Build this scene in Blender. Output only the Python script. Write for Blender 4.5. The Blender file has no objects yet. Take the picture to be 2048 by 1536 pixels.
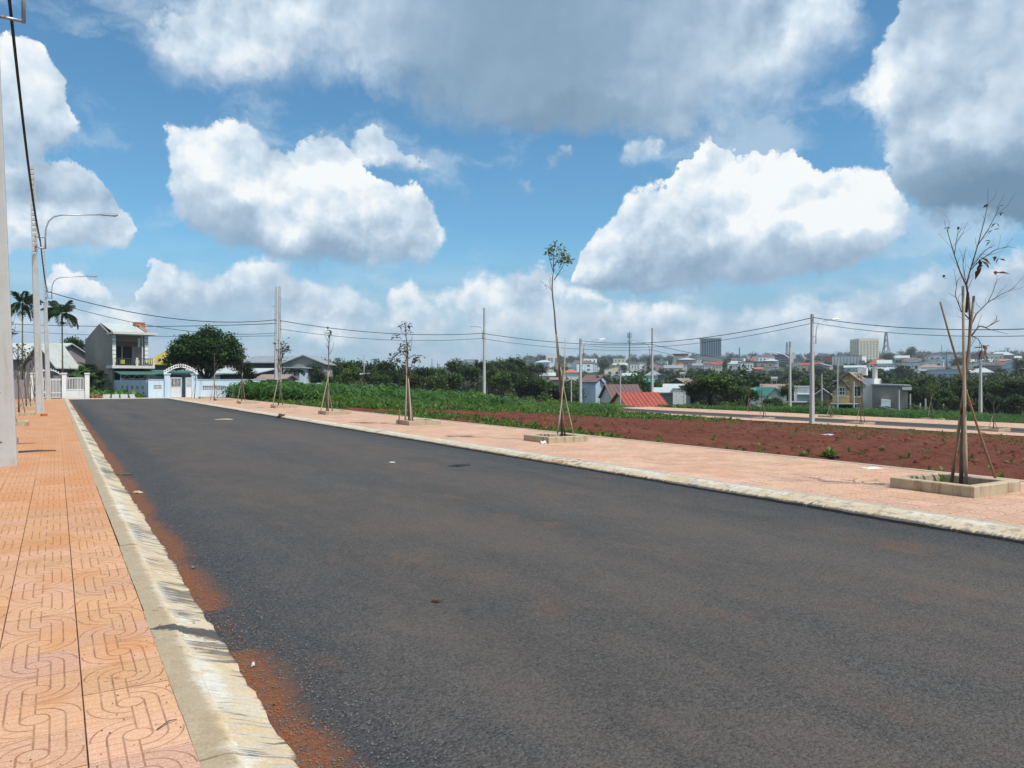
import bpy, bmesh, math, random
import numpy as np
from mathutils import Vector, Matrix
random.seed(11)
RNG = np.random.default_rng(5)
SC = bpy.context.scene
COL = SC.collection
R = math.radians

# ------------------------------------------------------------------ camera
FPX, CX, HY, CAMH = 1540.0, 1024.0, 760.0, 1.67
YAW = R(30.63)
SY, CY = math.sin(YAW), math.cos(YAW)
cam_d = bpy.data.cameras.new('camera')
cam = bpy.data.objects.new('camera', cam_d); COL.objects.link(cam)
cam_d.sensor_width = 36.0; cam_d.lens = FPX / 2048 * 36
cam_d.clip_start = 0.05; cam_d.clip_end = 30000
cam.location = (0, 0, CAMH)
cam.rotation_euler = (R(90) - math.atan((768 - HY) / FPX), 0, -YAW)
SC.camera = cam

# ------------------------------------------------------------------ light
SUN_EL, SUN_AZ = R(57), R(152)      # azimuth clockwise from +Y: behind right
sun_d = bpy.data.lights.new('sun', 'SUN'); sun = bpy.data.objects.new('sun', sun_d)
COL.objects.link(sun)
sun_d.energy = 4.7; sun_d.angle = R(0.53); sun_d.color = (1.0, 0.955, 0.88)
sdir = Vector((math.sin(SUN_AZ) * math.cos(SUN_EL), math.cos(SUN_AZ) * math.cos(SUN_EL), math.sin(SUN_EL)))
sun.rotation_euler = sdir.to_track_quat('Z', 'Y').to_euler()
SC.view_settings.view_transform = 'Standard'
SC.view_settings.look = 'None'
SC.view_settings.exposure = 0.0
SC.view_settings.gamma = 1.0
SC.view_settings.use_curve_mapping = False
SC.render.film_transparent = False
SC.cycles.use_denoising = True
SC.cycles.max_bounces = 6
SC.cycles.diffuse_bounces = 2
SC.cycles.glossy_bounces = 2
SC.cycles.transparent_max_bounces = 8
SC.cycles.caustics_reflective = False; SC.cycles.caustics_refractive = False


class NT:
    """small helper for writing node graphs"""
    def __init__(s, tree):
        s.t = tree; s.n = tree.nodes; s.l = tree.links
    def new(s, typ, **kw):
        n = s.n.new(typ)
        for k, v in kw.items(): setattr(n, k, v)
        return n
    def put(s, sock, v):
        if hasattr(v, 'is_output'): s.l.new(v, sock)
        elif v is not None: sock.default_value = v
    def m(s, op, a, b=None, c=None, clamp=False):
        n = s.new('ShaderNodeMath', operation=op, use_clamp=clamp)
        for i, v in enumerate((a, b, c)): s.put(n.inputs[i], v)
        return n.outputs[0]
    def v(s, op, a, b=None, c=None, out=0):
        n = s.new('ShaderNodeVectorMath', operation=op)
        for i, x in enumerate((a, b, c)): s.put(n.inputs[i], x)
        if op == 'SCALE' and b is not None: pass
        return n.outputs[out]
    def scale(s, a, k):
        n = s.new('ShaderNodeVectorMath', operation='SCALE'); s.put(n.inputs[0], a); s.put(n.inputs[3], k)
        return n.outputs[0]
    def ss(s, x, lo, hi):
        n = s.new('ShaderNodeMapRange', interpolation_type='SMOOTHSTEP')
        s.put(n.inputs[0], x); s.put(n.inputs[1], lo); s.put(n.inputs[2], hi)
        return n.outputs[0]
    def lin(s, x, lo, hi, a=0.0, b=1.0):
        n = s.new('ShaderNodeMapRange'); n.clamp = True
        for i, q in enumerate((x, lo, hi, a, b)): s.put(n.inputs[i], q)
        return n.outputs[0]
    def noise(s, vec, scale, detail=3, rough=0.5, dist=0.0, col=False, dim='3D'):
        n = s.new('ShaderNodeTexNoise'); n.noise_dimensions = dim
        s.put(n.inputs['Vector'], vec); s.put(n.inputs['Scale'], scale); s.put(n.inputs['Detail'], detail)
        s.put(n.inputs['Roughness'], rough); s.put(n.inputs['Distortion'], dist)
        return n.outputs[1 if col else 0]
    def voro(s, vec, scale, feature='F1', rnd=1.0, out=0, detail=0.0, smooth=None):
        n = s.new('ShaderNodeTexVoronoi'); n.feature = feature
        s.put(n.inputs['Vector'], vec); s.put(n.inputs['Scale'], scale); s.put(n.inputs['Randomness'], rnd)
        if 'Detail' in n.inputs and detail: s.put(n.inputs['Detail'], detail)
        if smooth is not None: s.put(n.inputs['Smoothness'], smooth)
        return n.outputs[out]
    def mix(s, fac, a, b, blend='MIX'):
        n = s.new('ShaderNodeMix', data_type='RGBA', blend_type=blend)
        s.put(n.inputs[0], fac)
        for i, x in ((6, a), (7, b)):
            s.put(n.inputs[i], (tuple(x) + (1,)) if isinstance(x, (tuple, list)) and len(x) == 3 else x)
        return n.outputs[2]
    def sep(s, vec):
        n = s.new('ShaderNodeSeparateXYZ'); s.put(n.inputs[0], vec); return n.outputs
    def comb(s, x, y, z=0.0):
        n = s.new('ShaderNodeCombineXYZ')
        for i, q in enumerate((x, y, z)): s.put(n.inputs[i], q)
        return n.outputs[0]

# ------------------------------------------------------------------ sky
# every cloud: points (px, top, base, shade) along its azimuth, then how flat its shading is and how soft its edges are
CLOUDS = [
    ('far_bank', [(-300,600,715,.5),(0,590,715,.5),(120,610,715,.5),(260,585,715,.5),(400,575,715,.5),(560,590,715,.55),(700,605,715,.5),(860,600,715,.5),(1000,575,715,.5),(1150,580,715,.5),(1300,605,715,.5),(1450,590,715,.55),(1600,600,715,.5),(1760,580,715,.5),(1900,560,715,.5),(2050,545,715,.5),(2350,560,715,.5)], .25, 2.2, .86),
    ('near_bank', [(-300,660,722,.4),(0,650,722,.4),(150,640,722,.4),(330,655,722,.45),(500,640,722,.4),(680,650,722,.4),(880,640,722,.45),(1050,650,722,.4),(1250,640,722,.4),(1430,655,722,.45),(1650,640,722,.4),(1850,645,722,.4),(2100,630,722,.4),(2350,640,722,.4)], .25, 2.0, .84),
    ('bank_right', [(1600,640,645,.3),(1640,610,655,.4),(1700,600,662,.45),(1760,570,668,.5),(1820,540,670,.5),(1850,518,670,.5),(1890,538,670,.5),(1930,510,670,.5),(1980,500,668,.5),(2048,470,665,.5),(2200,450,660,.5),(2330,500,640,.5),(2400,580,590,.5)], .25, 1.2, .80),
    ('bank_mid', [(770,620,625,.3),(790,570,640,.3),(815,540,645,.3),(835,560,648,.4),(860,600,650,.4),(885,578,652,.4),(930,558,652,.45),(970,545,655,.5),(1020,535,655,.5),(1060,521,655,.5),(1090,518,655,.5),(1130,535,655,.5),(1180,560,655,.5),(1240,610,650,.5),(1300,640,645,.5)], .25, 1.0, .86),
    ('bank_left', [(255,610,615,.4),(275,585,640,.4),(300,528,650,.4),(340,498,656,.4),(380,516,656,.45),(430,520,656,.5),(480,503,655,.5),(540,513,655,.5),(580,535,655,.5),(620,552,652,.5),(660,574,650,.5),(700,580,648,.5),(740,600,642,.5),(770,625,630,.5)], .35, .8, .86),
    ('low_left', [(90,590,595,.3),(105,566,612,.3),(125,554,614,.35),(150,548,615,.35),(190,560,614,.35),(220,580,612,.3),(236,600,603,.3)], .2, .9, .84),
    ('small_a', [(990,372,375,.2),(1005,358,388,.2),(1030,346,390,.2),(1060,354,390,.2),(1090,352,388,.2),(1110,368,371,.2)], .5, 1.3, .72),
    ('small_b', [(1040,325,328,.2),(1060,306,340,.2),(1095,296,348,.2),(1135,278,342,.2),(1158,300,310,.2),(1190,310,314,.2),(1230,290,325,.2),(1290,285,340,.2),(1330,286,330,.2),(1350,300,304,.2)], .5, 1.6, .66),
    ('wisp', [(180,50,54,.1),(200,22,70,.1),(220,14,85,.1),(245,40,92,.1),(262,70,75,.1)], .5, 2.0, .62),
    ('puff', [(685,300,304,.3),(705,280,330,.3),(730,266,348,.35),(775,272,356,.4),(805,298,362,.4),(845,302,364,.4),(880,318,358,.4),(910,334,338,.3)], .4, .9, .78),
    ('left_cumulus', [(312,285,300,.2),(322,262,335,.25),(340,244,405,.3),(365,236,450,.4),(400,234,488,.5),(440,252,515,.55),(470,234,525,.62),(500,240,532,.68),(530,280,536,.72),(560,290,538,.75),(595,286,541,.78),(625,265,543,.8),(655,262,545,.8),(680,280,545,.78),(705,312,545,.75),(745,338,543,.7),(790,362,540,.62),(820,352,535,.5),(850,380,530,.42),(872,425,520,.35),(896,455,470,.3)], .14, .55, .93),
    ('right_cumulus', [(1115,578,582,.5),(1140,548,590,.6),(1165,505,594,.7),(1200,448,596,.78),(1245,378,596,.8),(1290,358,595,.78),(1330,368,594,.75),(1365,332,592,.72),(1400,306,590,.7),(1440,310,586,.66),(1480,312,582,.62),(1520,302,578,.6),(1560,308,574,.6),(1600,338,568,.6),(1640,368,560,.6),(1690,348,550,.55),(1730,364,538,.5),(1780,372,515,.45),(1815,410,450,.4)], .16, .55, .93),
    ('top_mass', [(255,95,99,.1),(275,70,130,.12),(300,48,160,.14),(340,30,190,.16),(400,-20,202,.2),(470,-90,208,.24),(560,-140,208,.25),(640,-150,190,.25),(700,-160,188,.4),(760,-160,212,.55),(850,-160,255,.75),(950,-160,285,.85),(1050,-160,298,.86),(1150,-160,290,.84),(1250,-160,284,.72),(1390,-160,286,.62),(1460,-160,275,.5),(1560,-150,256,.3),(1620,-130,215,.2),(1680,-90,165,.16),(1720,-30,120,.14),(1770,25,75,.12),(1805,45,50,.1)], .90, 1.6, .93),
    ('right_mass', [(1690,200,206,.1),(1710,165,235,.15),(1735,110,265,.2),(1765,60,285,.3),(1785,20,380,.5),(1805,-20,425,.75),(1835,-90,455,.9),(1880,-150,474,1.0),(1950,-160,480,1.05),(2048,-160,470,1.05),(2150,-140,450,1.0),(2280,-40,420,.9),(2380,150,300,.6)], .38, .8, .90),
    ('left_low', [(-420,420,430,.4),(-300,330,515,.5),(-100,310,512,.5),(0,318,508,.5),(60,316,504,.5),(100,314,502,.45),(130,340,500,.42),(160,334,500,.42),(190,330,500,.42),(220,354,498,.42),(250,400,495,.4),(270,430,478,.4),(284,452,458,.4)], .35, .7, .86),
    ('left_high', [(-420,250,260,.4),(-300,140,335,.4),(-100,70,345,.4),(0,82,342,.38),(60,90,340,.36),(110,130,330,.34),(138,180,318,.32),(152,235,300,.3),(164,262,268,.3)], .5, .7, .86),
]

def build_world():
    w = bpy.data.worlds.new('World'); SC.world = w; w.use_nodes = True
    t = w.node_tree; t.nodes.clear(); N = NT(t)
    STR = 0.1
    sky = N.new('ShaderNodeTexSky', sky_type='NISHITA', sun_disc=False, sun_elevation=SUN_EL,
                sun_rotation=SUN_AZ, altitude=500.0, air_density=1.0, dust_density=0.5, ozone_density=2.0)
    tc = N.new('ShaderNodeTexCoord')
    d = tc.outputs['Generated']
    x, y, z = N.sep(d)
    az = N.m('SUBTRACT', N.m('ARCTAN2', x, y), YAW)
    el = N.m('ARCSINE', z)
    p0 = N.comb(az, el, 0.0)
    ctr = (0.5, 0.5, 0.5)
    # domain warp: big billows, then small ones
    wa = N.v('SUBTRACT', N.noise(p0, 13.0, 2, 0.5, col=True, dim='2D'), ctr)
    wb = N.v('SUBTRACT', N.noise(p0, 48.0, 4, 0.62, col=True, dim='2D'), ctr)
    p = N.v('ADD', p0, N.v('ADD', N.v('MULTIPLY', wa, (0.030, 0.030, 0)), N.v('MULTIPLY', wb, (0.020, 0.018, 0))))
    pa, pe, _ = N.sep(p)
    # cauliflower lumps (fractal cells) looked at twice: here and a little towards the light
    v0 = N.v('ADD', p0, N.v('MULTIPLY', wb, (0.012, 0.012, 0)))
    def lumps(vec):
        n = N.new('ShaderNodeTexVoronoi', feature='F1', voronoi_dimensions='2D')
        N.put(n.inputs['Vector'], vec); n.inputs['Scale'].default_value = 15.0
        n.inputs['Detail'].default_value = 3.5; n.inputs['Roughness'].default_value = 0.5
        n.normalize = True
        return n.outputs[0]
    b0 = lumps(v0)
    b1 = lumps(N.v('ADD', v0, (-0.007, 0.014, 0)))
    f0 = N.noise(v0, 8.5, 5, 0.50, dim='2D')
    f1 = N.noise(N.v('ADD', v0, (-0.011, 0.022, 0)), 8.5, 5, 0.50, dim='2D')
    relief = N.m('ADD', N.m('MULTIPLY', N.m('SUBTRACT', b1, b0), 0.80), N.m('MULTIPLY', N.m('SUBTRACT', f0, f1), 1.30))
    fine = N.noise(p0, 6.0, 6, 0.58, dim='2D')
    fray = N.noise(p0, 70.0, 4, 0.65, dim='2D')
    edge = N.m('ADD', N.m('ADD', N.m('MULTIPLY', N.m('SUBTRACT', 0.30, b0), 0.045), N.m('MULTIPLY', N.m('SUBTRACT', fine, 0.5), 0.055)), N.m('MULTIPLY', N.m('SUBTRACT', fray, 0.5), 0.018))
    softn = N.lin(N.noise(p0, 4.5, 2, 0.5, dim='2D'), 0.35, 0.65, 0.55, 2.0)
    # clear sky: Nishita, a little deeper as the phone saw it
    hz = N.ss(el, 0.19, 0.05)
    clear = N.scale(N.mix(1.0, sky.outputs[0], (0.74, 1.25, 1.36), 'MULTIPLY'), STR)
    ln = N.noise(N.v('MULTIPLY', p0, (11.0, 26.0, 1.0)), 1.0, 5, 0.58, dim='2D')
    low = N.m('MULTIPLY', hz, N.lin(ln, 0.30, 0.70, 0.7, 1.0), clamp=True)
    ls = N.ss(ln, 0.35, 0.72)
    lowc = N.mix(ls, (0.29, 0.43, 0.60), (0.50, 0.61, 0.74))
    col = N.mix(low, clear, lowc)
    wn = N.noise(N.v('ADD', N.v('MULTIPLY', p, (4.5, 9.0, 1.0)), (3.1, 7.7, 0)), 1.0, 6, 0.62, dim='2D')
    col = N.mix(N.m('MULTIPLY', N.ss(wn, 0.50, 0.72), 0.55), col, (0.60, 0.72, 0.84))
    AZ0, AZ1 = -0.95, 0.95
    ta = N.lin(pa, AZ0, AZ1)
    cr = N.new('ShaderNodeGroup')
    # brightness -> cloud colour
    g = bpy.data.node_groups.new('cloud_tone', 'ShaderNodeTree')
    g.interface.new_socket('tone', in_out='INPUT', socket_type='NodeSocketFloat')
    g.interface.new_socket('colour', in_out='OUTPUT', socket_type='NodeSocketColor')
    G = NT(g); gi = G.new('NodeGroupInput'); go = G.new('NodeGroupOutput'); rp = G.new('ShaderNodeValToRGB')
    stops = [(0.0, (0.165, 0.275, 0.40)), (0.28, (0.275, 0.405, 0.55)), (0.55, (0.475, 0.61, 0.75)), (0.78, (0.70, 0.81, 0.91)), (0.99, (0.955, 0.985, 0.99))]
    els = rp.color_ramp.elements
    while len(els) < len(stops): els.new(0.5)
    for e, (pos, c) in zip(els, stops): e.position = pos; e.color = c + (1,)
    g.links.new(gi.outputs[0], rp.inputs[0]); g.links.new(rp.outputs[0], go.inputs[0])
    N.n.remove(cr)
    def ang(px, py):
        u = px - CX
        return math.atan(u / FPX), math.atan((HY - py) / math.hypot(FPX, u))
    reliefc = N.m('MAXIMUM', N.m('MINIMUM', relief, 0.32), -0.42)
    mott = N.m('MULTIPLY', N.m('SUBTRACT', fine, 0.5), 0.55)
    lone = N.m('ADD', reliefc, mott)
    nearh = N.m('SUBTRACT', 1.0, N.m('MULTIPLY', N.ss(el, 0.07, 0.015), 0.75))
    def layer(col, top, bot, dark, flat, soft, bright, open_base=False):
        ft = N.m('ADD', N.m('SUBTRACT', top, pe), edge)
        fb = N.m('ADD', N.m('SUBTRACT', pe, bot), N.m('MULTIPLY', edge, 0.8))
        a = N.m('MULTIPLY', N.ss(ft, 0.0, N.m('MULTIPLY', softn, 0.012 * soft)), N.ss(fb, 0.0, N.m('MULTIPLY', softn, 0.028 * soft)))
        h = N.m('DIVIDE', fb, N.m('MAXIMUM', N.m('SUBTRACT', top, bot), 0.012))
        sh = N.m('MULTIPLY', dark, N.m('MAXIMUM', N.ss(N.m('ADD', h, mott), 0.74, 0.06), flat))
        tone = N.m('SUBTRACT', bright, N.m('MULTIPLY', sh, 0.92))
        tone = N.m('MULTIPLY_ADD', lone, N.m('MAXIMUM', N.m('SUBTRACT', 1.30, N.m('MULTIPLY', sh, 1.55)), 0.14), tone)
        n = N.new('ShaderNodeGroup'); n.node_tree = g; N.put(n.inputs[0], tone)
        return N.mix(N.m('MULTIPLY', a, nearh) if True else a, col, n.outputs[0])
    # clouds of the same kind outside the picture
    gm = N.m('MAXIMUM', N.ss(N.m('ABSOLUTE', az), 0.80, 0.95), N.ss(el, 0.50, 0.60))
    dz = N.m('ADD', N.m('MAXIMUM', z, 0.0), 0.25)
    plane = N.comb(N.m('DIVIDE', x, dz), N.m('DIVIDE', y, dz), 0.0)
    gn = N.m('MULTIPLY', N.m('SUBTRACT', N.noise(plane, 1.6, 4, 0.55, dim='2D'), 0.5), 0.5)
    ga = N.m('MULTIPLY', N.m('MULTIPLY', N.ss(N.m('ADD', gn, edge), -0.01, 0.03), gm), N.ss(el, 0.02, 0.12))
    n = N.new('ShaderNodeGroup'); n.node_tree = g
    N.put(n.inputs[0], N.m('ADD', N.m('SUBTRACT', 0.85, N.m('MULTIPLY', N.ss(gn, 0.02, 0.14), 0.45)), N.m('MULTIPLY', lone, 0.7)))
    col = N.mix(ga, col, n.outputs[0])
    ES = 0.6
    for name, pts, flat, soft, bright in CLOUDS:
        rp = N.new('ShaderNodeValToRGB'); rp.label = name; N.put(rp.inputs[0], ta)
        rp.color_ramp.interpolation = 'LINEAR'
        els = rp.color_ramp.elements
        while len(els) < len(pts): els.new(0.5)
        for e, (px, ty, by, dk) in zip(els, pts):
            a = math.atan((px - CX) / FPX)
            e.position = (a - AZ0) / (AZ1 - AZ0)
            e.color = (ang(px, ty)[1] / ES, ang(px, by)[1] / ES, dk, 1)
        # ends: the cloud pinches out
        rr, gg, bb = N.n.new('ShaderNodeSeparateColor'), None, None
        t.links.new(rp.outputs[0], rr.inputs[0])
        a0 = math.atan((pts[0][0] - CX) / FPX); a1 = math.atan((pts[-1][0] - CX) / FPX)
        pinch = N.m('MULTIPLY', N.m('MAXIMUM', N.m('MAXIMUM', N.m('SUBTRACT', a0, pa), N.m('SUBTRACT', pa, a1)), 0.0), -3.0)
        top = N.m('MULTIPLY_ADD', rr.outputs[0], ES, pinch); bot = N.m('MULTIPLY', rr.outputs[1], ES)
        col = layer(col, top, bot, rr.outputs[2], flat, soft, bright)
    c3 = N.mix(N.ss(el, -0.005, -0.03), col, (0.16, 0.16, 0.13))
    bg = N.new('ShaderNodeBackground'); out = N.new('ShaderNodeOutputWorld')
    N.put(bg.inputs[0], N.scale(c3, 1 / STR)); bg.inputs[1].default_value = STR
    t.links.new(bg.outputs[0], out.inputs[0])
    w.cycles.sampling_method = 'MANUAL'; w.cycles.sample_map_resolution = 512
build_world()

# ------------------------------------------------------------------ helpers
def P(px, py, D):
    """world point seen at photo pixel (px, py) at depth D metres along the view axis"""
    u = (px - CX) / FPX * D; v = (HY - py) / FPX * D
    return Vector((SY * D + CY * u, CY * D - SY * u, CAMH + v))
def PZ(px, py, z):
    """world point seen at pixel (px, py) lying on level z (below the eye)"""
    return P(px, py, (CAMH - z) * FPX / (py - HY))
def XY(px, D):
    p = P(px, HY, D); return p.x, p.y

def tag(o, label=None, cat=None, group=None, kind=None):
    if label: o['label'] = label
    if cat: o['category'] = cat
    if group: o['group'] = group
    if kind: o['kind'] = kind
    return o
def empty(name, loc=(0, 0, 0), rz=0.0, label=None, cat=None, group=None):
    o = bpy.data.objects.new(name, None); COL.objects.link(o)
    o.location = loc; o.rotation_euler = (0, 0, rz); o.empty_display_size = 0.2
    return tag(o, label, cat, group)
def link(name, me, parent=None, loc=(0, 0, 0), rot=(0, 0, 0), scale=(1, 1, 1)):
    o = bpy.data.objects.new(name, me); COL.objects.link(o)
    if parent: o.parent = parent
    o.location = loc; o.rotation_euler = rot; o.scale = scale
    return o
def kids(o): return [c for c in o.children]
def copy_tree(o, parent=None):
    c = o.copy(); COL.objects.link(c); c.parent = parent
    for ch in kids(o): copy_tree(ch, c)
    return c

class MB:
    """collects shapes into one mesh"""
    def __init__(s): s.v = []; s.f = []; s.mi = []; s.m = 0
    def add(s, vs, fs):
        b = len(s.v); s.v += [tuple(q) for q in vs]
        for f in fs: s.f.append(tuple(b + i for i in f)); s.mi.append(s.m)
        return s
    def box(s, c, d, rz=0.0, bev=0.0):
        x, y, z = d[0] / 2, d[1] / 2, d[2] / 2
        if bev:
            b = bev; vs = []
            for zz, ins in ((-z, 0), (z - b, 0), (z, b)):
                for sx, sy in ((-1, -1), (1, -1), (1, 1), (-1, 1)): vs.append((sx * (x - ins), sy * (y - ins), zz))
            fs = [(3, 2, 1, 0), (8, 9, 10, 11)]
            for L in (0, 4):
                for i in range(4): j = (i + 1) % 4; fs.append((L + i, L + j, L + 4 + j, L + 4 + i))
        else:
            vs = [(sx * x, sy * y, sz * z) for sz in (-1, 1) for sx, sy in ((-1, -1), (1, -1), (1, 1), (-1, 1))]
            fs = [(3, 2, 1, 0), (4, 5, 6, 7)] + [(i, (i + 1) % 4, 4 + (i + 1) % 4, 4 + i) for i in range(4)]
        cs, sn = math.cos(rz), math.sin(rz)
        return s.add([(c[0] + cs * a - sn * b_, c[1] + sn * a + cs * b_, c[2] + h) for a, b_, h in vs], fs)
    def tube(s, pts, rad, n=8, cap=True):
        pts = [Vector(p) for p in pts]
        if not isinstance(rad, (list, tuple)): rad = [rad] * len(pts)
        vs, fs = [], []; ref = None
        for i, p in enumerate(pts):
            d = (pts[min(i + 1, len(pts) - 1)] - pts[max(i - 1, 0)])
            d = d.normalized() if d.length > 1e-9 else Vector((0, 0, 1))
            if ref is None: ref = Vector((1, 0, 0)) if abs(d.x) < 0.9 else Vector((0, 1, 0))
            a = d.cross(ref).normalized(); b = d.cross(a); ref = -a.cross(d) if False else ref
            for k in range(n):
                t = 2 * math.pi * k / n
                vs.append(p + (a * math.cos(t) + b * math.sin(t)) * rad[i])
        for i in range(len(pts) - 1):
            for k in range(n):
                l = (k + 1) % n; fs.append((i * n + k, i * n + l, (i + 1) * n + l, (i + 1) * n + k))
        if cap:
            fs.append(tuple(range(n))[::-1]); fs.append(tuple((len(pts) - 1) * n + k for k in range(n)))
        return s.add(vs, fs)
    def prism(s, prof, axis, a, b):
        """2D outline prof swept from a to b; axis 'x','y' or 'z' is the sweep direction"""
        n = len(prof)
        def pt(u, v, t): return {'x': (t, u, v), 'y': (u, t, v), 'z': (u, v, t)}[axis]
        vs = [pt(u, v, a) for u, v in prof] + [pt(u, v, b) for u, v in prof]
        fs = [tuple(range(n))[::-1], tuple(range(n, 2 * n))] + [(i, (i + 1) % n, n + (i + 1) % n, n + i) for i in range(n)]
        return s.add(vs, fs)
    def mesh(s, name, mats, smooth=False):
        me = bpy.data.meshes.new(name); me.from_pydata(s.v, [], s.f)
        for m in (mats if isinstance(mats, (list, tuple)) else [mats]): me.materials.append(m)
        me.polygons.foreach_set('material_index', s.mi)
        if smooth: me.polygons.foreach_set('use_smooth', [True] * len(s.f))
        bm = bmesh.new(); bm.from_mesh(me); bmesh.ops.recalc_face_normals(bm, faces=bm.faces); bm.to_mesh(me); bm.free()
        me.update(); return me
    def build(s, name, mats, parent=None, loc=(0, 0, 0), rot=(0, 0, 0), smooth=False):
        return link(name, s.mesh(name, mats, smooth), parent, loc, rot)

def np_mesh(name, V, F4, mats, mi=None, smooth=False):
    """fast mesh from numpy quads"""
    me = bpy.data.meshes.new(name)
    V = np.asarray(V, np.float32); F4 = np.asarray(F4, np.int32); k = F4.shape[1]
    me.vertices.add(len(V)); me.vertices.foreach_set('co', V.ravel())
    me.loops.add(F4.size); me.loops.foreach_set('vertex_index', F4.ravel())
    me.polygons.add(len(F4)); me.polygons.foreach_set('loop_start', np.arange(0, F4.size, k, dtype=np.int32))
    for m in (mats if isinstance(mats, (list, tuple)) else [mats]): me.materials.append(m)
    if mi is not None: me.polygons.foreach_set('material_index', np.asarray(mi, np.int32))
    if smooth: me.polygons.foreach_set('use_smooth', np.ones(len(F4), bool))
    me.update(calc_edges=True); return me

def scatter(protos, pts, rz, sc, which=None, tilt=None):
    """copies of small quad meshes (V,F) joined as one: returns V, F"""
    Vs, Fs, b = [], [], 0
    pts = np.asarray(pts); n = len(pts)
    which = RNG.integers(0, len(protos), n) if which is None else which
    for k, (pv, pf) in enumerate(protos):
        idx = np.where(which == k)[0]
        if not len(idx): continue
        c, s_ = np.cos(rz[idx])[:, None], np.sin(rz[idx])[:, None]
        S = sc[idx][:, None]
        x = pv[None, :, 0] * S; y = pv[None, :, 1] * S; z = pv[None, :, 2] * S
        if tilt is not None:
            ta = tilt[idx][:, None]; z, x = z * np.cos(ta) - x * np.sin(ta), x * np.cos(ta) + z * np.sin(ta)
        W = np.stack([x * c - y * s_, x * s_ + y * c, z], -1) + pts[idx][:, None, :]
        F = pf[None] + (np.arange(len(idx)) * len(pv))[:, None, None] + b
        Vs.append(W.reshape(-1, 3)); Fs.append(F.reshape(-1, pf.shape[1])); b += len(idx) * len(pv)
    return np.concatenate(Vs), np.concatenate(Fs)

# labels that say where a thing stands, by what is next to it in view
MARKS = [(165, 'the white gate'), (212, 'the concrete slabs'), (252, 'the blue side wall'), (412, 'the big round tree'), (556, 'the twin poles'), (654, 'the whip sapling'), (730, 'the white shed'), (816, 'the dull leafed sapling'), (968, 'the middle pole'), (1060, 'the small white shed'), (1118, 'the green tufted sapling'), (1163, 'the short thick pole'), (1220, 'the domed skyline tree'), (1259, 'the panel headed antenna'), (1304, 'the red roof pole'), (1360, 'the white box house'),
         (1421, 'the blue glass tower'), (1479, 'the small lattice mast'), (1510, 'the red pyramid roof'), (1548, 'the green gable house'), (1580, 'the slim hedge pole'), (1624, 'the side street pole'), (1665, 'the long white hotel'), (1695, 'the yellow house'), (1740, 'the cream tower'), (1780, 'the grey block house'), (1822, 'the lone spreading tree'), (1864, 'the yellowish sapling'), (1918, 'the bare sapling'), (1962, 'the pale square pole'), (2000, 'the leafless sapling'), (2040, 'the right photo edge')]
USED = set()
def placed(first, px, tries=('',)):
    mk = sorted(MARKS, key=lambda m: abs(m[0] - px))[:2]
    def rel_(m):
        d = px - m[0]; return ('in line with ' if abs(d) < 7 else ('just ' if abs(d) < 20 else '') + ('left of ' if d < 0 else 'right of ')) + m[1]
    for t in tries:
        for m in mk:
            lb = ' '.join((t + ' ' + first + ' ' + rel_(m)).split())
            if lb not in USED: USED.add(lb); return lb
    m = sorted(mk, key=lambda q: q[0]); lb = first + ' near ' + mk[0][1]; USED.add(lb); return lb

# ------------------------------------------------------------------ materials
def new_mat(name):
    m = bpy.data.materials.new(name); m.use_nodes = True
    t = m.node_tree; t.nodes.clear(); N = NT(t)
    out = N.new('ShaderNodeOutputMaterial')
    b = N.new('ShaderNodeBsdfPrincipled'); t.links.new(b.outputs[0], out.inputs[0])
    return m, N, b, out
def finish(N, b, col, rough=0.8, height=None, strength=0.3, dist=0.01, spec=0.3, metal=0.0, normal=None):
    N.put(b.inputs['Base Color'], (tuple(col) + (1,)) if isinstance(col, (tuple, list)) and len(col) == 3 else col)
    N.put(b.inputs['Roughness'], rough); N.put(b.inputs['Metallic'], metal)
    N.put(b.inputs['Specular IOR Level'], spec)
    if height is not None:
        bp = N.new('ShaderNodeBump'); bp.inputs['Strength'].default_value = strength; bp.inputs['Distance'].default_value = dist
        N.put(bp.inputs['Height'], height); N.t.links.new(bp.outputs[0], b.inputs['Normal'])
def wpos(N): return N.new('ShaderNodeNewGeometry').outputs['Position']
def opos(N): return N.new('ShaderNodeTexCoord').outputs['Object']
def orand(N): return N.new('ShaderNodeObjectInfo').outputs['Random']

def plain(name, col, rough=0.75, var=0.25, scale=3.0, bump=0.2, dirt=None, metal=0.0, spec=0.3, stretch=(1, 1, 1), rnd=0.0, world=False, fine=30.0):
    """weathered paint / plaster / metal / wood with two sizes of mottling, streaks of dirt of its own and fine relief"""
    m, N, b, out = new_mat(name)
    p = wpos(N) if world else opos(N)
    if not world: p = N.v('ADD', p, N.scale(N.comb(orand(N), orand(N), 0.3), 37.0))
    ps = N.v('MULTIPLY', p, stretch)
    n1 = N.noise(ps, scale, 5, 0.6); n2 = N.noise(ps, fine, 3, 0.6)
    k = N.m('ADD', N.m('MULTIPLY', n1, 1.4 * var), N.m('MULTIPLY', n2, 0.6 * var))
    k = N.m('ADD', k, 1.0 - var)
    if rnd: k = N.m('MULTIPLY', k, N.lin(orand(N), 0, 1, 1 - rnd, 1 + rnd))
    c = N.scale(N.comb(*col), k)
    if dirt:
        st = N.noise(N.v('MULTIPLY', p, (3.0, 3.0, 0.35)), scale * 0.8, 4, 0.62)
        c = N.mix(N.ss(st, 0.5, 0.78), c, dirt)
    finish(N, b, c, rough, n2, bump, 0.01, spec, metal)
    return m

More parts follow.
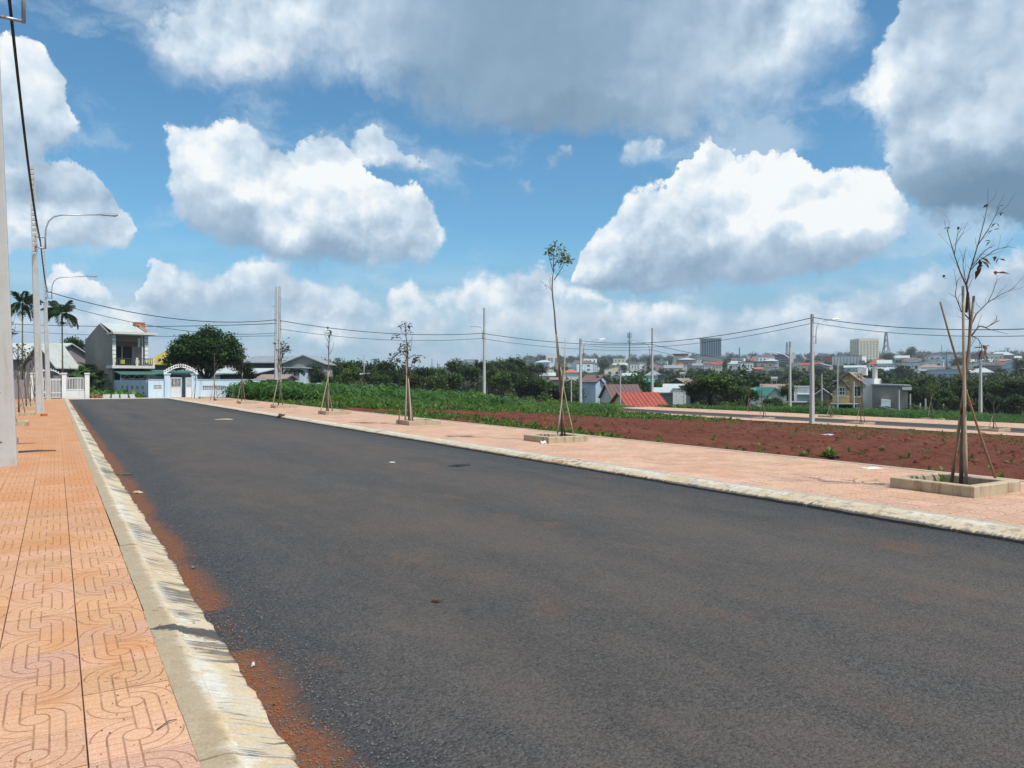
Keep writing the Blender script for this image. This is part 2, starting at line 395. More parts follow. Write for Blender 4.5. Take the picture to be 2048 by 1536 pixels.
def leaf_mat(name, col, col2, trans=0.35, rough=0.55, scale=1.2, rnd=0.25, hue=0.0):
    m, N, b, out = new_mat(name)
    p = N.v('ADD', opos(N), N.scale(N.comb(orand(N), 0.2, orand(N)), 20.0))
    n1 = N.noise(p, scale, 4, 0.6)
    c = N.mix(N.ss(n1, 0.35, 0.68), col, col2)
    c = N.scale(c, N.lin(orand(N), 0, 1, 1 - rnd, 1 + rnd))
    if hue: c = N.mix(N.m('MULTIPLY', N.m('FRACT', N.m('MULTIPLY', orand(N), 7.31)), hue), c, N.mix(1.0, c, (2.0, 1.45, 0.9), 'MULTIPLY'))
    # each leaf card a little different
    wn = N.new('ShaderNodeTexWhiteNoise', noise_dimensions='1D')
    gi = N.new('ShaderNodeNewGeometry'); N.put(wn.inputs['W'], gi.outputs['Random Per Island'])
    c = N.scale(c, N.lin(wn.outputs[0], 0, 1, 0.65, 1.35))
    finish(N, b, c, rough, spec=0.35)
    tr = N.new('ShaderNodeBsdfTranslucent'); N.put(tr.inputs[0], N.mix(1.0, c, (1.25, 1.35, 0.55), 'MULTIPLY'))
    mx = N.new('ShaderNodeMixShader'); mx.inputs[0].default_value = trans
    N.t.links.new(b.outputs[0], mx.inputs[1]); N.t.links.new(tr.outputs[0], mx.inputs[2]); N.t.links.new(mx.outputs[0], out.inputs[0])
    return m

X_L0, X_L1 = 0.51, 0.889          # left kerb: inner and outer edge
X_R1, X_R0 = 8.48, 8.92           # right kerb: outer and inner edge
X_RB = 12.92                      # back of right walk
X_LB = -3.49                      # back of left walk
ZW = 0.09                         # walk level above the road

def mat_asphalt(name, x0, x1, red=True):
    m, N, b, out = new_mat(name)
    p = wpos(N); x, y, z = N.sep(p)
    # grains of two sizes
    vo = N.new('ShaderNodeTexVoronoi'); N.put(vo.inputs['Vector'], p); vo.inputs['Scale'].default_value = 95.0
    vo2 = N.new('ShaderNodeTexVoronoi'); N.put(vo2.inputs['Vector'], p); vo2.inputs['Scale'].default_value = 52.0
    g1 = N.sep(vo.outputs['Color'])[0]; g2 = N.sep(vo2.outputs['Color'])[1]
    grain = N.m('ADD', N.m('MULTIPLY', g1, 0.6), N.m('MULTIPLY', g2, 0.4))
    big = N.noise(N.v('MULTIPLY', p, (1.0, 0.35, 1.0)), 0.55, 5, 0.62)
    mid = N.noise(N.v('MULTIPLY', p, (1.0, 0.5, 1.0)), 2.3, 5, 0.65)
    path = N.noise(N.v('MULTIPLY', p, (0.9, 0.035, 1.0)), 1.0, 3, 0.5)
    tone = N.m('MULTIPLY', N.m('ADD', 0.030, N.m('MULTIPLY', N.m('POWER', grain, 1.3), 0.075)), N.lin(path, 0.3, 0.7, 0.86, 1.20))
    # coarser, bluer, darker band along both edges
    de = N.m('MINIMUM', N.m('SUBTRACT', x, x0), N.m('SUBTRACT', x1, x))
    coarse = N.ss(N.m('ADD', de, N.m('MULTIPLY', N.m('SUBTRACT', mid, 0.5), 1.5)), 1.5, 0.25)
    c = N.scale(N.comb(1.0, 0.935, 0.87), tone)
    c = N.mix(coarse, c, N.mix(1.0, c, (0.84, 0.89, 0.97), 'MULTIPLY'))
    dust = N.m('MULTIPLY', N.ss(N.m('ADD', N.m('MULTIPLY', big, 0.6), N.m('MULTIPLY', mid, 0.4)), 0.36, 0.60), N.m('SUBTRACT', 1.0, N.m('MULTIPLY', coarse, 0.85)))
    c = N.mix(N.m('MULTIPLY', dust, N.m('ADD', 0.36, N.m('MULTIPLY', grain, 0.40))), c, (0.112, 0.094, 0.084))
    spot = N.ss(N.noise(N.v('MULTIPLY', p, (1.0, 0.6, 1.0)), 1.15, 5, 0.6), 0.57, 0.72)
    c = N.mix(N.m('MULTIPLY', spot, 0.30), c, (0.17, 0.088, 0.05))
    h = N.m('ADD', N.m('MULTIPLY', vo.outputs['Distance'], -0.5), N.m('MULTIPLY', vo2.outputs['Distance'], N.m('MULTIPLY_ADD', coarse, -0.9, -0.6)))
    rough = N.m('ADD', 0.62, N.m('MULTIPLY', dust, 0.25))
    if red:
        # laterite washed along the left kerb, broken up and cut through where tar crosses the kerb
        yn = N.noise(N.comb(0.0, y, 0.0), 0.55, 4, 0.6); en = N.noise(p, 7.0, 5, 0.65)
        wdt = N.m('ADD', N.m('MULTIPLY', N.m('SUBTRACT', yn, 0.20), 0.70), N.m('MULTIPLY', N.m('SUBTRACT', en, 0.5), 0.20))
        wdt = N.m('MINIMUM', wdt, 0.22)
        gap = N.m('MULTIPLY', N.ss(y, 4.9, 5.15), N.ss(y, 6.0, 5.6))
        wdt = N.m('SUBTRACT', wdt, N.m('MULTIPLY', gap, 1.0))
        far = N.ss(y, 22.0, 45.0); wdt = N.m('ADD', wdt, N.m('MULTIPLY', far, -0.04))
        inn = N.m('SUBTRACT', N.m('SUBTRACT', x, x0), wdt)
        soil = N.m('MULTIPLY', N.ss(N.m('ADD', inn, N.m('MULTIPLY', N.m('SUBTRACT', grain, 0.5), 0.16)), 0.07, -0.07), N.lin(N.noise(p, 5.0, 4, 0.7), 0.3, 0.6, 0.55, 1.0))
        soilc = N.mix(N.noise(p, 22.0, 4, 0.7), (0.095, 0.032, 0.016), (0.25, 0.10, 0.045))
        c = N.mix(soil, c, soilc)
        rough = N.m('MAXIMUM', rough, N.m('MULTIPLY', soil, 0.95))
        h = N.m('MULTIPLY', h, N.m('SUBTRACT', 1.0, N.m('MULTIPLY', soil, 0.7)))
    finish(N, b, c, rough, h, 0.8, 0.012, 0.16)
    return m

def mat_tile(name, x0, y0, dusty, side):
    """terrazzo pavement tile: meander of scored curves round a disc, cut by fine cross lines"""
    m, N, b, out = new_mat(name)
    p = wpos(N); x, y, z = N.sep(p)
    u = N.m('FRACT', N.m('DIVIDE', N.m('SUBTRACT', x, x0), 0.4))
    vv = N.m('DIVIDE', N.m('SUBTRACT', y, y0), 0.4)
    ci = N.m('FLOOR', vv); dv = N.m('SUBTRACT', N.m('SUBTRACT', vv, ci), 0.5)
    par = N.m('MULTIPLY_ADD', N.m('MODULO', N.m('ABSOLUTE', ci), 2.0), 2.0, -1.0)
    du = N.m('MULTIPLY', N.m('SUBTRACT', u, 0.5), par)
    same = N.m('GREATER_THAN', N.m('MULTIPLY', du, dv), 0.0)
    ln = N.m('SQRT', N.m('ADD', N.m('MULTIPLY', du, du), N.m('MULTIPLY', dv, dv)))
    q = N.m('ADD', N.m('MULTIPLY', N.m('ABSOLUTE', du), same), N.m('MULTIPLY', ln, N.m('SUBTRACT', 1.0, same)))
    wk = 1.0 if dusty else 1.5
    def line(v, at, w): return N.ss(N.m('ABSOLUTE', N.m('SUBTRACT', v, at)), w * wk, w * 0.35 * wk)
    g = N.m('MAXIMUM', line(q, 0.15, 0.0155), line(q, 0.31, 0.0155))
    g = N.m('MAXIMUM', g, N.m('MULTIPLY', line(ln, 0.47, 0.014), N.m('SUBTRACT', 1.0, same)))
    g = N.m('MAXIMUM', g, line(ln, 0.15, 0.014))
    g = N.m('MAXIMUM', g, N.m('MULTIPLY', line(du, 0.0, 0.015), N.m('GREATER_THAN', N.m('ABSOLUTE', dv), 0.16)))
    disc = N.m('LESS_THAN', ln, 0.14)
    cross = N.m('FRACT', N.m('MULTIPLY', vv, 7.0))
    cr = N.m('MULTIPLY', line(cross, 0.5, 0.10), N.m('SUBTRACT', 0.7, N.m('MULTIPLY', disc, 0.7)))
    joint = N.m('MAXIMUM', line(u, 0.0, 0.013), line(u, 1.0, 0.013))
    joint = N.m('MAXIMUM', joint, N.m('MAXIMUM', line(dv, 0.5, 0.010), line(dv, -0.5, 0.010)))
    gn = N.noise(p, 9.0, 3, 0.6)
    groove = N.m('MAXIMUM', N.m('MAXIMUM', g, joint), N.m('MULTIPLY', cr, 0.6))
    fillk = N.m('MULTIPLY', groove, N.lin(gn, 0.3, 0.7, 0.35, 0.95))
    # terrazzo body, each tile its own cast
    tid = N.new('ShaderNodeTexWhiteNoise', noise_dimensions='2D')
    N.put(tid.inputs[0], N.comb(N.m('FLOOR', N.m('DIVIDE', N.m('SUBTRACT', x, x0), 0.4)), ci, 0.0))
    fl = N.noise(p, 190.0, 2, 0.6); chips = N.sep(N.voro(p, 230.0, out=1))[0]
    pink, tan = ((0.59, 0.335, 0.225), (0.57, 0.31, 0.145)) if dusty else ((0.60, 0.355, 0.25), (0.60, 0.365, 0.225))
    c = N.mix(tid.outputs[0], pink, tan)
    c = N.scale(c, N.m('ADD', 0.78, N.m('MULTIPLY', N.m('FRACT', N.m('MULTIPLY', tid.outputs[0], 5.7)), 0.24)))
    c = N.mix(N.m('MULTIPLY', N.m('GREATER_THAN', chips, 0.78), 0.45), c, (0.66, 0.56, 0.47))
    c = N.scale(c, N.lin(fl, 0.3, 0.7, 0.88, 1.1))
    # ochre dust lying in drifts
    dn = N.noise(N.v('MULTIPLY', p, (1.0, 0.55, 1.0)), 1.0, 6, 0.66)
    yb = N.lin(y, 3.0, 13.0, 0.0, 1.0)
    if dusty:
        amt = N.m('ADD', N.ss(dn, 0.47, 0.68), N.m('MULTIPLY', yb, 0.62), clamp=True)
        c = N.mix(N.m('MULTIPLY', amt, 0.82), c, (0.50, 0.215, 0.075))
    else:
        amt = N.m('MULTIPLY', N.ss(dn, 0.48, 0.70), 0.5)
        c = N.mix(amt, c, (0.56, 0.29, 0.15))
        c = N.mix(N.m('MULTIPLY', N.ss(N.noise(p, 0.6, 4, 0.6), 0.5, 0.7), 0.4), c, (0.66, 0.47, 0.36))
    spk = N.m('MULTIPLY', N.ss(N.noise(p, 34.0, 2, 0.5), 0.70, 0.76), 0.75)
    c = N.mix(spk, c, (0.09, 0.055, 0.04))
    c = N.mix(N.m('MULTIPLY', fillk, 0.86), c, (0.17, 0.058, 0.026))
    h = N.m('SUBTRACT', N.m('MULTIPLY', fl, 0.12), groove)
    finish(N, b, c, 0.72, h, 0.55, 0.004, 0.35)
    return m

def mat_kerb(name, x_in, sgn, tar_y=None):
    m, N, b, out = new_mat(name)
    p = wpos(N); x, y, z = N.sep(p)
    tcr = N.m('DIVIDE', N.m('MULTIPLY', N.m('SUBTRACT', x, x_in), sgn), 0.38)   # 0 inner .. 1 toe
    n1 = N.noise(p, 2.2, 5, 0.65); n2 = N.noise(p, 9.0, 5, 0.65); n3 = N.noise(p, 60.0, 3, 0.6)
    brush = N.noise(N.v('MULTIPLY', N.comb(N.m('ADD', x, N.m('MULTIPLY', y, 0.25)), y, z), (2.2, 26.0, 2.2)), 1.0, 5, 0.62)
    c = N.mix(N.ss(n1, 0.35, 0.65), (0.50, 0.375, 0.22), (0.53, 0.45, 0.325))
    c = N.mix(N.m('MULTIPLY', N.ss(n2, 0.5, 0.75), 0.5), c, (0.36, 0.36, 0.33))
    # grey top strip, pale bruised arris
    c = N.mix(N.m('MULTIPLY', N.ss(N.m('ADD', tcr, N.m('MULTIPLY', N.m('SUBTRACT', n2, 0.5), 0.25)), 0.40, 0.28), 0.8), c,
              N.mix(n2, (0.22, 0.165, 0.10), (0.40, 0.335, 0.24)) if sgn > 0 else (0.34, 0.345, 0.32))
    k1 = N.noise(p, 1.3, 4, 0.6); k2 = N.noise(p, 5.0, 5, 0.7)
    ar = N.m('MULTIPLY', N.ss(N.m('ABSOLUTE', N.m('SUBTRACT', tcr, N.m('ADD', 0.52, N.m('MULTIPLY', N.m('SUBTRACT', k2, 0.5), 1.1)))), 0.26, 0.02), N.ss(k1, 0.40, 0.62))
    c = N.mix(N.m('MULTIPLY', ar, 0.72), c, (0.60, 0.60, 0.55))
    rim = N.m('MULTIPLY', N.ss(N.m('ABSOLUTE', N.m('SUBTRACT', tcr, N.m('ADD', 0.41, N.m('MULTIPLY', N.m('SUBTRACT', n3, 0.5), 0.12)))), 0.05, 0.0), N.ss(n2, 0.42, 0.60))
    c = N.mix(N.m('MULTIPLY', rim, 0.6), c, (0.62, 0.58, 0.46))
    # brushed grey cement and tar rubbed off the road
    c = N.mix(N.m('MULTIPLY', N.m('MULTIPLY', N.ss(brush, 0.46, 0.66), N.ss(tcr, 0.35, 0.5)), 0.7), c, (0.43, 0.43, 0.41))
    tarn = N.m('MULTIPLY', N.ss(N.m('ADD', N.m('MULTIPLY', brush, 0.55), N.m('MULTIPLY', N.noise(p, 0.9, 4, 0.6), 0.62)), 0.578 if sgn > 0 else 0.66, 0.645 if sgn > 0 else 0.74), N.ss(tcr, 0.34, 0.60))
    c = N.mix(N.m('MULTIPLY', tarn, 0.75), c, (0.055, 0.055, 0.057))
    toe = N.ss(N.m('ADD', tcr, N.m('MULTIPLY', N.m('SUBTRACT', brush, 0.5), 0.5)), 1.0, 1.12)
    c = N.mix(N.m('MULTIPLY', toe, 0.9), c, (0.05, 0.05, 0.052))
    if tar_y is not None:
        d = N.m('ABSOLUTE', N.m('SUBTRACT', N.m('ADD', y, N.m('MULTIPLY', N.m('SUBTRACT', n2, 0.5), 0.22)), N.m('ADD', tar_y, N.m('MULTIPLY', tcr, -0.10))))
        w = N.m('MULTIPLY', N.m('ADD', 0.02, N.m('MULTIPLY', N.m('MAXIMUM', tcr, 0.0), 0.13)), 1.0)
        c = N.mix(N.m('MULTIPLY', N.ss(N.m('SUBTRACT', d, w), 0.025, -0.02), 0.92), c, (0.045, 0.045, 0.048))
        sp = N.m('MULTIPLY', N.ss(N.noise(p, 26.0, 3, 0.6), 0.62, 0.68), N.ss(d, 0.9, 0.2))
        c = N.mix(N.m('MULTIPLY', sp, 0.8), c, (0.06, 0.055, 0.05))
    else:
        d = N.m('ABSOLUTE', N.m('SUBTRACT', y, 12.6))
        rs = N.m('MULTIPLY', N.ss(d, 1.3, 0.3), N.ss(n2, 0.50, 0.60))
        c = N.mix(N.m('MULTIPLY', rs, 0.7), c, (0.17, 0.045, 0.025))
        c = N.mix(N.m('MULTIPLY', N.m('MULTIPLY', N.ss(y, 26.0, 8.0), N.ss(n2, 0.52, 0.62)), 0.4), c, (0.15, 0.085, 0.05))
    c = N.scale(c, N.lin(n3, 0.3, 0.7, 0.86, 1.12))
    finish(N, b, c, 0.85, N.m('ADD', n3, N.m('MULTIPLY', brush, 0.6)), 0.5, 0.008, 0.25)
    return m

def mat_soil(name):
    m, N, b, out = new_mat(name)
    p = wpos(N)
    n1 = N.noise(p, 0.35, 5, 0.6); n2 = N.noise(p, 3.5, 6, 0.7); n3 = N.noise(p, 16.0, 4, 0.7)
    c = N.mix(N.ss(n2, 0.3, 0.7), (0.090, 0.027, 0.0155), (0.145, 0.049, 0.029))
    c = N.mix(N.m('MULTIPLY', N.ss(n1, 0.48, 0.68), 0.55), c, (0.17, 0.066, 0.038))
    c = N.mix(N.m('MULTIPLY', N.ss(n3, 0.60, 0.75), 0.5), c, (0.20, 0.095, 0.055))
    finish(N, b, c, 0.95, N.m('ADD', n2, N.m('MULTIPLY', n3, 0.5)), 0.9, 0.08, 0.15)
    return m

def mat_ground(name):
    m, N, b, out = new_mat(name)
    p = wpos(N)
    n1 = N.noise(p, 0.03, 5, 0.65); n2 = N.noise(p, 0.35, 5, 0.7); n3 = N.noise(p, 4.0, 3, 0.7)
    c = N.mix(N.ss(n1, 0.35, 0.65), (0.028, 0.050, 0.016), (0.065, 0.078, 0.03))
    c = N.mix(N.m('MULTIPLY', N.ss(n2, 0.52, 0.68), 0.7), c, (0.13, 0.052, 0.03))
    c = N.scale(c, N.lin(n3, 0.3, 0.7, 0.7, 1.25))
    finish(N, b, c, 0.95, n3, 0.6, 0.1, 0.1)
    return m

M = {}
M['asphalt'] = mat_asphalt('asphalt', X_L1, X_R1)
M['asphalt2'] = mat_asphalt('side_street_asphalt', 47.2, 51.5, red=False)
M['tile_l'] = mat_tile('dusty_pavement_tile', X_L0 - 4.0, 2.4, True, 1)
M['tile_r'] = mat_tile('pale_pavement_tile', X_R0 + 0.01, 3.6, False, -1)
M['tile_2'] = mat_tile('side_street_tile', 43.8, 0.0, False, -1)
M['kerb_l'] = mat_kerb('kerb_cement_left', X_L0, 1.0, 5.35)
M['kerb_r'] = mat_kerb('kerb_cement_right', X_R0, -1.0)
M['soil'] = mat_soil('red_soil')
M['ground'] = mat_ground('field_ground')
M['bed'] = plain('mortar_bed', (0.34, 0.15, 0.075), 0.9, 0.4, 8, 0.4, world=True)
M['cement'] = plain('cement', (0.43, 0.35, 0.24), 0.85, 0.35, 5, 0.4, dirt=(0.22, 0.12, 0.06), world=True)
M['edge'] = plain('cement_edging', (0.46, 0.38, 0.30), 0.85, 0.3, 5, 0.4, world=True)
M['pole'] = plain('pole_concrete', (0.46, 0.455, 0.44), 0.8, 0.24, 2.5, 0.35, dirt=(0.36, 0.31, 0.25), fine=60)
M['galv'] = plain('galvanised_steel', (0.40, 0.41, 0.43), 0.42, 0.2, 8, 0.1, metal=0.6, spec=0.5)
M['lampglass'] = plain('lamp_glass', (0.62, 0.62, 0.60), 0.25, 0.1, 8, 0.0, spec=0.5)
M['lamptop'] = plain('lamp_housing', (0.30, 0.30, 0.32), 0.4, 0.15, 8, 0.1, metal=0.3)
M['lampwhite'] = plain('lamp_housing_white', (0.72, 0.73, 0.74), 0.4, 0.1, 8, 0.1)
M['cable'] = plain('cable_rubber', (0.014, 0.015, 0.018), 0.6, 0.2, 8, 0.0)
M['wood'] = plain('stake_wood', (0.235, 0.155, 0.095), 0.85, 0.65, 7, 0.5, stretch=(1, 1, 0.15), rnd=0.25)
M['bamboo'] = plain('pale_stake_wood', (0.40, 0.33, 0.235), 0.75, 0.55, 7, 0.4, stretch=(1, 1, 0.2), rnd=0.2)
M['bark'] = plain('young_bark', (0.135, 0.115, 0.085), 0.9, 0.5, 9, 0.7, dirt=(0.09, 0.10, 0.06), rnd=0.2)
M['twig'] = plain('twig_bark', (0.10, 0.080, 0.065), 0.9, 0.4, 12, 0.4)
M['darkbark'] = plain('tree_bark', (0.055, 0.043, 0.033), 0.9, 0.4, 4, 0.6)
M['deadleaf'] = leaf_mat('withered_leaf', (0.17, 0.055, 0.022), (0.10, 0.035, 0.02), 0.3)
M['darkleaf'] = leaf_mat('dull_leaf', (0.035, 0.050, 0.035), (0.07, 0.075, 0.045), 0.25, scale=6)
M['freshleaf'] = leaf_mat('fresh_leaf', (0.07, 0.11, 0.02), (0.19, 0.19, 0.035), 0.4, scale=6)
M['crown'] = leaf_mat('crown_leaf', (0.020, 0.052, 0.013), (0.042, 0.085, 0.020), 0.3, scale=0.9, rnd=0.35, hue=0.9)
M['mango'] = leaf_mat('mango_leaf', (0.017, 0.055, 0.010), (0.045, 0.105, 0.020), 0.3, scale=1.1, rnd=0.05)
M['crown_far'] = leaf_mat('far_crown_leaf', (0.022, 0.046, 0.020), (0.040, 0.068, 0.030), 0.25, scale=0.5, rnd=0.35, hue=0.7)
M['corn'] = leaf_mat('corn_leaf', (0.029, 0.085, 0.018), (0.068, 0.150, 0.030), 0.4, scale=0.35)
M['weed'] = leaf_mat('weed_leaf', (0.055, 0.12, 0.02), (0.12, 0.20, 0.04), 0.4, scale=0.8)
M['drygrass'] = leaf_mat('dry_weed', (0.17, 0.14, 0.055), (0.10, 0.12, 0.04), 0.3, scale=1.5)
M['coffee'] = leaf_mat('bush_leaf', (0.045, 0.085, 0.02), (0.14, 0.17, 0.045), 0.35, scale=0.8)
M['palm'] = leaf_mat('palm_leaf', (0.016, 0.040, 0.012), (0.040, 0.075, 0.018), 0.3, scale=1.5)
M['banana'] = leaf_mat('banana_leaf', (0.040, 0.105, 0.018), (0.085, 0.17, 0.03), 0.4, scale=0.8)
M['nut'] = leaf_mat('palm_fruit', (0.14, 0.15, 0.02), (0.07, 0.09, 0.015), 0.1, scale=3)

# ------------------------------------------------------------------ terrain
def sm(x, a, b):
    t = np.clip((np.asarray(x, float) - a) / (b - a), 0, 1); return t * t * (3 - 2 * t)
_R = [0, 75, 105, 140, 190, 260, 330, 420, 520, 650, 800, 1000, 1500, 3000, 9000]
_Z = [0, 0, -2.2, -4.0, -5.0, -4.0, -1.5, 2.5, 7.0, 12.0, 18.0, 26.0, 42.0, 75.0, 210.0]
def T(x, y):
    x = np.asarray(x, float); y = np.asarray(y, float)
    s = -1.42 * sm(x, 13.5, 44.0)
    r = np.hypot(x, y)
    w = sm(x + 0.35 * (y - 84), 18, 60)
    v = np.interp(r, _R, _Z) * np.maximum(w, sm(r, 300, 600))
    az = np.degrees(np.arctan2(x, y)); v = v * np.where(v > 0, 0.40 + 0.60 * sm(az, 24, 34), 1.0)
    return s + v
def Tz(x, y): return float(T(x, y))
def ground_at(px, D):
    x, y = XY(px, D); return x, y, Tz(x, y)

def build_ground():
    rad = np.concatenate([np.linspace(0.01, 60, 31), np.geomspace(63, 3200, 60)])
    ang = np.linspace(0, 2 * np.pi, 241)[:-1]
    V = []
    for r in rad:
        x = r * np.sin(ang); y = r * np.cos(ang)
        z = T(x, y) - 0.16
        if r > 70: z += 0.35 * np.sin(x * 0.09 + y * 0.05) * np.sin(y * 0.07) * min(1, (r - 70) / 60)
        V.append(np.stack([x, y, z], -1))
    n = len(ang); V = np.concatenate(V); F = []
    for i in range(len(rad) - 1):
        a = i * n + np.arange(n); b = i * n + (np.arange(n) + 1) % n
        F.append(np.stack([b, a, a + n, b + n], -1))
    o = link('ground', np_mesh('ground', V, np.concatenate(F), M['ground'], smooth=True)); tag(o, kind='structure')
build_ground()

def fbm2(x, y, seed, base=1.0, oct=4):
    """cheap value noise for relief"""
    rs = np.random.default_rng(seed); g = rs.random((256, 256)); out = np.zeros_like(x); amp = 1.0; tot = 0
    for o in range(oct):
        X = x * base * 2 ** o; Y = y * base * 2 ** o
        xi = np.floor(X).astype(int); yi = np.floor(Y).astype(int); fx = X - xi; fy = Y - yi
        fx = fx * fx * (3 - 2 * fx); fy = fy * fy * (3 - 2 * fy)
        a = g[xi % 256, yi % 256]; b = g[(xi + 1) % 256, yi % 256]; c = g[xi % 256, (yi + 1) % 256]; d = g[(xi + 1) % 256, (yi + 1) % 256]
        out += amp * ((a * (1 - fx) + b * fx) * (1 - fy) + (c * (1 - fx) + d * fx) * fy); tot += amp; amp *= 0.55
    return out / tot

def grid(name, xs, ys, zf, mat, kind='structure'):
    X, Y = np.meshgrid(xs, ys); Z = zf(X, Y)
    V = np.stack([X, Y, Z], -1).reshape(-1, 3); nx = len(xs); ny = len(ys)
    i = (np.arange(ny - 1)[:, None] * nx + np.arange(nx - 1)[None]).ravel()
    F = np.stack([i, i + 1, i + nx + 1, i + nx], -1)
    o = link(name, np_mesh(name, V, F, mat, smooth=True)); return tag(o, kind=kind)

def soil_z(X, Y):
    n = fbm2(X, Y, 3, 0.5, 3) - 0.5; c = fbm2(X, Y, 4, 2.2, 3) - 0.5
    furrow = 0.035 * np.sin((Y * 0.93 + X * 0.2) * 6.0)
    k = sm(X, 13.1, 14.2)
    return T(X, Y) + 0.02 + k * (0.18 * n + 0.20 * c + furrow)
grid('soil_field', np.concatenate([np.linspace(13.03, 26, 130), np.linspace(26.2, 44.6, 80)]), np.linspace(-14, 84, 420), soil_z, M['soil'])

# road
grid('road', np.linspace(0.72, 8.62, 24), np.linspace(-14, 76.2, 120), lambda X, Y: 0.0 * X - 0.004 * np.abs(X - 4.7) / 4, M['asphalt'])

# kerbs: stones 2.4 m long
def kerb(name, prof, y0, y1, step, mat, sgn, gap=0.008):
    """prof runs from the road toe (first) up over the top to the back; edges bruised and wavy"""
    e = empty(name); tag(e, kind='structure'); mes = []
    for k in range(5):
        n = 36; ys = np.linspace(0, step - gap, n); V = []
        for i, y in enumerate(ys):
            for q, (x, z) in enumerate(prof):
                yy = np.array([y + k * 7.3]); a = float(fbm2(yy, np.array([q * 1.7]), 41, 3.0, 3)[0]) - .5; b = float(fbm2(yy, np.array([q * 2.9 + 9]), 42, 9.0, 2)[0]) - .5
                w = (1.0 if q in (1, 2) else .55 if q < len(prof) - 2 else .15)
                V.append((x + (a * .05 + b * .022) * w * (1 if q else 0), y, z + (b * .012 + a * .008) * w * (1 if q not in (0, len(prof) - 1) else 0)))
        m = len(prof); F = [(i * m + q, i * m + q + 1, (i + 1) * m + q + 1, (i + 1) * m + q) for i in range(n - 1) for q in range(m - 1)]
        mb = MB().add(V, F); mb.add([V[q] for q in range(m)], [tuple(range(m))]); mb.add([V[(n - 1) * m + q] for q in range(m)], [tuple(range(m))])
        mes.append(mb.mesh('kerb_stone', mat))
    y = y0; k = 0
    while y < y1 - 0.1:
        link('kerb_stone', mes[k % 5], e, (random.uniform(-.006, .006), y, random.uniform(-.004, .004))); y += step; k += 1
    return e
kerb('kerb', [(X_L1 + 0.03, -0.14), (X_L1 + 0.02, 0.004), (X_L1 - 0.03, 0.016), (X_L0 + 0.26, 0.048), (X_L0 + 0.17, 0.078), (X_L0 + 0.145, 0.092), (X_L0 + 0.10, 0.098), (X_L0 + .05, .094), (X_L0 + .001, 0.092), (X_L0 + .001, -0.14)], -11.0, 75.8, 2.4, M['kerb_l'], 1)
kerb('kerb', [(X_R1 - .005, -0.14), (X_R1, 0.026), (X_R1 + 0.05, 0.046), (X_R1 + .15, .074), (X_R0 - 0.20, 0.092), (X_R0 - 0.13, 0.102), (X_R0 - .05, .102), (X_R0, 0.100), (X_R0, -0.14)], -11.75, 73.0, 2.4, M['kerb_r'], -1)

# pavements with their nearer tiles laid one by one
def pavement(x0, x1, tx0, tx1, ty0, ty1, mat, yend, step=0.4):
    mb = MB(); mb.m = 0
    def slab(a, b, c, d, top): mb.box(((a + b) / 2, (c + d) / 2, (top - 0.2) / 2), (b - a, d - c, top + 0.2))
    if tx0 > x0 + 1e-6: slab(x0, tx0, -12, yend, ZW)
    if tx1 < x1 - 1e-6: slab(tx1, x1, -12, yend, ZW)
    slab(tx0, tx1, -12, ty0, ZW); slab(tx0, tx1, ty1, yend, ZW)
    mb.m = 1; slab(tx0, tx1, ty0, ty1, ZW - 0.012)
    o = mb.build('pavement', [mat, M['bed']]); tag(o, kind='structure')
    me = MB().box((0, 0, -0.010), (step - 0.0035, step - 0.0035, 0.022), bev=0.002).mesh('paving_tile', mat)
    nx = round((tx1 - tx0) / step); ny = round((ty1 - ty0) / step)
    for j in range(ny):
        for i in range(nx):
            t = link('paving_tile', me, o, (tx0 + (i + .5) * step, ty0 + (j + .5) * step, ZW + random.uniform(-.0012, .0018)),
                     (random.gauss(0, .0016), random.gauss(0, .0016), random.gauss(0, .002)))
    return o
pavement(X_LB, X_L0, X_L0 - 2.0, X_L0, 2.4, 14.4, M['tile_l'], 75.8)
pavement(X_R0 + 0.01, X_RB + 0.01, X_R0 + 0.01, X_RB + 0.01, 3.6, 12.0, M['tile_r'], 73.0)
e = MB().box((12.985, 30.5, -0.03), (0.11, 85, 0.27), bev=0.008).build('kerb_edging', M['edge']); tag(e, kind='structure')
e = MB().box((X_LB - 0.055, 31.9, -0.03), (0.11, 87.8, 0.27), bev=0.008).build('kerb_edging', M['edge']); tag(e, kind='structure')
# apron across the road's far end
e = MB().box((4.0, 77.1, -0.06), (17, 1.8, 0.22), bev=0.03).build('concrete_apron', M['edge']); tag(e, kind='structure')
grid('lane', np.linspace(-9, 13.4, 12), np.linspace(76.0, 82, 6), lambda X, Y: 0.0 * X - 0.02, M['soil'])

# side street beyond the field
SZ = -1.44
def flat(z): return lambda X, Y: 0 * X + z
def bx(name, a, b, c, d, z0, z1, mat):
    o = MB().box(((a + b) / 2, (c + d) / 2, (z0 + z1) / 2), (b - a, d - c, z1 - z0)).build(name, mat); return tag(o, kind='structure')
bx('side_street', 47.2, 51.5, -40, 63, SZ - 0.2, SZ, M['asphalt2'])
bx('side_pavement', 44.6, 46.95, -40, 63, SZ - 0.3, SZ + 0.11, M['tile_2'])
bx('side_pavement', 51.75, 57.0, -40, 66, SZ - 0.3, SZ + 0.13, M['tile_2'])
bx('side_kerb', 46.95, 47.2, -40, 63, SZ - 0.3, SZ + 0.10, M['edge'])
bx('side_kerb', 51.5, 51.75, -40, 63, SZ - 0.3, SZ + 0.12, M['edge'])

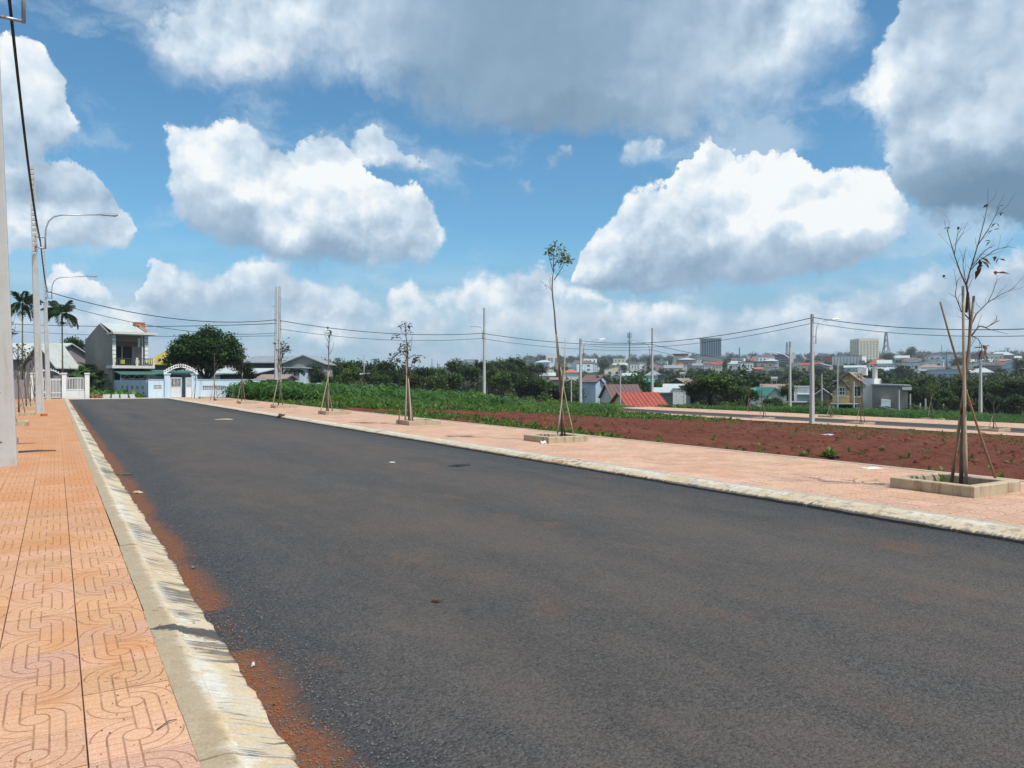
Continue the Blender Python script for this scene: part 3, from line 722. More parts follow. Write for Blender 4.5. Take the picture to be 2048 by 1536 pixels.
# ------------------------------------------------------------------ poles, lamps and cables
def concrete_pole(name, loc, H, w0, w1, slots, label, group, lean=(0, 0), rz=0.0, holes=True):
    root = empty(name, loc, rz, label, 'utility pole', group)
    root.rotation_euler = (lean[1], lean[0], rz)
    hs = H - slots                                   # below: solid shaft, above: two rails with rungs
    def sec(z):
        t = z / H; return (w0 + (w1 - w0) * t) / 2, (w0 + (w1 - w0) * t) / 2 * 0.82
    mb = MB(); rings = []
    zs = [-0.3, 0, hs * .25, hs * .5, hs * .75, hs]
    for z in zs:
        a, b = sec(max(z, 0)); c = 0.18 * a
        rings.append([(-a + c, -b, z), (a - c, -b, z), (a, -b + c, z), (a, b - c, z), (a - c, b, z), (-a + c, b, z), (-a, b - c, z), (-a, -b + c, z)])
    vs = [q for r in rings for q in r]; fs = [tuple(range(8))[::-1], tuple(range(40, 48))]
    for i in range(5):
        for k in range(8): fs.append((i * 8 + k, i * 8 + (k + 1) % 8, (i + 1) * 8 + (k + 1) % 8, (i + 1) * 8 + k))
    mb.add(vs, fs); sh = mb.build('shaft', M['pole'], root)
    top = MB()
    n = max(4, int(slots / 0.24)); dz = slots / n
    for sx in (-1, 1):
        a0, b0 = sec(hs); a1, b1 = sec(H); t = 0.30
        top.add([(sx * a0, -b0, hs), (sx * a0 * (1 - t * 1.2), -b0, hs), (sx * a0 * (1 - t * 1.2), b0, hs), (sx * a0, b0, hs),
                 (sx * a1, -b1, H), (sx * a1 * (1 - t * 1.2), -b1, H), (sx * a1 * (1 - t * 1.2), b1, H), (sx * a1, b1, H)],
                [(0, 1, 2, 3), (4, 5, 6, 7), (0, 1, 5, 4), (1, 2, 6, 5), (2, 3, 7, 6), (3, 0, 4, 7)])
    for i in range(n):
        z = hs + (i + .72) * dz; a, b = sec(z)
        top.box((0, 0, z), (a * 1.3, b * 1.7, dz * 0.56))
    top.build('slotted_top', M['pole'], root)
    if holes:
        hm = MB()
        for z in (0.45, 1.35, 2.15, 2.9, 3.8):
            a, b = sec(z); hm.tube([(-a * .3, -b - .003, z), (-a * .3, -b + .02, z)], 0.016, 8)
            hm.tube([(a + .003, 0.02, z + .3), (a - .02, 0.02, z + .3)], 0.014, 8)
        tag(hm.build('bolt_holes', M['darkhole'], root), kind='stuff')
    return root
M['darkhole'] = plain('shadowed_hole', (0.02, 0.018, 0.016), 0.95, 0.2)
M['plate'] = plain('pole_notice', (0.50, 0.51, 0.52), 0.6, 0.15)

def street_lamp(loc, zb, off, reach, rise, rz, label, group, dark=True, s=1.0):
    """bracket pipe clamped to a pole, curved arm and head; local +x points to the road"""
    root = empty('street_lamp', loc, rz, label, 'street lamp', group)
    mb = MB()
    for z in (zb, zb + 0.52 * s):
        mb.tube([(0.0, 0, z), (off, 0, z)], 0.030 * s, 8)
    mb.box((0.03, 0, zb + .26 * s), (.03, .05, .6 * s))
    mb.tube([(0.02, -.12, zb), (0.02, .12, zb)], 0.02, 6); mb.tube([(0.02, -.12, zb + .52 * s), (0.02, .12, zb + .52 * s)], 0.02, 6)
    mb.build('bracket', M['galv'], root, smooth=True)
    pts = [(off, 0, zb - .03)]
    z1 = zb + 0.55 * s
    pts += [(off, 0, z1), (off + .03 * s, 0, z1 + rise * .35), (off + .14 * s, 0, z1 + rise * .62), (off + .36 * s, 0, z1 + rise * .82), (off + .7 * s, 0, z1 + rise * .92), (off + reach, 0, z1 + rise * 1.08)]
    MB().tube(pts, [0.036 * s] * 2 + [.032 * s] * 5, 8).build('arm', M['galv'], root, smooth=True)
    hd = MB(); x0 = off + reach - .05; zt = z1 + rise * 1.08
    L = 0.78 * s
    prof = [(-.06, -.03), (-.13, -.055), (-.11, .02), (-.05, .07), (.05, .07), (.11, .02), (.13, -.055), (.06, -.03)]
    rings = []
    for t, k in ((0, .35), (.12, .85), (.5, 1.0), (.85, .95), (1, .55)):
        rings.append([(x0 + t * L, a * k * s, zt + t * L * .10 + c * k * s) for a, c in prof])
    vs = [q for r in rings for q in r]; fs = [tuple(range(8)), tuple(range(32, 40))]
    for i in range(4):
        for k in range(8): fs.append((i * 8 + k, i * 8 + (k + 1) % 8, (i + 1) * 8 + (k + 1) % 8, (i + 1) * 8 + k))
    hd.add(vs, fs); h = hd.build('lamp_head', M['lamptop' if dark else 'lampwhite'], root)
    g = MB().box((x0 + L * .58, 0, zt + L * .058 - .058 * s), (L * .6, .17 * s, .03 * s)).build('lamp_glass', M['lampglass'], h)
    g.rotation_euler = (0, 0, 0)
    return root

GP = 'concrete poles along the left pavement'
P1 = (-0.80, 16.9, ZW); P2 = (-0.67, 43.9, ZW); P3 = (-0.51, 70.5, ZW)
poles_l = [(P1, 'big concrete pole cut off by the left edge of the photo'), (P2, 'second concrete pole on the left pavement, between the cropped pole and the far gate pole'), (P3, 'third concrete pole on the left pavement, standing beside the white gate')]
for i, (p, lb) in enumerate(poles_l):
    concrete_pole('utility_pole', p, 11.9, 0.36, 0.19, 4.2, lb, GP, lean=(-R(1.5), 0))
GL = 'street lamps on the left pavement poles'
lean_at = lambda p, z: (p[0] - z * math.tan(R(1.5)), p[1], p[2])
street_lamp(lean_at(P1, 8.4), 8.22, 0.52, 2.45, 1.25, 0, 'bracket of the street lamp at the top left corner', GL)
street_lamp(lean_at(P2, 8.4), 8.0, 0.46, 2.45, 1.25, 0, 'street lamp with grey head on the second left pole', GL)
street_lamp(lean_at(P3, 8.4), 8.0, 0.46, 2.45, 1.25, 0, 'smaller looking street lamp above the right areca palm', GL)

def pole_px(px, ytop, D, H, w0, w1, slots, label, group, lamp=None, name='utility_pole', zb=None, rz=0.0):
    x, y = XY(px, D); ztop = CAMH + (HY - ytop) / FPX * D
    base = (x, y, ztop - H); concrete_pole(name, base, H, w0, w1, slots, label, group, rz=rz, holes=False)
    if lamp:
        zl, off, reach, rise, rot, lb, s = lamp
        street_lamp((x, y, ztop - H), zl, off, reach, rise, rot, lb, 'street lamps across the field', dark=False, s=s)
    return Vector((x, y, ztop)), H
GF = 'concrete poles beyond the corn field'
A1, _ = pole_px(552, 574, 82, 11.9, .34, .17, 5.0, 'left one of the twin slotted poles behind the corn', GF)
A1b, _ = pole_px(559.5, 573, 83.5, 12.1, .36, .18, 5.0, 'right one of the twin slotted poles behind the corn', GF, (8.6, .45, 2.2, 1.0, R(90), 'street lamp on the twin poles behind the corn', 1.0))
A2, _ = pole_px(968.5, 616, 93, 11.9, .36, .18, 2.2, 'tall slim pole in the middle of the photo above the corn', GF, (8.2, .45, 2.2, 1.0, R(90), 'street lamp on the tall pole in the middle', 1.0))
A3, _ = pole_px(1304.5, 656, 107, 11.6, .36, .18, 2.0, 'slim pole rising out of the red metal roof house', GF, (8.0, .45, 2.2, 1.0, R(110), 'street lamp beside the red metal roof', 1.0))
B1, _ = pole_px(1161, 677, 87, 7.7, .32, .22, .6, 'short thick pole right of the green tufted sapling', GF, (5.8, .4, 2.1, 1.2, R(-5), 'street lamp right of the green tufted sapling', 1.0))
B2, _ = pole_px(1624, 628, 53, 7.55, .32, .17, .6, 'pale pole on the side street left of the yellow house', GF, (5.55, .36, 1.55, 1.15, R(-5), 'curved street lamp above the side street left of the yellow house', .85))
B3, _ = pole_px(1580, 683, 80, 7.6, .30, .17, .6, 'slim pole behind the side street hedge', GF)
B4, _ = pole_px(1961, 722, 92, 7.6, .42, .26, .6, 'pale square pole seen behind the bare sapling', GF, (4.9, .3, 1.6, .9, R(180), 'street lamp arm on the pole behind the bare sapling', .9))
B5, _ = pole_px(1750, 733, 95, 6.6, .62, .50, .5, 'thick dark grey pole between the yellow and grey houses', GF)
for px, yt, yb, D, lb in [(1142.5, 750, 812, 100, 'thin pale post just left of the short thick pole'), (1240.5, 740, 822, 95, 'dark post with insulators beside the brown roof'), (1675, 722, 822, 85, 'thin post before the yellow house, left one'),
                          (1707.5, 763, 822, 80, 'thin post before the yellow house, at its door'), (1761, 760, 822, 90, 'thin dark post against the grey block house'), (1798, 780, 836, 72, 'slim post at the corner of the grey block house'),
                          (1820.5, 788, 834, 80, 'first of the field posts right of the grey block house'), (1840.5, 806, 838, 80, 'short field post left of the tallest one'), (1851, 797, 839, 76, 'tallest field post in the row before the trees'), (1887, 808, 836, 82, 'short field post at the trees left of the bare sapling'),
                          (728, 710, 770, 120, 'thin lamp post among the middle trees'), (1643.5, 748, 812, 90, 'thin pale post right of the side street pole')]:
    x, y = XY(px, D); zt = CAMH + (HY - yt) / FPX * D; zbm = CAMH + (HY - yb) / FPX * D - .8
    tag(MB().tube([(x, y, zbm), (x, y, zt)], [.10, .075], 8).build('post', M['pole']), lb, 'post', 'slim posts beyond the field')

def cable(a, b, sag, r, label, n=18, group='overhead cables'):
    a = Vector(a); b = Vector(b)
    pts = [a.lerp(b, t / n) - Vector((0, 0, sag * 4 * (t / n) * (1 - t / n))) for t in range(n + 1)]
    return tag(MB().tube(pts, r, 6, cap=False).build('overhead_cable', M['cable'], smooth=True), label, 'cable', group)
def on(p, z, dx=0.0): q = lean_at(p, z); return (q[0] + dx, q[1], p[2] + z)
P0 = (-0.9, -10.0, ZW)
cable(on(P0, 9.2, .3), on(P1, 8.75, .3), .5, .022, 'thick black cable running out above the cropped pole')
cable(on(P0, 8.9, .3), on(P1, 8.45, .3), .5, .016, 'thin black cable running out above the cropped pole')
cable(on(P1, 8.75, .3), on(P2, 8.5, .24), .55, .024, 'thick twisted black cable from the cropped pole to the second pole')
cable(on(P1, 8.45, .3), on(P2, 8.25, .24), .60, .016, 'thin black cable under the thick one between the left poles')
cable(on(P2, 8.5, .24), on(P3, 8.4, .22), .45, .024, 'thick black cable between the second and third left poles')
cable(on(P2, 8.25, .24), on(P3, 8.0, .22), .5, .016, 'thin black cable between the second and third left poles')
def att(t, d): return (t.x, t.y - .1, t.z - d)
c3 = on(P3, 8.5, .2)
cable(c3, att(A1, 3.5), 1.05, .034, 'thick cable sagging from the left poles to the twin poles')
cable(on(P3, 7.8, .2), att(A1, 4.9), 1.0, .024, 'thin cable sagging from the left poles to the twin poles')
lft = P(-120, 640, 100)
cable(lft, att(A1, 3.9), .55, .034, 'thick cable coming from the left behind the palms')
cable((lft[0], lft[1], lft[2] - .75), att(A1, 5.2), .55, .024, 'thin cable coming from the left behind the palms')
cable(att(A1b, 3.7), att(A2, 3.05), .7, .034, 'thick cable between the twin poles and the middle pole')
cable(att(A1b, 4.6), att(A2, 3.65), .7, .024, 'thin cable between the twin poles and the middle pole')
cable(att(A2, 3.1), att(A3, 2.25), .55, .034, 'thick cable from the middle pole to the red roof pole')
cable(att(A2, 3.75), att(A3, 3.0), .55, .024, 'thin cable from the middle pole to the red roof pole')
far = P(1560, 728, 130)
cable(att(A3, 2.3), far, .5, .034, 'thick cable running right from the red roof pole')
cable(att(A3, 3.1), (far[0], far[1], far[2] - .6), .5, .024, 'thin cable running right from the red roof pole')
cable(att(B1, .28), att(B2, .25), .85, .026, 'thick cable from the short pole up to the side street pole')
cable(att(B1, .75), att(B2, .62), .85, .018, 'thin cable from the short pole up to the side street pole')
out = P(2320, 640, 34)
cable(att(B2, .25), out, .62, .022, 'thick cable running out of the photo right of the bare sapling')
cable(att(B2, .62), (out[0], out[1], out[2] - .35), .62, .016, 'thin cable running out of the photo right of the bare sapling')
for k, (pa, pb, D) in enumerate([((1500, 741), (1960, 748), 96), ((1500, 747), (1960, 754), 96)]):
    cable(P(pa[0], pa[1], D), P(pb[0], pb[1], D), .25, .022, ['upper', 'lower'][k] + ' of the two cables crossing before the far houses')

# ------------------------------------------------------------------ planters and saplings
def planter_mesh(s=1.2, t=0.14, h=0.155):
    mb = MB(); o = s / 2; i = o - t; b = 0.012
    V = []
    for (r, z) in ((o, -0.02), (o, h - b), (o - b, h), (i + b, h), (i, h - b), (i, -0.02)):
        V += [(-r, -r, z), (r, -r, z), (r, r, z), (-r, r, z)]
    F = []
    for L in range(5):
        for k in range(4): F.append((L * 4 + k, L * 4 + (k + 1) % 4, L * 4 + 4 + (k + 1) % 4, L * 4 + 4 + k))
    mb.add(V, F); return mb.mesh('frame', M['cement'])
PL_ME = planter_mesh()
def planter_soil():
    n = 9; xs = np.linspace(-.47, .47, n); X, Y = np.meshgrid(xs, xs)
    Z = 0.045 + 0.05 * (fbm2(X + 3, Y + 5, 9, 5, 3) - .5)
    i = (np.arange(n - 1)[:, None] * n + np.arange(n - 1)[None]).ravel()
    return np_mesh('soil', np.stack([X, Y, Z], -1).reshape(-1, 3), np.stack([i, i + 1, i + n + 1, i + n], -1), M['soil'], smooth=True)
PL_SOIL = planter_soil()
def planter(x, y, z, label, group, rz=0.0, s=1.0):
    r = empty('tree_planter', (x, y, z), rz + random.gauss(0, .01), label, 'planter', group)
    link('frame', PL_ME, r, scale=(s, s, 1)); link('soil', PL_SOIL, r, scale=(s, s, 1)); return r

def leaf_quads(pts, size, var=0.4, droop=0.3, seed=0, folded=True):
    """small folded leaves: two quads each"""
    rs = np.random.default_rng(seed); V, F = [], []
    for p in pts:
        L = size * (1 + var * (rs.random() * 2 - 1)); w = L * 0.24
        a = rs.random() * 2 * math.pi; e = rs.normal(-droop, .5)
        d = np.array([math.cos(a) * math.cos(e), math.sin(a) * math.cos(e), math.sin(e)])
        s = np.cross(d, [0, 0, 1.0]); s /= np.linalg.norm(s) + 1e-6; u = np.cross(s, d)
        p = np.asarray(p, float); b = len(V)
        V += [p, p + d * L * .45 + s * w + u * .12 * L, p + d * L, p + d * L * .45 - s * w + u * .12 * L, p + d * L * .5]
        F += [(b, b + 1, b + 2, b + 4), (b, b + 4, b + 2, b + 3)]
    return np.array(V), np.array(F)

def stake(a, b, r, mat, label, group='stakes propping the saplings'):
    a = Vector(a); b = Vector(b); m = a.lerp(b, .5) + Vector((random.gauss(0, .012), random.gauss(0, .012), 0)) * (b - a).length
    n = 7; pts = []; rad = []
    for i in range(n):
        t = i / (n - 1); q = a.lerp(b, t) + (m - a.lerp(b, .5)) * (4 * t * (1 - t)); pts.append(q); rad.append(r * (1.1 - .35 * t) * random.uniform(.92, 1.1))
    return tag(MB().tube(pts, rad, 7).build('support_stake', M[mat], smooth=True), label, 'stake', group)

def twig_tree(root, trunk, r0, r1, branches, mat_t='bark', twigs=0, seed=1, twiglen=.5):
    """trunk and branches in root-local coordinates; returns twig tips"""
    rs = random.Random(seed)
    n = len(trunk); rad = [r0 + (r1 - r0) * i / (n - 1) for i in range(n)]
    MB().tube(trunk, rad, 8).build('trunk', M[mat_t], root, smooth=True)
    tips = []; mb = MB(); tw = MB()
    for pts, ra, rb in branches:
        k = len(pts); mb.tube(pts, [ra + (rb - ra) * i / (k - 1) for i in range(k)], 6)
        tips.append(Vector(pts[-1]))
        for i in range(1, k):
            for _ in range(twigs):
                t = rs.random(); p = Vector(pts[i - 1]).lerp(Vector(pts[i]), t); d = (Vector(pts[i]) - Vector(pts[i - 1])).normalized()
                q = Vector((rs.gauss(0, .55), rs.gauss(0, .55), rs.gauss(.15, .4))) + d; q.normalize(); L = twiglen * rs.uniform(.4, 1.2)
                q2 = (q + Vector((rs.gauss(0, .3), rs.gauss(0, .3), rs.gauss(.1, .3)))).normalized()
                e1 = p + q * L * .5; e2 = e1 + q2 * L * .5
                tw.tube([p, e1, e2], [rb * .9, rb * .7, rb * .4], 4); tips.append(e2)
    if mb.v: mb.build('branches', M['twig'], root, smooth=True)
    if tw.v: tag(tw.build('twigs', M['twig'], root), kind='stuff')
    return tips

GS = 'saplings planted along the right pavement'; GPL = 'square planters along the right pavement'
PY = [6.3, 16.6, 25.4, 35.0, 44.3, 53.6, 62.6, 70.2]
PLB = ['near square concrete planter holding the bare leafless sapling', 'square planter holding the sapling with a green tuft', 'square planter holding the sapling with clumps of dull dark leaves',
       'square planter holding the tall bare whip sapling', 'square planter before the twin poles', 'planter sixth from the right along the road', 'planter second from the gate of the blue wall', 'planter nearest the gate of the blue wall']
for y, lb in zip(PY, PLB): planter(11.14, y, ZW, lb, GPL)

def rel(px, py, D, o): return tuple(P(px, py, D) - Vector(o))
# 1: bare sapling in the near planter
o1 = Vector((11.14, 6.3, ZW)); D1 = 11.09
s1 = empty('sapling', o1, 0, 'bare sapling with a few withered leaves in the near right planter', 'sapling', GS)
q = lambda px, py, dd=0.0: rel(px, py, D1 + dd, o1)
tr = [q(1923, 972), q(1924, 900), q(1928, 820), q(1931, 760), q(1938, 690), q(1940, 640), q(1937, 600)]
br = [([q(1937, 600), q(1932, 570), q(1940, 540, .1), q(1955, 490, .2), q(1968, 440, .3), q(1975, 408, .35)], .016, .004),
      ([q(1955, 490, .2), q(1975, 460, .1), q(1998, 415, -.1)], .008, .003),
      ([q(1934, 575), q(1920, 545, -.1), q(1908, 510, -.2), q(1896, 470, -.25), q(1893, 455, -.3)], .012, .003),
      ([q(1908, 510, -.2), q(1912, 480, -.1), q(1916, 458, 0)], .006, .003),
      ([q(1940, 640), q(1922, 622, -.1), q(1910, 590, -.15), q(1914, 560, -.2)], .010, .004),
      ([q(1942, 650), q(1952, 628, .2), q(1975, 605, .35), q(2000, 590, .5), q(2030, 575, .6)], .011, .003),
      ([q(1975, 605, .35), q(1985, 585, .3), q(1990, 570, .3)], .006, .003),
      ([q(1942, 672), q(1958, 652, .1), q(1972, 655, .15), q(1998, 641, .2)], .012, .006),
      ([q(1944, 672), q(1956, 678, -.1), q(1963, 690, -.1), q(1964, 700, -.1)], .007, .004),
      ([q(1940, 540, .1), q(1960, 520, -.2), q(1990, 500, -.35), q(2018, 492, -.4)], .008, .003),
      ([q(1945, 530, .1), q(1970, 500, .3), q(1990, 490, .4)], .007, .003),
      ([q(1930, 560), q(1925, 530, .15), q(1930, 500, .2)], .006, .003)]
tips = twig_tree(s1, tr, .031, .015, br, 'bark', 2, 5, .36)
def leaves(root, pts, size, mat, seed, name='leaves', droop=.6, var=.4):
    V, F = leaf_quads(pts, size, var, droop, seed); return tag(link(name, np_mesh(name, V, F, M[mat]), root), kind='stuff')
dl = [q(1893, 455, -.3), q(1916, 453), q(1975, 408, .35), q(1998, 412), q(2000, 425), q(1992, 446), q(1985, 460), q(1981, 482), q(1887, 556)]
leaves(s1, dl * 2, .075, 'twig', 3, 'dry_leaves')
wl = [q(1957, 518, -.2), q(1960, 525, -.2), q(1963, 534, -.2), q(1990, 516, -.3), q(1996, 518, -.3), q(1989, 546), q(1964, 698), q(1968, 704), q(1966, 695), q(1932, 815, -.08), q(1935, 805, -.08)]
for k_, w_ in enumerate(wl):
    o_ = leaves(s1, [w_, (w_[0] + .02, w_[1], w_[2] + .03)], .15, 'deadleaf', 8 + k_, 'withered_leaf'); del o_['kind']
twb = MB().tube([q(1932, 625, -.04), q(1934, 600, -.04), q(1935, 585, -.03)], .019, 7).build('dead_bark', M['deadleaf'], s1)
stake(P(1933, 970, 10.95), P(1925, 572, 11.0), .0235, 'bamboo', 'pale straight stake tied against the bare sapling')
stake(P(1903, 968, 11.2), P(1947, 592, 11.0), .021, 'wood', 'brown stake leaning right across the bare sapling')
stake(P(1993, 962, 11.3), P(1880, 604, 10.9), .0175, 'wood', 'brown stake leaning left across the bare sapling')
stake(P(1911, 940, 11.6), P(1934, 780, 11.15), .013, 'bamboo', 'thin back stake of the bare sapling')
tie = MB()
for zz in (0, .03, .055): tie.tube([P(1926 + 9 * math.cos(a), 770, 11.05) + Vector((0, .05 * math.sin(a), zz + .01 * math.sin(2 * a))) for a in np.linspace(0, 2 * math.pi, 9)], .007, 5, cap=False)
tag(tie.build('tie_rope', M['cable']), 'dark cord binding the stakes to the bare sapling', 'cord')
# 2: green tuft
o2 = Vector((11.14, 16.6, ZW)); D2 = 19.96
s2 = empty('sapling', o2, 0, 'tall thin sapling topped by a small green tuft', 'sapling', GS)
q = lambda px, py, dd=0.0: rel(px, py, D2 + dd, o2)
tr = [q(1124, 878), q(1123, 800), q(1121, 745), q(1115, 690), q(1111, 655), q(1109, 625), q(1106, 600), q(1104, 575), q(1105, 555), q(1108, 540)]
br = [([q(1107, 545), q(1101, 525, .1), q(1097, 508, .2)], .010, .004), ([q(1107, 540), q(1107, 520), q(1108, 500)], .011, .004), ([q(1108, 560), q(1118, 545, -.1), q(1126, 532, -.2), q(1132, 515, -.2)], .011, .004),
      ([q(1107, 535), q(1115, 520, .1), q(1124, 505, .2)], .008, .004), ([q(1104, 582), q(1098, 575), q(1090, 570)], .006, .003), ([q(1102, 580), q(1100, 565), q(1101, 555)], .005, .003)]
twig_tree(s2, tr, .031, .011, br, 'bark', 2, 7, .3)
rs = np.random.default_rng(3); pts = []
for c, n, sp in (((1102, 503), 34, 5), ((1109, 512), 28, 7), ((1112, 497), 16, 5), ((1122, 515), 26, 6), ((1130, 520), 30, 5), ((1137, 517), 24, 5), ((1130, 506), 12, 4), ((1122, 530), 10, 5), ((1098, 498), 8, 3), ((1128, 497), 5, 2)):
    for _ in range(n): pts.append(q(c[0] + rs.normal(0, sp), c[1] + rs.normal(0, sp), rs.normal(0, .16)))
leaves(s2, pts, .115, 'freshleaf', 4, 'leaves', .1)
leaves(s2, [q(1088, 570), q(1092, 575), q(1101, 548)], .07, 'deadleaf', 5, 'dry_leaves')
stake(P(1115, 868, 19.7), P(1131, 676, 20.1), .017, 'bamboo', 'pale stake leaning right against the green tufted sapling')
stake(P(1147, 868, 20.3), P(1121, 735, 19.9), .016, 'bamboo', 'pale stake leaning left against the green tufted sapling')
stake(P(1130, 872, 20.2), P(1112, 668, 19.9), .022, 'wood', 'thick brown stake tied along the green tufted sapling')
# 3: dull dark leaf clumps
o3 = Vector((11.14, 25.4, ZW)); D3 = 27.5
s3 = empty('sapling', o3, 0, 'sapling with separate clumps of dull dark leaves, third from the right', 'sapling', GS)
q = lambda px, py, dd=0.0: rel(px, py, D3 + dd, o3)
tr = [q(818, 848), q(817, 790), q(815, 740), q(815, 700), q(812, 670), q(811, 650)]
br = [([q(816, 745), q(800, 735, .2), q(790, 725, .3), q(786, 710, .3)], .014, .006), ([q(816, 740), q(828, 730, -.2), q(833, 715, -.3)], .012, .005), ([q(815, 715), q(806, 705), q(799, 700)], .010, .005), ([q(814, 690), q(824, 680), q(826, 668)], .008, .004),
      ([q(812, 672), q(803, 664), q(801, 655)], .008, .004), ([q(815, 705), q(822, 695), q(824, 684)], .008, .004), ([q(813, 668), q(820, 660), q(823, 663)], .005, .003)]
twig_tree(s3, tr, .036, .014, br, 'bark', 1, 9, .35)
pts = []
for c, n, sp in (((787, 716), 22, 5), ((794, 726), 22, 5), ((800, 704), 26, 4), ((808, 690), 22, 4), ((813, 698), 22, 4), ((834, 716), 26, 4), ((829, 722), 14, 4), ((793, 672), 12, 3), ((801, 652), 7, 2), ((814, 648), 12, 3), ((812, 660), 8, 3), ((823, 664), 3, 1), ((806, 728), 12, 4), ((821, 732), 10, 4), ((813, 715), 14, 3)):
    for _ in range(n): pts.append(q(c[0] + rs.normal(0, sp), c[1] + rs.normal(0, sp), rs.normal(0, .15)))
leaves(s3, pts, .16, 'darkleaf', 6, 'leaves', .1)
pts = [q(815 + rs.normal(0, 4), 748 + rs.normal(0, 6), rs.normal(0, .1)) for _ in range(30)]
leaves(s3, pts, .12, 'deadleaf', 7, 'withered_leaves')
stake(P(810, 846, 27.2), P(812, 690, 27.4), .028, 'bamboo', 'pale stake beside the sapling with dull leaf clumps'); stake(P(797, 846, 27.2), P(799, 818, 27.3), .022, 'wood', 'short peg left of the sapling with dull leaf clumps')
stake(P(826, 847, 27.8), P(812, 750, 27.5), .024, 'wood', 'brown stake right of the sapling with dull leaf clumps'); stake(P(822, 848, 27.1), P(816, 752, 27.5), .024, 'bamboo', 'second pale stake of the sapling with dull leaf clumps')

# the further ones: (px base, py base, y, trunk top px, top py, leaf clumps, mat, label)
def far_sapling(px, py, D, top, clumps, mat, label, group, stakes=3, seed=0, zoff=0.0, thick=1.0, r=.036, bare=5):
    rr = random.Random(seed); nr = np.random.default_rng(seed)
    o = P(px, py, D); o.z += zoff
    root = empty('sapling', o, 0, label, 'sapling', group)
    q = lambda a, b, dd=0.0: rel(a, b, D + dd, o)
    n = 6; tr = [q(px + (top[0] - px) * i / (n - 1) + rr.gauss(0, .8), py + (top[1] - py) * i / (n - 1), rr.gauss(0, .06)) for i in range(n)]
    br = []
    for _ in range(bare):
        t = rr.uniform(.5, .95); a = (px + (top[0] - px) * t, py + (top[1] - py) * t); s = rr.choice((-1, 1)); L = rr.uniform(.25, .7) * FPX / D
        br.append(([q(*a), q(a[0] + s * L * .3, a[1] - L * .5, .1), q(a[0] + s * L * .45, a[1] - L * 1.0, .15)], .012 * thick, .005))
    for c in clumps: br.append(([q(px + (top[0] - px) * .6, py + (top[1] - py) * .6), q((px + c[0]) / 2, c[1] + 12), q(c[0], c[1])], .012, .006))
    twig_tree(root, tr, r, .012, br, 'bark', 1, seed, .3)
    pts = []
    for c in clumps:
        for _ in range(c[3]): pts.append(q(c[0] + nr.normal(0, c[2]), c[1] + nr.normal(0, c[2] * 1.2), nr.normal(0, .2)))
    if pts: leaves(root, pts, .19, mat, seed, 'leaves', .1)
    nm = label.split(' sapling')[0] if ' sapling' in label else label
    for k in range(stakes):
        dx = (-1, 1, .3)[k] * .3 * FPX / D; w = ('bamboo', 'wood', 'bamboo')[k]
        stake(P(px + dx, py, D + rr.uniform(-.25, .25)), P(px + (top[0] - px) * .5 - dx * .15, py + (top[1] - py) * rr.uniform(.45, .62), D), .022 * thick, w,
              ('left', 'right', 'middle')[k] + ' stake of the ' + label[:70].split(',')[0])
    return root
def DD(y): return y * CY + 11.14 * SY
far_sapling(653, 827, DD(35.0), (660, 660), [(660, 664, 2.5, 12)], 'darkleaf', 'tall bare whip sapling, fourth from the right', GS, 3, 21, bare=3)
far_sapling(555, 816, DD(44.3), (566, 685), [(568, 692, 5, 40), (562, 705, 5, 40), (573, 702, 4, 26), (549, 686, 2, 8), (560, 718, 4, 24)], 'darkleaf', 'leafy sapling leaning before the twin poles', GS, 2, 22)
far_sapling(482, 808, DD(53.6), (487, 700), [(492, 697, 3, 4), (487, 706, 4, 4)], 'twig', 'bare sapling rising out of the dark shrub', GS, 2, 23)
far_sapling(428, 802, DD(62.6), (429, 706), [(429, 708, 2, 6)], 'darkleaf', 'slender sapling before the blue wall right of the gate', GS, 2, 24)
far_sapling(389, 799, DD(70.2), (391, 735), [(391, 738, 3, 14), (386, 742, 3, 8)], 'deadleaf', 'small sapling at the right gate pillar', GS, 1, 25)

# left pavement planters and dead saplings
GL1 = 'square planters along the left pavement'; GL2 = 'dead saplings along the left pavement'
LB = ['planter peeping out right behind the cropped pole', 'dusty planter just right of the cropped pole', 'second dusty planter beyond the cropped pole', 'third dusty planter beyond the cropped pole', 'fourth dusty planter beyond the cropped pole', 'farthest dusty planter on the left pavement']
for k, y in enumerate([22.4, 31.8, 40.6, 49.6, 58.6, 67.6]):
    planter(-1.42, y, ZW, LB[k], GL1)
    if k == 0: continue
    D = y * CY - 1.42 * SY
    b = P(0, 0, 1); x, yy = -1.42 , y
    u = ((x * CY - yy * SY) / D) * FPX + CX; v = HY + (CAMH - ZW) / D * FPX
    top = [0, 640, 690, 695, 700, 690][k]
    cl = [(u - 6, top + 12, 4, 14), (u + 5, top + 26, 4, 12), (u, top + 4, 4, 10)] if k < 4 else [(u, top + 6, 3, 10)]
    far_sapling(u, v, D, (u - 2, top), cl, 'twig', ['', 'nearest dead sapling with withered leaves behind the cropped pole', 'second dead sapling behind the cropped pole', 'third dead sapling left of the second pole', 'fourth dead sapling left of the second pole', 'farthest dead sapling before the grey house'][k], GL2, 2, 40 + k, bare=7)

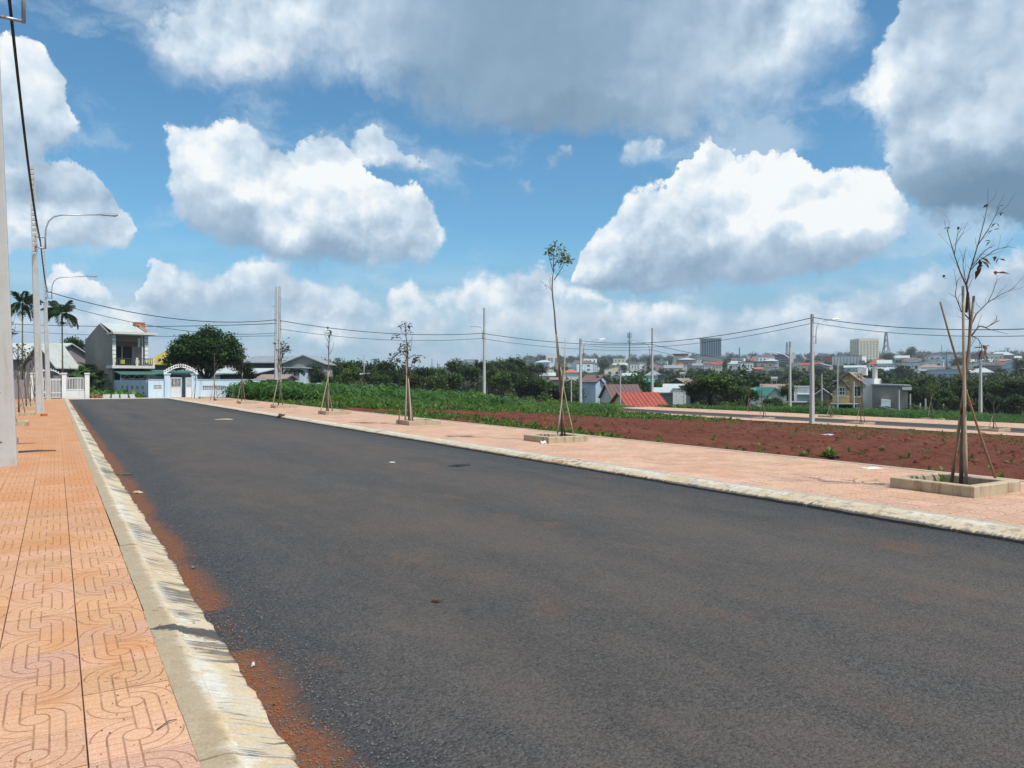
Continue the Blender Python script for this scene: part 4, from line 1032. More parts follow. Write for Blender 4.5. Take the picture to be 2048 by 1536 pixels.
# side street planters and saplings
GS2 = 'saplings along the side street'; GP2 = 'planters along the side street'
for px, py, D, top, cl, mt, lb in [
    (1369, 826, 84, (1366, 780), [(1366, 786, 3, 14)], 'darkleaf', 'side street sapling before the dark round tree'),
    (1499, 828, 72, (1496, 780), [(1496, 778, 3, 16)], 'coffee', 'side street sapling left of the green roof'),
    (1526, 838, 62, (1523, 765), [(1523, 770, 2, 8)], 'twig', 'bare side street sapling before the green roof'),
    (1661, 834, 62, (1657, 790), [(1657, 792, 3, 8)], 'twig', 'low bare side street sapling left of the yellow house'),
    (1722, 848, 53, (1722, 742), [(1721, 752, 4, 26), (1724, 770, 4, 24), (1720, 785, 4, 14)], 'darkleaf', 'side street sapling before the white side wall of the yellow house'),
    (1864, 840, 60, (1862, 763), [(1862, 770, 4, 40), (1864, 785, 4, 30), (1860, 780, 3, 20)], 'coffee', 'side street sapling with yellowish leaves right of the grey block house'),
    (1986, 861, 45.5, (1988, 800), [], 'twig', 'leafless side street sapling at the right edge')]:
    x, y = XY(px, D); z = CAMH - (py - HY) / FPX * D
    planter(x, y, z - 0.02, 'planter of the ' + lb.replace('sapling', 'tree', 1), GP2, s=1.1)
    far_sapling(px, py, D, top, cl, mt, lb, GS2, 2, int(px), thick=.9, bare=4)

# ------------------------------------------------------------------ buildings
def pm(name, col, **k):
    M[name] = plain(name, col, **k); return M[name]
for nm, col in dict(white_wall=(.74, .74, .71), cream_wall=(.72, .65, .50), grey_wall=(.24, .24, .24), blue_wall=(.38, .50, .60), paleblue_wall=(.44, .54, .60), skyblue_wall=(.56, .69, .78), pink_wall=(.46, .33, .33),
                    dark_wall=(.055, .065, .075), yellow_wall=(.50, .37, .17), rough_wall=(.23, .22, .20), mauve_wall=(.26, .22, .23), teal_wall=(.28, .38, .39)).items():
    pm(nm, col, rough=.85, var=.22, scale=.7, fine=9, dirt=tuple(c * .62 for c in col), bump=.15)
for nm, col in dict(red_roof=(.34, .075, .05), orange_roof=(.42, .16, .10), brown_roof=(.15, .095, .085), grey_roof=(.24, .26, .28), palegreen_roof=(.45, .49, .47), green_roof=(.06, .25, .19), yellow_roof=(.40, .33, .085), blue_roof=(.12, .26, .48), pale_roof=(.42, .47, .48), rust_roof=(.28, .20, .17)).items():
    pm(nm, col, rough=.6, var=.25, scale=.9, fine=7, dirt=tuple(c * .6 for c in col), stretch=(1, .3, .3), bump=.15)
pm('glass', (.025, .035, .045), rough=.25, var=.1, spec=.3); pm('blueglass', (.018, .065, .115), rough=.15, var=.15, spec=.6, scale=.2); pm('frame_white', (.72, .72, .70), rough=.5, var=.08)
pm('trim', (.60, .58, .54), rough=.8, var=.15); pm('darkroom', (.02, .02, .02), rough=.9, var=.1); pm('tank', (.45, .47, .50), rough=.35, metal=.6, var=.1)  # darkroom: near-black panels, the shade of unlit rooms put into the colour
pm('navy', (.028, .030, .075), rough=.3, var=.15); pm('tower_steel', (.20, .22, .26), rough=.6, var=.1)

pm('awning_green', (.045, .13, .105), rough=.6, var=.25)
WIN_CACHE = {}
def window_mesh(w, h, panes=2):
    k = (round(w, 2), round(h, 2), panes)
    if k not in WIN_CACHE:
        t = min(.09, w * .12); mb = MB()
        mb.box((-w / 2 + t / 2, 0, 0), (t, .10, h)); mb.box((w / 2 - t / 2, 0, 0), (t, .10, h)); mb.box((0, 0, h / 2 - t / 2), (w - 2 * t, .10, t)); mb.box((0, 0, -h / 2 + t / 2), (w - 2 * t, .10, t))
        for i in range(1, panes): mb.box((-w / 2 + w * i / panes, 0, 0), (t * .7, .08, h - 2 * t))
        mb.box((0, 0, -h / 2 - .05), (w + .16, .22, .07))
        mb.m = 1; mb.box((0, .02, 0), (w - 2 * t, .03, h - 2 * t))
        WIN_CACHE[k] = mb.mesh('window', [M['frame_white'], M['glass']])
    return WIN_CACHE[k]

def house(name, label, cat, pl, pr, eave, D, depth, wall, roof, kind='flat', ridge=None, yaw=0.0, over=.4, wins=(), side=(), group=None, base=None, parapet=.0, tank=False, ribs=False, drop=1.5):
    """pl..pr: front width in photo pixels; eave, ridge: heights as photo rows; kind: flat, side (ridge across), front (gable to viewer), shed, hip"""
    w = (pr - pl) / FPX * D; x, y = XY((pl + pr) / 2, D)
    ze = CAMH + (HY - eave) / FPX * D
    zb = Tz(x, y) if base is None else CAMH + (HY - base) / FPX * D
    zb = min(zb, ze - 2.2); zr = ze if ridge is None else CAMH + (HY - ridge) / FPX * D
    face = -math.atan(((pl + pr) / 2 - CX) / FPX) if pl > 1000 else 0.0       # fronts turn to the road they look out on
    root = empty(name, (x, y, zb), -YAW + face + yaw, label, cat, group)
    H = ze - zb; rh = zr - ze; hw = w / 2
    mb = MB()
    if kind == 'front': mb.prism([(-hw, -drop), (hw, -drop), (hw, H), (0, H + rh), (-hw, H)], 'y', 0, depth)
    elif kind == 'side': mb.prism([(0, -drop), (depth, -drop), (depth, H), (depth / 2, H + rh), (0, H)], 'x', -hw, hw)
    elif kind == 'shed': mb.prism([(0, -drop), (depth, -drop), (depth, H + rh), (0, H)], 'x', -hw, hw)
    else: mb.box((0, depth / 2, (H - drop) / 2), (w, depth, H + drop))
    mb.build('wall', wall, root)
    rb = MB(); t = .12; o = over
    if kind == 'front':
        k = rh / hw
        for s in (-1, 1):
            rb.prism([(0, H + rh + .02), (s * (hw + o), H - o * k + .02), (s * (hw + o), H - o * k + t + .02), (0, H + rh + t + .06)], 'y', -o, depth + o)
    elif kind == 'side':
        k = rh / (depth / 2)
        rb.prism([(-o, H - o * k + .02), (depth / 2, H + rh + .02), (depth / 2, H + rh + t + .04), (-o, H - o * k + t + .02)], 'x', -hw - o, hw + o)
        rb.prism([(depth + o, H - o * k + .02), (depth / 2, H + rh + .02), (depth / 2, H + rh + t + .04), (depth + o, H - o * k + t + .02)], 'x', -hw - o, hw + o)
    elif kind == 'shed':
        k = rh / depth
        rb.prism([(-o, H - o * k + .02), (depth + o, H + rh + o * k + .02), (depth + o, H + rh + o * k + t + .02), (-o, H - o * k + t + .02)], 'x', -hw - o, hw + o)
    elif kind == 'hip':
        a = min(hw, depth / 2) * .8
        rb.add([(-hw - o, -o, H), (hw + o, -o, H), (hw + o, depth + o, H), (-hw - o, depth + o, H), (-hw + a, depth / 2, H + rh), (hw - a, depth / 2, H + rh)],
               [(0, 1, 5, 4), (1, 2, 5), (2, 3, 4, 5), (3, 0, 4), (0, 3, 2, 1)])
    else:
        if parapet:
            for c, d in (((0, .08, H + parapet / 2), (w, .16, parapet)), ((0, depth - .08, H + parapet / 2), (w, .16, parapet)), ((-hw + .08, depth / 2, H + parapet / 2), (.16, depth - .32, parapet)), ((hw - .08, depth / 2, H + parapet / 2), (.16, depth - .32, parapet))): rb.box(c, d)
        else: rb.box((0, depth / 2, H + .06), (w + 2 * o, depth + 2 * o, .12))
    if ribs and kind in ('side', 'shed'):
        n = int((w + 2 * o) / .55); dd = depth / 2 if kind == 'side' else depth + o
        for i in range(n + 1):
            xx = -hw - o + .02 + i * (w + 2 * o - .04) / n
            rb.prism([(-o, H - o * k + t + .03), (dd, H + rh + t + .05 + (o * k if kind == 'shed' else 0)), (dd, H + rh + t + .10 + (o * k if kind == 'shed' else 0)), (-o, H - o * k + t + .08)], 'x', xx - .04, xx + .04)
    rb.build('roof', roof, root)
    for (nx, nz, fw, fh, z0, z1, x0, x1) in wins:       # grid of windows on the front, fractions of the facade
        cw = w * (x1 - x0) / nx; chh = H * (z1 - z0) / nz; me = window_mesh(cw * fw, chh * fh, 2 if cw * fw > .7 else 1)
        for i in range(nx):
            for j in range(nz): link('window', me, root, (-hw + w * x0 + cw * (i + .5), -.03, H * z0 + chh * (j + .5)))
    for (nx, nz, fw, fh, z0, z1, s) in side:            # the same on the left (-1) or right (+1) wall
        cw = depth * .94 / nx; chh = H * (z1 - z0) / nz; me = window_mesh(cw * fw, chh * fh, 1)
        for i in range(nx):
            for j in range(nz): link('window', me, root, (s * (hw + .03), depth * .03 + cw * (i + .5), H * z0 + chh * (j + .5)), (0, 0, s * R(90)))
    if tank:
        tm = MB(); tz = H + rh + .25 + (parapet or 0)
        tm.tube([(-.55, depth * .5, tz + .8), (.55, depth * .5, tz + .8)], .34, 12); 
        for yy in (-.35, .35): tm.box((yy, depth * .5, tz + .2), (.08, .6, .7))
        tm.build('water_tank', M['tank'], root)
    root['h'] = H; root['w'] = w
    return root

HV = 'houses in the valley'; TW = 'buildings of the far town'
def hv(label, pl, pr, eave, D, depth, wall, roof, kind='side', ridge=None, cat='house', **k):
    k.setdefault('group', HV); return house('house', label, cat, pl, pr, eave, D, depth, M[wall], M[roof], kind, ridge, **k)
def tw(label, pl, pr, eave, D, depth, wall, roof, kind='flat', ridge=None, cat='building', **k):
    k.setdefault('group', TW); return house('town_building', label, cat, pl, pr, eave, D, depth, M[wall], M[roof], kind, ridge, **k)

# valley, nearer houses first
hv('brown roofed house with a white gable, behind the red metal roof', 1226, 1286, 797, 118, 9, 'white_wall', 'brown_roof', ridge=771, yaw=R(14), ribs=True)
hv('low house with a long red metal roof right behind the slim pole', 1256, 1332, 813, 97, 8, 'pale_wall' if False else 'cream_wall', 'red_roof', ridge=788, yaw=R(18), ribs=True, base=824)
hv('white box house at the left edge of the dark round tree', 1346, 1372, 778, 112, 8, 'white_wall', 'pale_roof', 'flat', over=.1)
hv('low shed with a pale metal roof above the red roof', 1310, 1347, 786, 116, 7, 'grey_wall', 'pale_roof', 'shed', 778)
hv('shed with a flat greenish roof beside the dark gable', 1330, 1366, 777, 128, 7, 'white_wall', 'palegreen_roof', 'shed', 770)
hv('house with a dark gable and a roof water tank', 1332, 1373, 769, 150, 12, 'dark_wall', 'rust_roof', 'front', 758, tank=True, yaw=R(-12))
hv('white house with a grey hipped roof left of the dark gable', 1292, 1322, 751, 195, 10, 'white_wall', 'grey_roof', 'hip', 741, wins=[(2, 1, .4, .5, .4, .9, .1, .9)])
hv('narrow grey tower house beside the white hipped house', 1316, 1328, 750, 180, 7, 'grey_wall', 'grey_roof', 'flat', wins=[(1, 2, .4, .4, .3, .95, .2, .8)])
hv('small house with a green metal roof among the valley trees', 1287, 1306, 765, 160, 7, 'teal_wall', 'green_roof', 'side', 759)
hv('pale house with a low gable left of the white hipped house', 1247, 1271, 752, 200, 9, 'paleblue_wall', 'pale_roof', 'side', 747, wins=[(3, 1, .4, .4, .3, .9, .05, .95)])
hv('small white gabled house behind the dark post', 1222, 1243, 755, 210, 8, 'white_wall', 'pale_roof', 'front', 749)
hv('house with a wide brown roof behind the short thick pole', 1160, 1192, 764, 170, 9, 'blue_wall', 'brown_roof', 'side', 751, yaw=R(-20))
hv('house with a brown wing roof and a pale blue gable', 1184, 1206, 765, 172, 9, 'paleblue_wall', 'brown_roof', 'front', 752, yaw=R(15))
hv('house with an orange hipped roof left of the short thick pole', 1128, 1157, 745, 250, 10, 'white_wall', 'orange_roof', 'hip', 738)
hv('low pink house behind the stakes of the green tufted sapling', 1103, 1128, 760, 170, 8, 'pink_wall', 'rust_roof', 'side', 756)
hv('pale roofed house left of the green tufted sapling', 1082, 1109, 752, 215, 9, 'cream_wall', 'pale_roof', 'side', 746)
hv('small white shed at the left foot of the green tufted sapling', 1058, 1073, 778, 128, 5, 'white_wall', 'grey_roof', 'flat')
hv('house with green metal roof and a white gable beyond the side street', 1536, 1562, 789, 112, 9, 'white_wall', 'green_roof', 'front', 777, yaw=R(18))
hv('low green roofed wing left of the green gable house', 1508, 1536, 787, 117, 7, 'white_wall', 'green_roof', 'side', 778)
hv('long house with a rusty pinkish roof behind the green gable', 1525, 1572, 778, 128, 10, 'white_wall', 'rust_roof', 'side', 770, tank=True)
hv('white two window house left of the side street pole', 1589, 1619, 774, 135, 9, 'white_wall', 'pale_roof', 'flat', over=.1, wins=[(3, 1, .32, .35, .45, .95, .1, .9)])
hv('low teal wall building before the white two window house', 1596, 1632, 790, 112, 7, 'teal_wall', 'pale_roof', 'flat', over=.05)
hv('grey gabled shed right behind the side street pole', 1628, 1664, 793, 102, 10, 'blue_wall' if False else 'grey_wall', 'grey_roof', 'front', 780)
hv('low white house amid the dark valley trees', 1464, 1494, 754, 230, 9, 'white_wall', 'grey_roof', 'flat', wins=[(1, 1, .5, .6, .2, .8, .3, .9)])
hv('white shed among the middle trees left of the middle pole', 712, 744, 750, 140, 7, 'white_wall', 'pale_roof', 'shed', 747, wins=[(1, 1, .2, .5, .1, .7, .7, .95)])
hv('small white lean-to right of the white shed in the middle trees', 744, 758, 758, 138, 5, 'white_wall', 'pale_roof', 'flat')
hv('white building part hidden by the middle trees near the thin pole', 1040, 1062, 742, 230, 8, 'white_wall', 'grey_roof', 'flat')
hv('low pinkish sheds lining the lane beyond the side street', 1580, 1612, 806, 104, 5, 'pink_wall', 'grey_roof', 'flat')

# the yellow house
def yellow_house():
    D = 90; pl, pr = 1667, 1722
    x, y = XY((pl + pr) / 2, D); z = lambda py: CAMH + (HY - py) / FPX * D
    zb = z(823); w = (pr - pl) / FPX * D; hw = w / 2
    r = empty('house', (x, y, zb), -YAW - R(29), 'two storey yellow house with a double gable and white side wall', 'house', HV)
    H = z(768) - zb; mid = z(795) - zb
    MB().prism([(-hw, 0), (hw, 0), (hw, H), (hw * .05, z(747) - zb), (-hw, H - .3)], 'y', 0.6, 12).build('wall', M['yellow_wall'], r)
    MB().prism([(-hw, mid - .6), (hw * .12, mid - .6), (hw * .12, H - .6), (-hw * .40, z(759) - zb), (-hw, H - .9)], 'y', 0, .598).build('front_bay', M['yellow_wall'], r)
    MB().box((hw + .62, 6.3, (z(757) - zb) / 2), (1.2, 11.4, z(757) - zb)).build('side_wall', M['white_wall'], r)
    b = MB()
    for k in range(4): b.box((-hw * .44, -.025, mid + .1 + k * .62), (hw * 1.12, .05, .10))
    b.build('string_course', M['trim'], r)
    rf = MB(); p1 = (hw * .05, z(747) - zb)
    for s in (-1, 1):
        ex = (hw + .35) * s; rf.prism([(p1[0], p1[1] + .03), (ex, H - .28), (ex, H - .10), (p1[0], p1[1] + .22)], 'y', .3, 12.4)
    rf.build('roof', M['rust_roof'], r)
    rg = MB(); p2 = (-hw * .40, z(759) - zb)
    rg.prism([(p2[0], p2[1] + .02), (-hw - .3, H - 1.15), (-hw - .3, H - 1.0), (p2[0], p2[1] + .2)], 'y', -.35, .61); rg.prism([(p2[0], p2[1] + .02), (hw * .2, H - .68), (hw * .2, H - .52), (p2[0], p2[1] + .2)], 'y', -.35, .298)
    rg.build('bay_roof', M['brown_roof'], r)
    wz = (z(775) + z(790)) / 2 - zb
    link('window', window_mesh(.95, .95, 3), r, (-hw * .42, -.04, wz)); link('window', window_mesh(.95, 1.3, 2), r, (hw * .62, .56, wz))
    MB().box((-hw * .1, -.55, mid - .72), (w * 1.06, 1.3, .12)).build('awning', M['trim'], r)
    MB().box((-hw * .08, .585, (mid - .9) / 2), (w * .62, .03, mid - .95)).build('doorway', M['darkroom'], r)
    for xx in (-hw * .86, hw * .72): MB().box((xx, -.9, (mid - .8) / 2), (.22, .22, mid - .8)).build('column', M['cream_wall'], r)
    t = MB(); t.box((hw * .75, 5.6, z(745) - zb + .15), (1.0, 1.6, .9)); t.build('roof_box', M['white_wall'], r)
yellow_house()
# the grey block house to its right
def block_house():
    D = 84; z = lambda py: CAMH + (HY - py) / FPX * D
    x, y = XY(1780, D); zb = z(838); w = 64 / FPX * D; hw = w / 2
    r = empty('house', (x, y, zb), -YAW - R(26), 'unfinished grey block house with a bare side wall, right of the yellow house', 'house', HV)
    MB().prism([(-hw, 0), (hw, 0), (hw, z(773) - zb), (-hw, z(771) - zb)], 'y', 0, 11).build('wall', M['rough_wall'], r)
    MB().prism([(-hw - .1, z(771) - zb + .01), (hw + .3, z(773) - zb + .01), (hw + .3, z(773) - zb + .16), (-hw - .1, z(771) - zb + .16)], 'y', -.2, 11.2).build('roof', M['grey_roof'], r)
    MB().box((hw - .1, -.3, z(777) - zb), (.9, .4, .3)).build('beam_end', M['white_wall'], r)
    s = MB(); s.prism([(-.25 * w, z(798) - zb), (.02 * w, z(800) - zb), (.02 * w, z(814) - zb), (-.05 * w, z(812) - zb), (-.25 * w, z(812) - zb)], 'y', -1.0, -.002); s.build('white_porch', M['white_wall'], r)
    MB().prism([(-.3 * w, z(811) - zb), (.32 * w, z(820) - zb), (.32 * w, z(822) - zb), (-.3 * w, z(813.5) - zb)], 'y', -1.8, -1.0).build('lean_to_roof', M['grey_roof'], r)
    MB().box((0.0 * w, -1.4, (z(821) - zb) / 2), (.6 * w, .7, z(821) - zb - .1)).build('lean_to_wall', M['grey_wall'], r)
block_house()

# far town, left to right
tw('grey blue block on the skyline left of the middle pole', 928, 955, 721, 720, 14, 'paleblue_wall', 'grey_roof', parapet=1, wins=[(6, 4, .6, .5, .1, .95, .03, .97)])
tw('white and glass tower block left of the short thick pole', 1092, 1116, 711, 640, 14, 'white_wall', 'white_wall', parapet=1.0, wins=[(2, 7, .8, .75, .08, .85, .15, .6), (1, 7, .8, .75, .08, .85, .72, .95)])
tw('grey annex at the foot of the white and glass tower', 1090, 1106, 735, 560, 10, 'grey_wall', 'grey_roof')
tw('pinkish block behind the orange hipped roof', 1117, 1133, 728, 640, 12, 'pink_wall', 'grey_roof', wins=[(4, 3, .5, .5, .1, .9, .05, .95)])
tw('bluish low block right of the white and glass tower', 1128, 1150, 725, 720, 12, 'paleblue_wall', 'grey_roof', wins=[(5, 3, .5, .5, .1, .9, .05, .95)])
tw('block with a red top storey at the short thick pole', 1150, 1162, 726, 640, 12, 'white_wall', 'red_roof', wins=[(3, 3, .5, .5, .1, .9, .05, .95)])
tw('long white block right of the short thick pole', 1160, 1189, 724, 600, 14, 'white_wall', 'blue_roof', wins=[(7, 4, .5, .5, .05, .95, .03, .97)])
tw('white end block left of the domed dark tree', 1184, 1199, 726, 580, 12, 'white_wall', 'grey_roof', wins=[(3, 3, .4, .4, .1, .9, .1, .9)])
tw('low white building right of the domed dark tree', 1226, 1242, 730, 540, 12, 'white_wall', 'pale_roof', 'side', 727)
tw('white building with a pale roof near the mast', 1242, 1258, 731, 530, 10, 'white_wall', 'pale_roof', 'side', 726, yaw=R(20))
# pavilion with a flared roof
def pavilion():
    D = 720; z = lambda py: CAMH + (HY - py) / FPX * D; m = FPX / D
    x, y = XY(1362, D); zb = Tz(x, y)
    r = empty('town_building', (x, y, zb), -YAW - R(12), 'pale pavilion with a flared dark red roof slab left of the blue tower', 'building', TW)
    t = z(712) - zb; MB().add([(-20 / m, 0, -2), (20 / m, 0, -2), (20 / m, 14, -2), (-20 / m, 14, -2), (-14 / m, 0, t), (14 / m, 0, t), (14 / m, 14, t), (-14 / m, 14, t)], [(3, 2, 1, 0), (4, 5, 6, 7), (0, 1, 5, 4), (1, 2, 6, 5), (2, 3, 7, 6), (3, 0, 4, 7)]).build('wall', M['cream_wall'], r)
    t2 = z(707.5) - zb; MB().add([(-11 / m, 0, t + .05), (13 / m, 0, t + .05), (13 / m, 14, t + .05), (-11 / m, 14, t + .05), (-17 / m, -2, t2), (15 / m, -2, t2), (15 / m, 16, t2), (-17 / m, 16, t2)], [(3, 2, 1, 0), (4, 5, 6, 7), (0, 1, 5, 4), (1, 2, 6, 5), (2, 3, 7, 6), (3, 0, 4, 7)]).build('roof', M['red_roof'], r)
pavilion()
tw('long pale flat block between the pavilion and the blue tower', 1372, 1402, 716, 700, 16, 'white_wall', 'grey_roof', wins=[(6, 3, .5, .5, .1, .8, .05, .95)])
# glass tower with vertical fins
def glass_tower():
    D = 900; z = lambda py: CAMH + (HY - py) / FPX * D; m = FPX / D
    x, y = XY(1421.5, D); zb = Tz(x, y) - 1; w = 40 / m; hw = w / 2; H = z(677) - zb
    r = empty('tower_block', (x, y, zb), -YAW - R(11), 'tall blue glass tower with pale vertical fins', 'tower', TW)
    MB().box((0, 11, H / 2), (w, 22, H)).build('wall', M['blueglass'], r)
    for i in range(9): MB().box((-hw + (i + .5) * w / 9, -.25, H / 2 + 1.0), (w / 9 * .17, .5, H - 2)).build('fin', M['teal_wall'], r)
    for i in range(9): MB().box((hw + .2, 1.2 + i * 2.4, H / 2), (.4, .8, H - 2)).build('fin', M['paleblue_wall'], r)
    MB().box((0, 11, H + .5), (w + 1, 23, 1.0)).build('roof', M['paleblue_wall'], r)
    MB().box((2, 11, H + 2.2), (w * .5, 10, 2.4)).build('plant_room', M['white_wall'], r)
    MB().box((-1, -4, 4), (w * 1.5, 8, 8)).build('podium', M['grey_wall'], r)
glass_tower()
tw('white houses with dark roofs below the blue glass tower', 1408, 1442, 728, 560, 12, 'white_wall', 'brown_roof', 'side', 722, wins=[(5, 2, .4, .5, .1, .9, .05, .95)])
tw('cream house at the foot of the blue glass tower', 1424, 1444, 729, 500, 10, 'cream_wall', 'red_roof', 'side', 724, wins=[(3, 2, .4, .5, .1, .9, .05, .95)])
tw('white house with a red roof below the pavilion', 1354, 1368, 731, 500, 9, 'white_wall', 'red_roof', 'hip', 725, wins=[(2, 2, .4, .5, .1, .9, .1, .9)])
tw('white tall house right of the red roofed one', 1366, 1374, 729, 520, 8, 'white_wall', 'grey_roof', wins=[(2, 3, .4, .4, .1, .9, .1, .9)])
tw('blue grey house between the pavilion and the glass tower', 1385, 1405, 731, 520, 9, 'paleblue_wall', 'grey_roof', 'side', 727, wins=[(3, 2, .4, .5, .1, .9, .05, .95)])
tw('pale gabled houses right of the dark tall tree', 1463, 1482, 728, 520, 10, 'white_wall', 'pale_roof', 'side', 722, wins=[(3, 2, .4, .4, .1, .9, .05, .95)])
tw('pale blue house with windows right of the radio mast', 1482, 1500, 729, 540, 10, 'paleblue_wall', 'grey_roof', wins=[(3, 3, .4, .4, .1, .9, .05, .95)])
tw('block below the red pyramid roof', 1497, 1512, 728, 500, 10, 'mauve_wall', 'white_wall', wins=[(3, 2, .7, .5, .1, .9, .05, .95)])
tw('white house right below the red pyramid roof', 1511, 1523, 729, 490, 9, 'white_wall', 'pale_roof', wins=[(2, 2, .4, .4, .1, .9, .1, .9)])
tw('building with a red pyramid roof on the skyline', 1499, 1517, 722, 800, 14, 'pink_wall', 'red_roof', 'hip', 712)
tw('low house with orange roofs under the red pyramid', 1505, 1524, 738, 420, 9, 'pink_wall', 'orange_roof', 'side', 735)
# navy block with a white curved edge
def navy_block():
    D = 760; z = lambda py: CAMH + (HY - py) / FPX * D; m = FPX / D
    x, y = XY(1560, D); zb = Tz(x, y) - 1; w = 36 / m; hw = w / 2; H = z(710) - zb
    r = empty('town_building', (x, y, zb), -YAW - R(19), 'dark blue block with a white curved corner on the skyline', 'building', TW)
    MB().box((0, 9, H / 2), (w, 18, H)).build('wall', M['navy'], r)
    for k in range(3): MB().box((0, -.1, H * (.4 + .2 * k)), (w * .98, .2, .35)).build('floor_band', M['paleblue_wall'], r)
    pts = [(-hw - 1, -.4, H + 2.6), (-hw * .4, -.4, H + 2.4), (hw * .4, -.4, H + .6), (hw * .85, -.4, H - 2), (hw + .3, -.4, H - 6), (hw + .6, -.4, H - 10)]
    MB().tube(pts, .55, 6).build('curved_rim', M['white_wall'], r)
    MB().box((hw + 3, 9, H / 2 + .6), (5.5, 16, H + .6)).build('end_tower', M['white_wall'], r)
navy_block()
tw('pale long building right of the navy block', 1590, 1606, 722, 760, 12, 'paleblue_wall', 'pale_roof', wins=[(5, 2, .5, .5, .1, .9, .03, .97)])
tw('white low house right of the navy block', 1586, 1604, 727, 560, 9, 'white_wall', 'pale_roof', wins=[(4, 1, .4, .4, .3, .9, .05, .95)])
tw('pale building with a flat roof left of the red block', 1622, 1646, 723, 700, 12, 'paleblue_wall', 'pale_roof', wins=[(6, 3, .5, .5, .1, .9, .03, .97)])
tw('dull red block left of the long white hotel', 1646, 1664, 714, 780, 12, 'pink_wall' if False else 'red_roof', 'red_roof')
tw('long white hotel with rows of small windows', 1666, 1722, 713, 700, 22, 'white_wall', 'grey_roof', yaw=R(-10), wins=[(9, 4, .45, .5, .06, .96, .02, .98)], side=[(5, 6, .45, .45, .06, .96, -1)], parapet=.8)
tw('roof pavilion block on the long white hotel', 1674, 1692, 709, 705, 10, 'grey_wall', 'grey_roof')
tw('tall cream apartment tower', 1718, 1758, 680, 860, 24, 'cream_wall', 'cream_wall', yaw=R(24), wins=[(6, 8, .52, .55, .04, .97, .03, .97)], side=[(4, 8, .5, .55, .04, .97, -1)], parapet=1.5, cat='tower')
tw('roof blocks on the tall cream apartment tower', 1714, 1742, 677, 866, 12, 'white_wall', 'white_wall')
tw('house with a broad red tiled roof below the cream tower', 1738, 1782, 728, 560, 14, 'white_wall', 'red_roof', 'hip', 717)
tw('white hall with a curved edge right of the red tiled roof', 1756, 1782, 727, 540, 12, 'white_wall', 'pale_roof', 'side', 720, wins=[(4, 1, .5, .5, .2, .8, .05, .95)])
tw('pale blue low roofs before the long white hotel', 1690, 1730, 735, 470, 12, 'paleblue_wall', 'pale_roof', 'side', 731, wins=[(6, 1, .4, .4, .3, .8, .05, .95)])
tw('teal low building below the white hall', 1732, 1786, 741, 400, 10, 'teal_wall', 'pale_roof', 'side', 735, wins=[(7, 1, .4, .4, .3, .8, .05, .95)])
tw('pale stepped block right of the white hall', 1786, 1818, 728, 480, 11, 'white_wall', 'pale_roof', wins=[(5, 3, .4, .4, .1, .9, .05, .95)])
tw('taller pale blue house in the stepped block row', 1815, 1836, 720, 490, 10, 'paleblue_wall', 'pale_roof', parapet=.6, wins=[(2, 4, .35, .4, .1, .9, .1, .9)])
tw('white small tower house behind the stepped block', 1829, 1842, 716, 560, 8, 'white_wall', 'grey_roof', wins=[(2, 2, .4, .3, .3, .95, .1, .9)])
tw('bright white low house right of the stepped block', 1836, 1861, 724, 500, 10, 'white_wall', 'white_wall', wins=[(4, 1, .4, .4, .5, .95, .05, .8)])
tw('brown roofed sheds below the bright white house', 1848, 1868, 733, 430, 9, 'mauve_wall', 'brown_roof', 'side', 729)
tw('white gabled house with a blue metal roof', 1866, 1886, 727, 470, 12, 'white_wall', 'blue_roof', 'front', 720, yaw=R(-15), wins=[(1, 1, .4, .5, .1, .6, .6, .95)])
tw('large blue grey block left of the bare sapling', 1898, 1938, 709, 450, 14, 'paleblue_wall', 'grey_roof', parapet=.8, wins=[(2, 5, .2, .35, .1, .95, .1, .5)], yaw=R(6))
tw('dark stair tower on the large blue grey block', 1893, 1898.5, 708, 455, 10, 'grey_wall', 'grey_roof')
tw('grey hall with an arched looking roof behind the bare sapling', 1940, 1984, 712, 520, 16, 'mauve_wall', 'grey_roof', 'front', 702)
tw('cream house with a flat top right of the grey hall', 1972, 2004, 709, 500, 12, 'cream_wall', 'pale_roof', wins=[(4, 3, .4, .4, .2, .9, .05, .95)], parapet=.5)
tw('house with an orange roof near the right edge', 2002, 2022, 722, 440, 10, 'pink_wall', 'orange_roof', 'side', 718)
tw('wide pale house on the hill at the right edge', 2016, 2040, 716, 620, 10, 'white_wall', 'pale_roof', 'side', 712, wins=[(6, 1, .4, .5, .2, .8, .05, .95)])
tw('pale blue gabled house near the right edge', 2004, 2038, 733, 380, 12, 'skyblue_wall', 'pale_roof', 'front', 725, wins=[(3, 1, .2, .3, .3, .8, .2, .9)])
tw('pale blue shed at the very right edge', 2036, 2064, 738, 375, 10, 'skyblue_wall', 'pale_roof', 'side', 731)
tw('mauve row house behind the bare sapling', 1962, 2004, 731, 400, 9, 'mauve_wall', 'brown_roof', 'side', 724, wins=[(5, 1, .4, .4, .3, .8, .05, .95)])
tw('house with a pale hipped roof right of the bare sapling', 1944, 1984, 745, 330, 11, 'pink_wall', 'pale_roof', 'hip', 735)
tw('big pale blue warehouse wall left of the bare sapling', 1869, 1926, 739, 310, 14, 'paleblue_wall', 'pale_roof', 'flat', yaw=R(10))
tw('grey sheds left of the pale blue warehouse', 1842, 1870, 742, 330, 10, 'mauve_wall', 'grey_roof', 'side', 738, wins=[(4, 1, .4, .4, .3, .8, .05, .95)])
tw('low white shed at the right edge beyond the trees', 2010, 2070, 752, 300, 9, 'white_wall', 'rust_roof', 'side', 748)
tw('pink walled house left of the pale hipped roof', 1932, 1950, 741, 350, 8, 'pink_wall', 'rust_roof', 'side', 737)

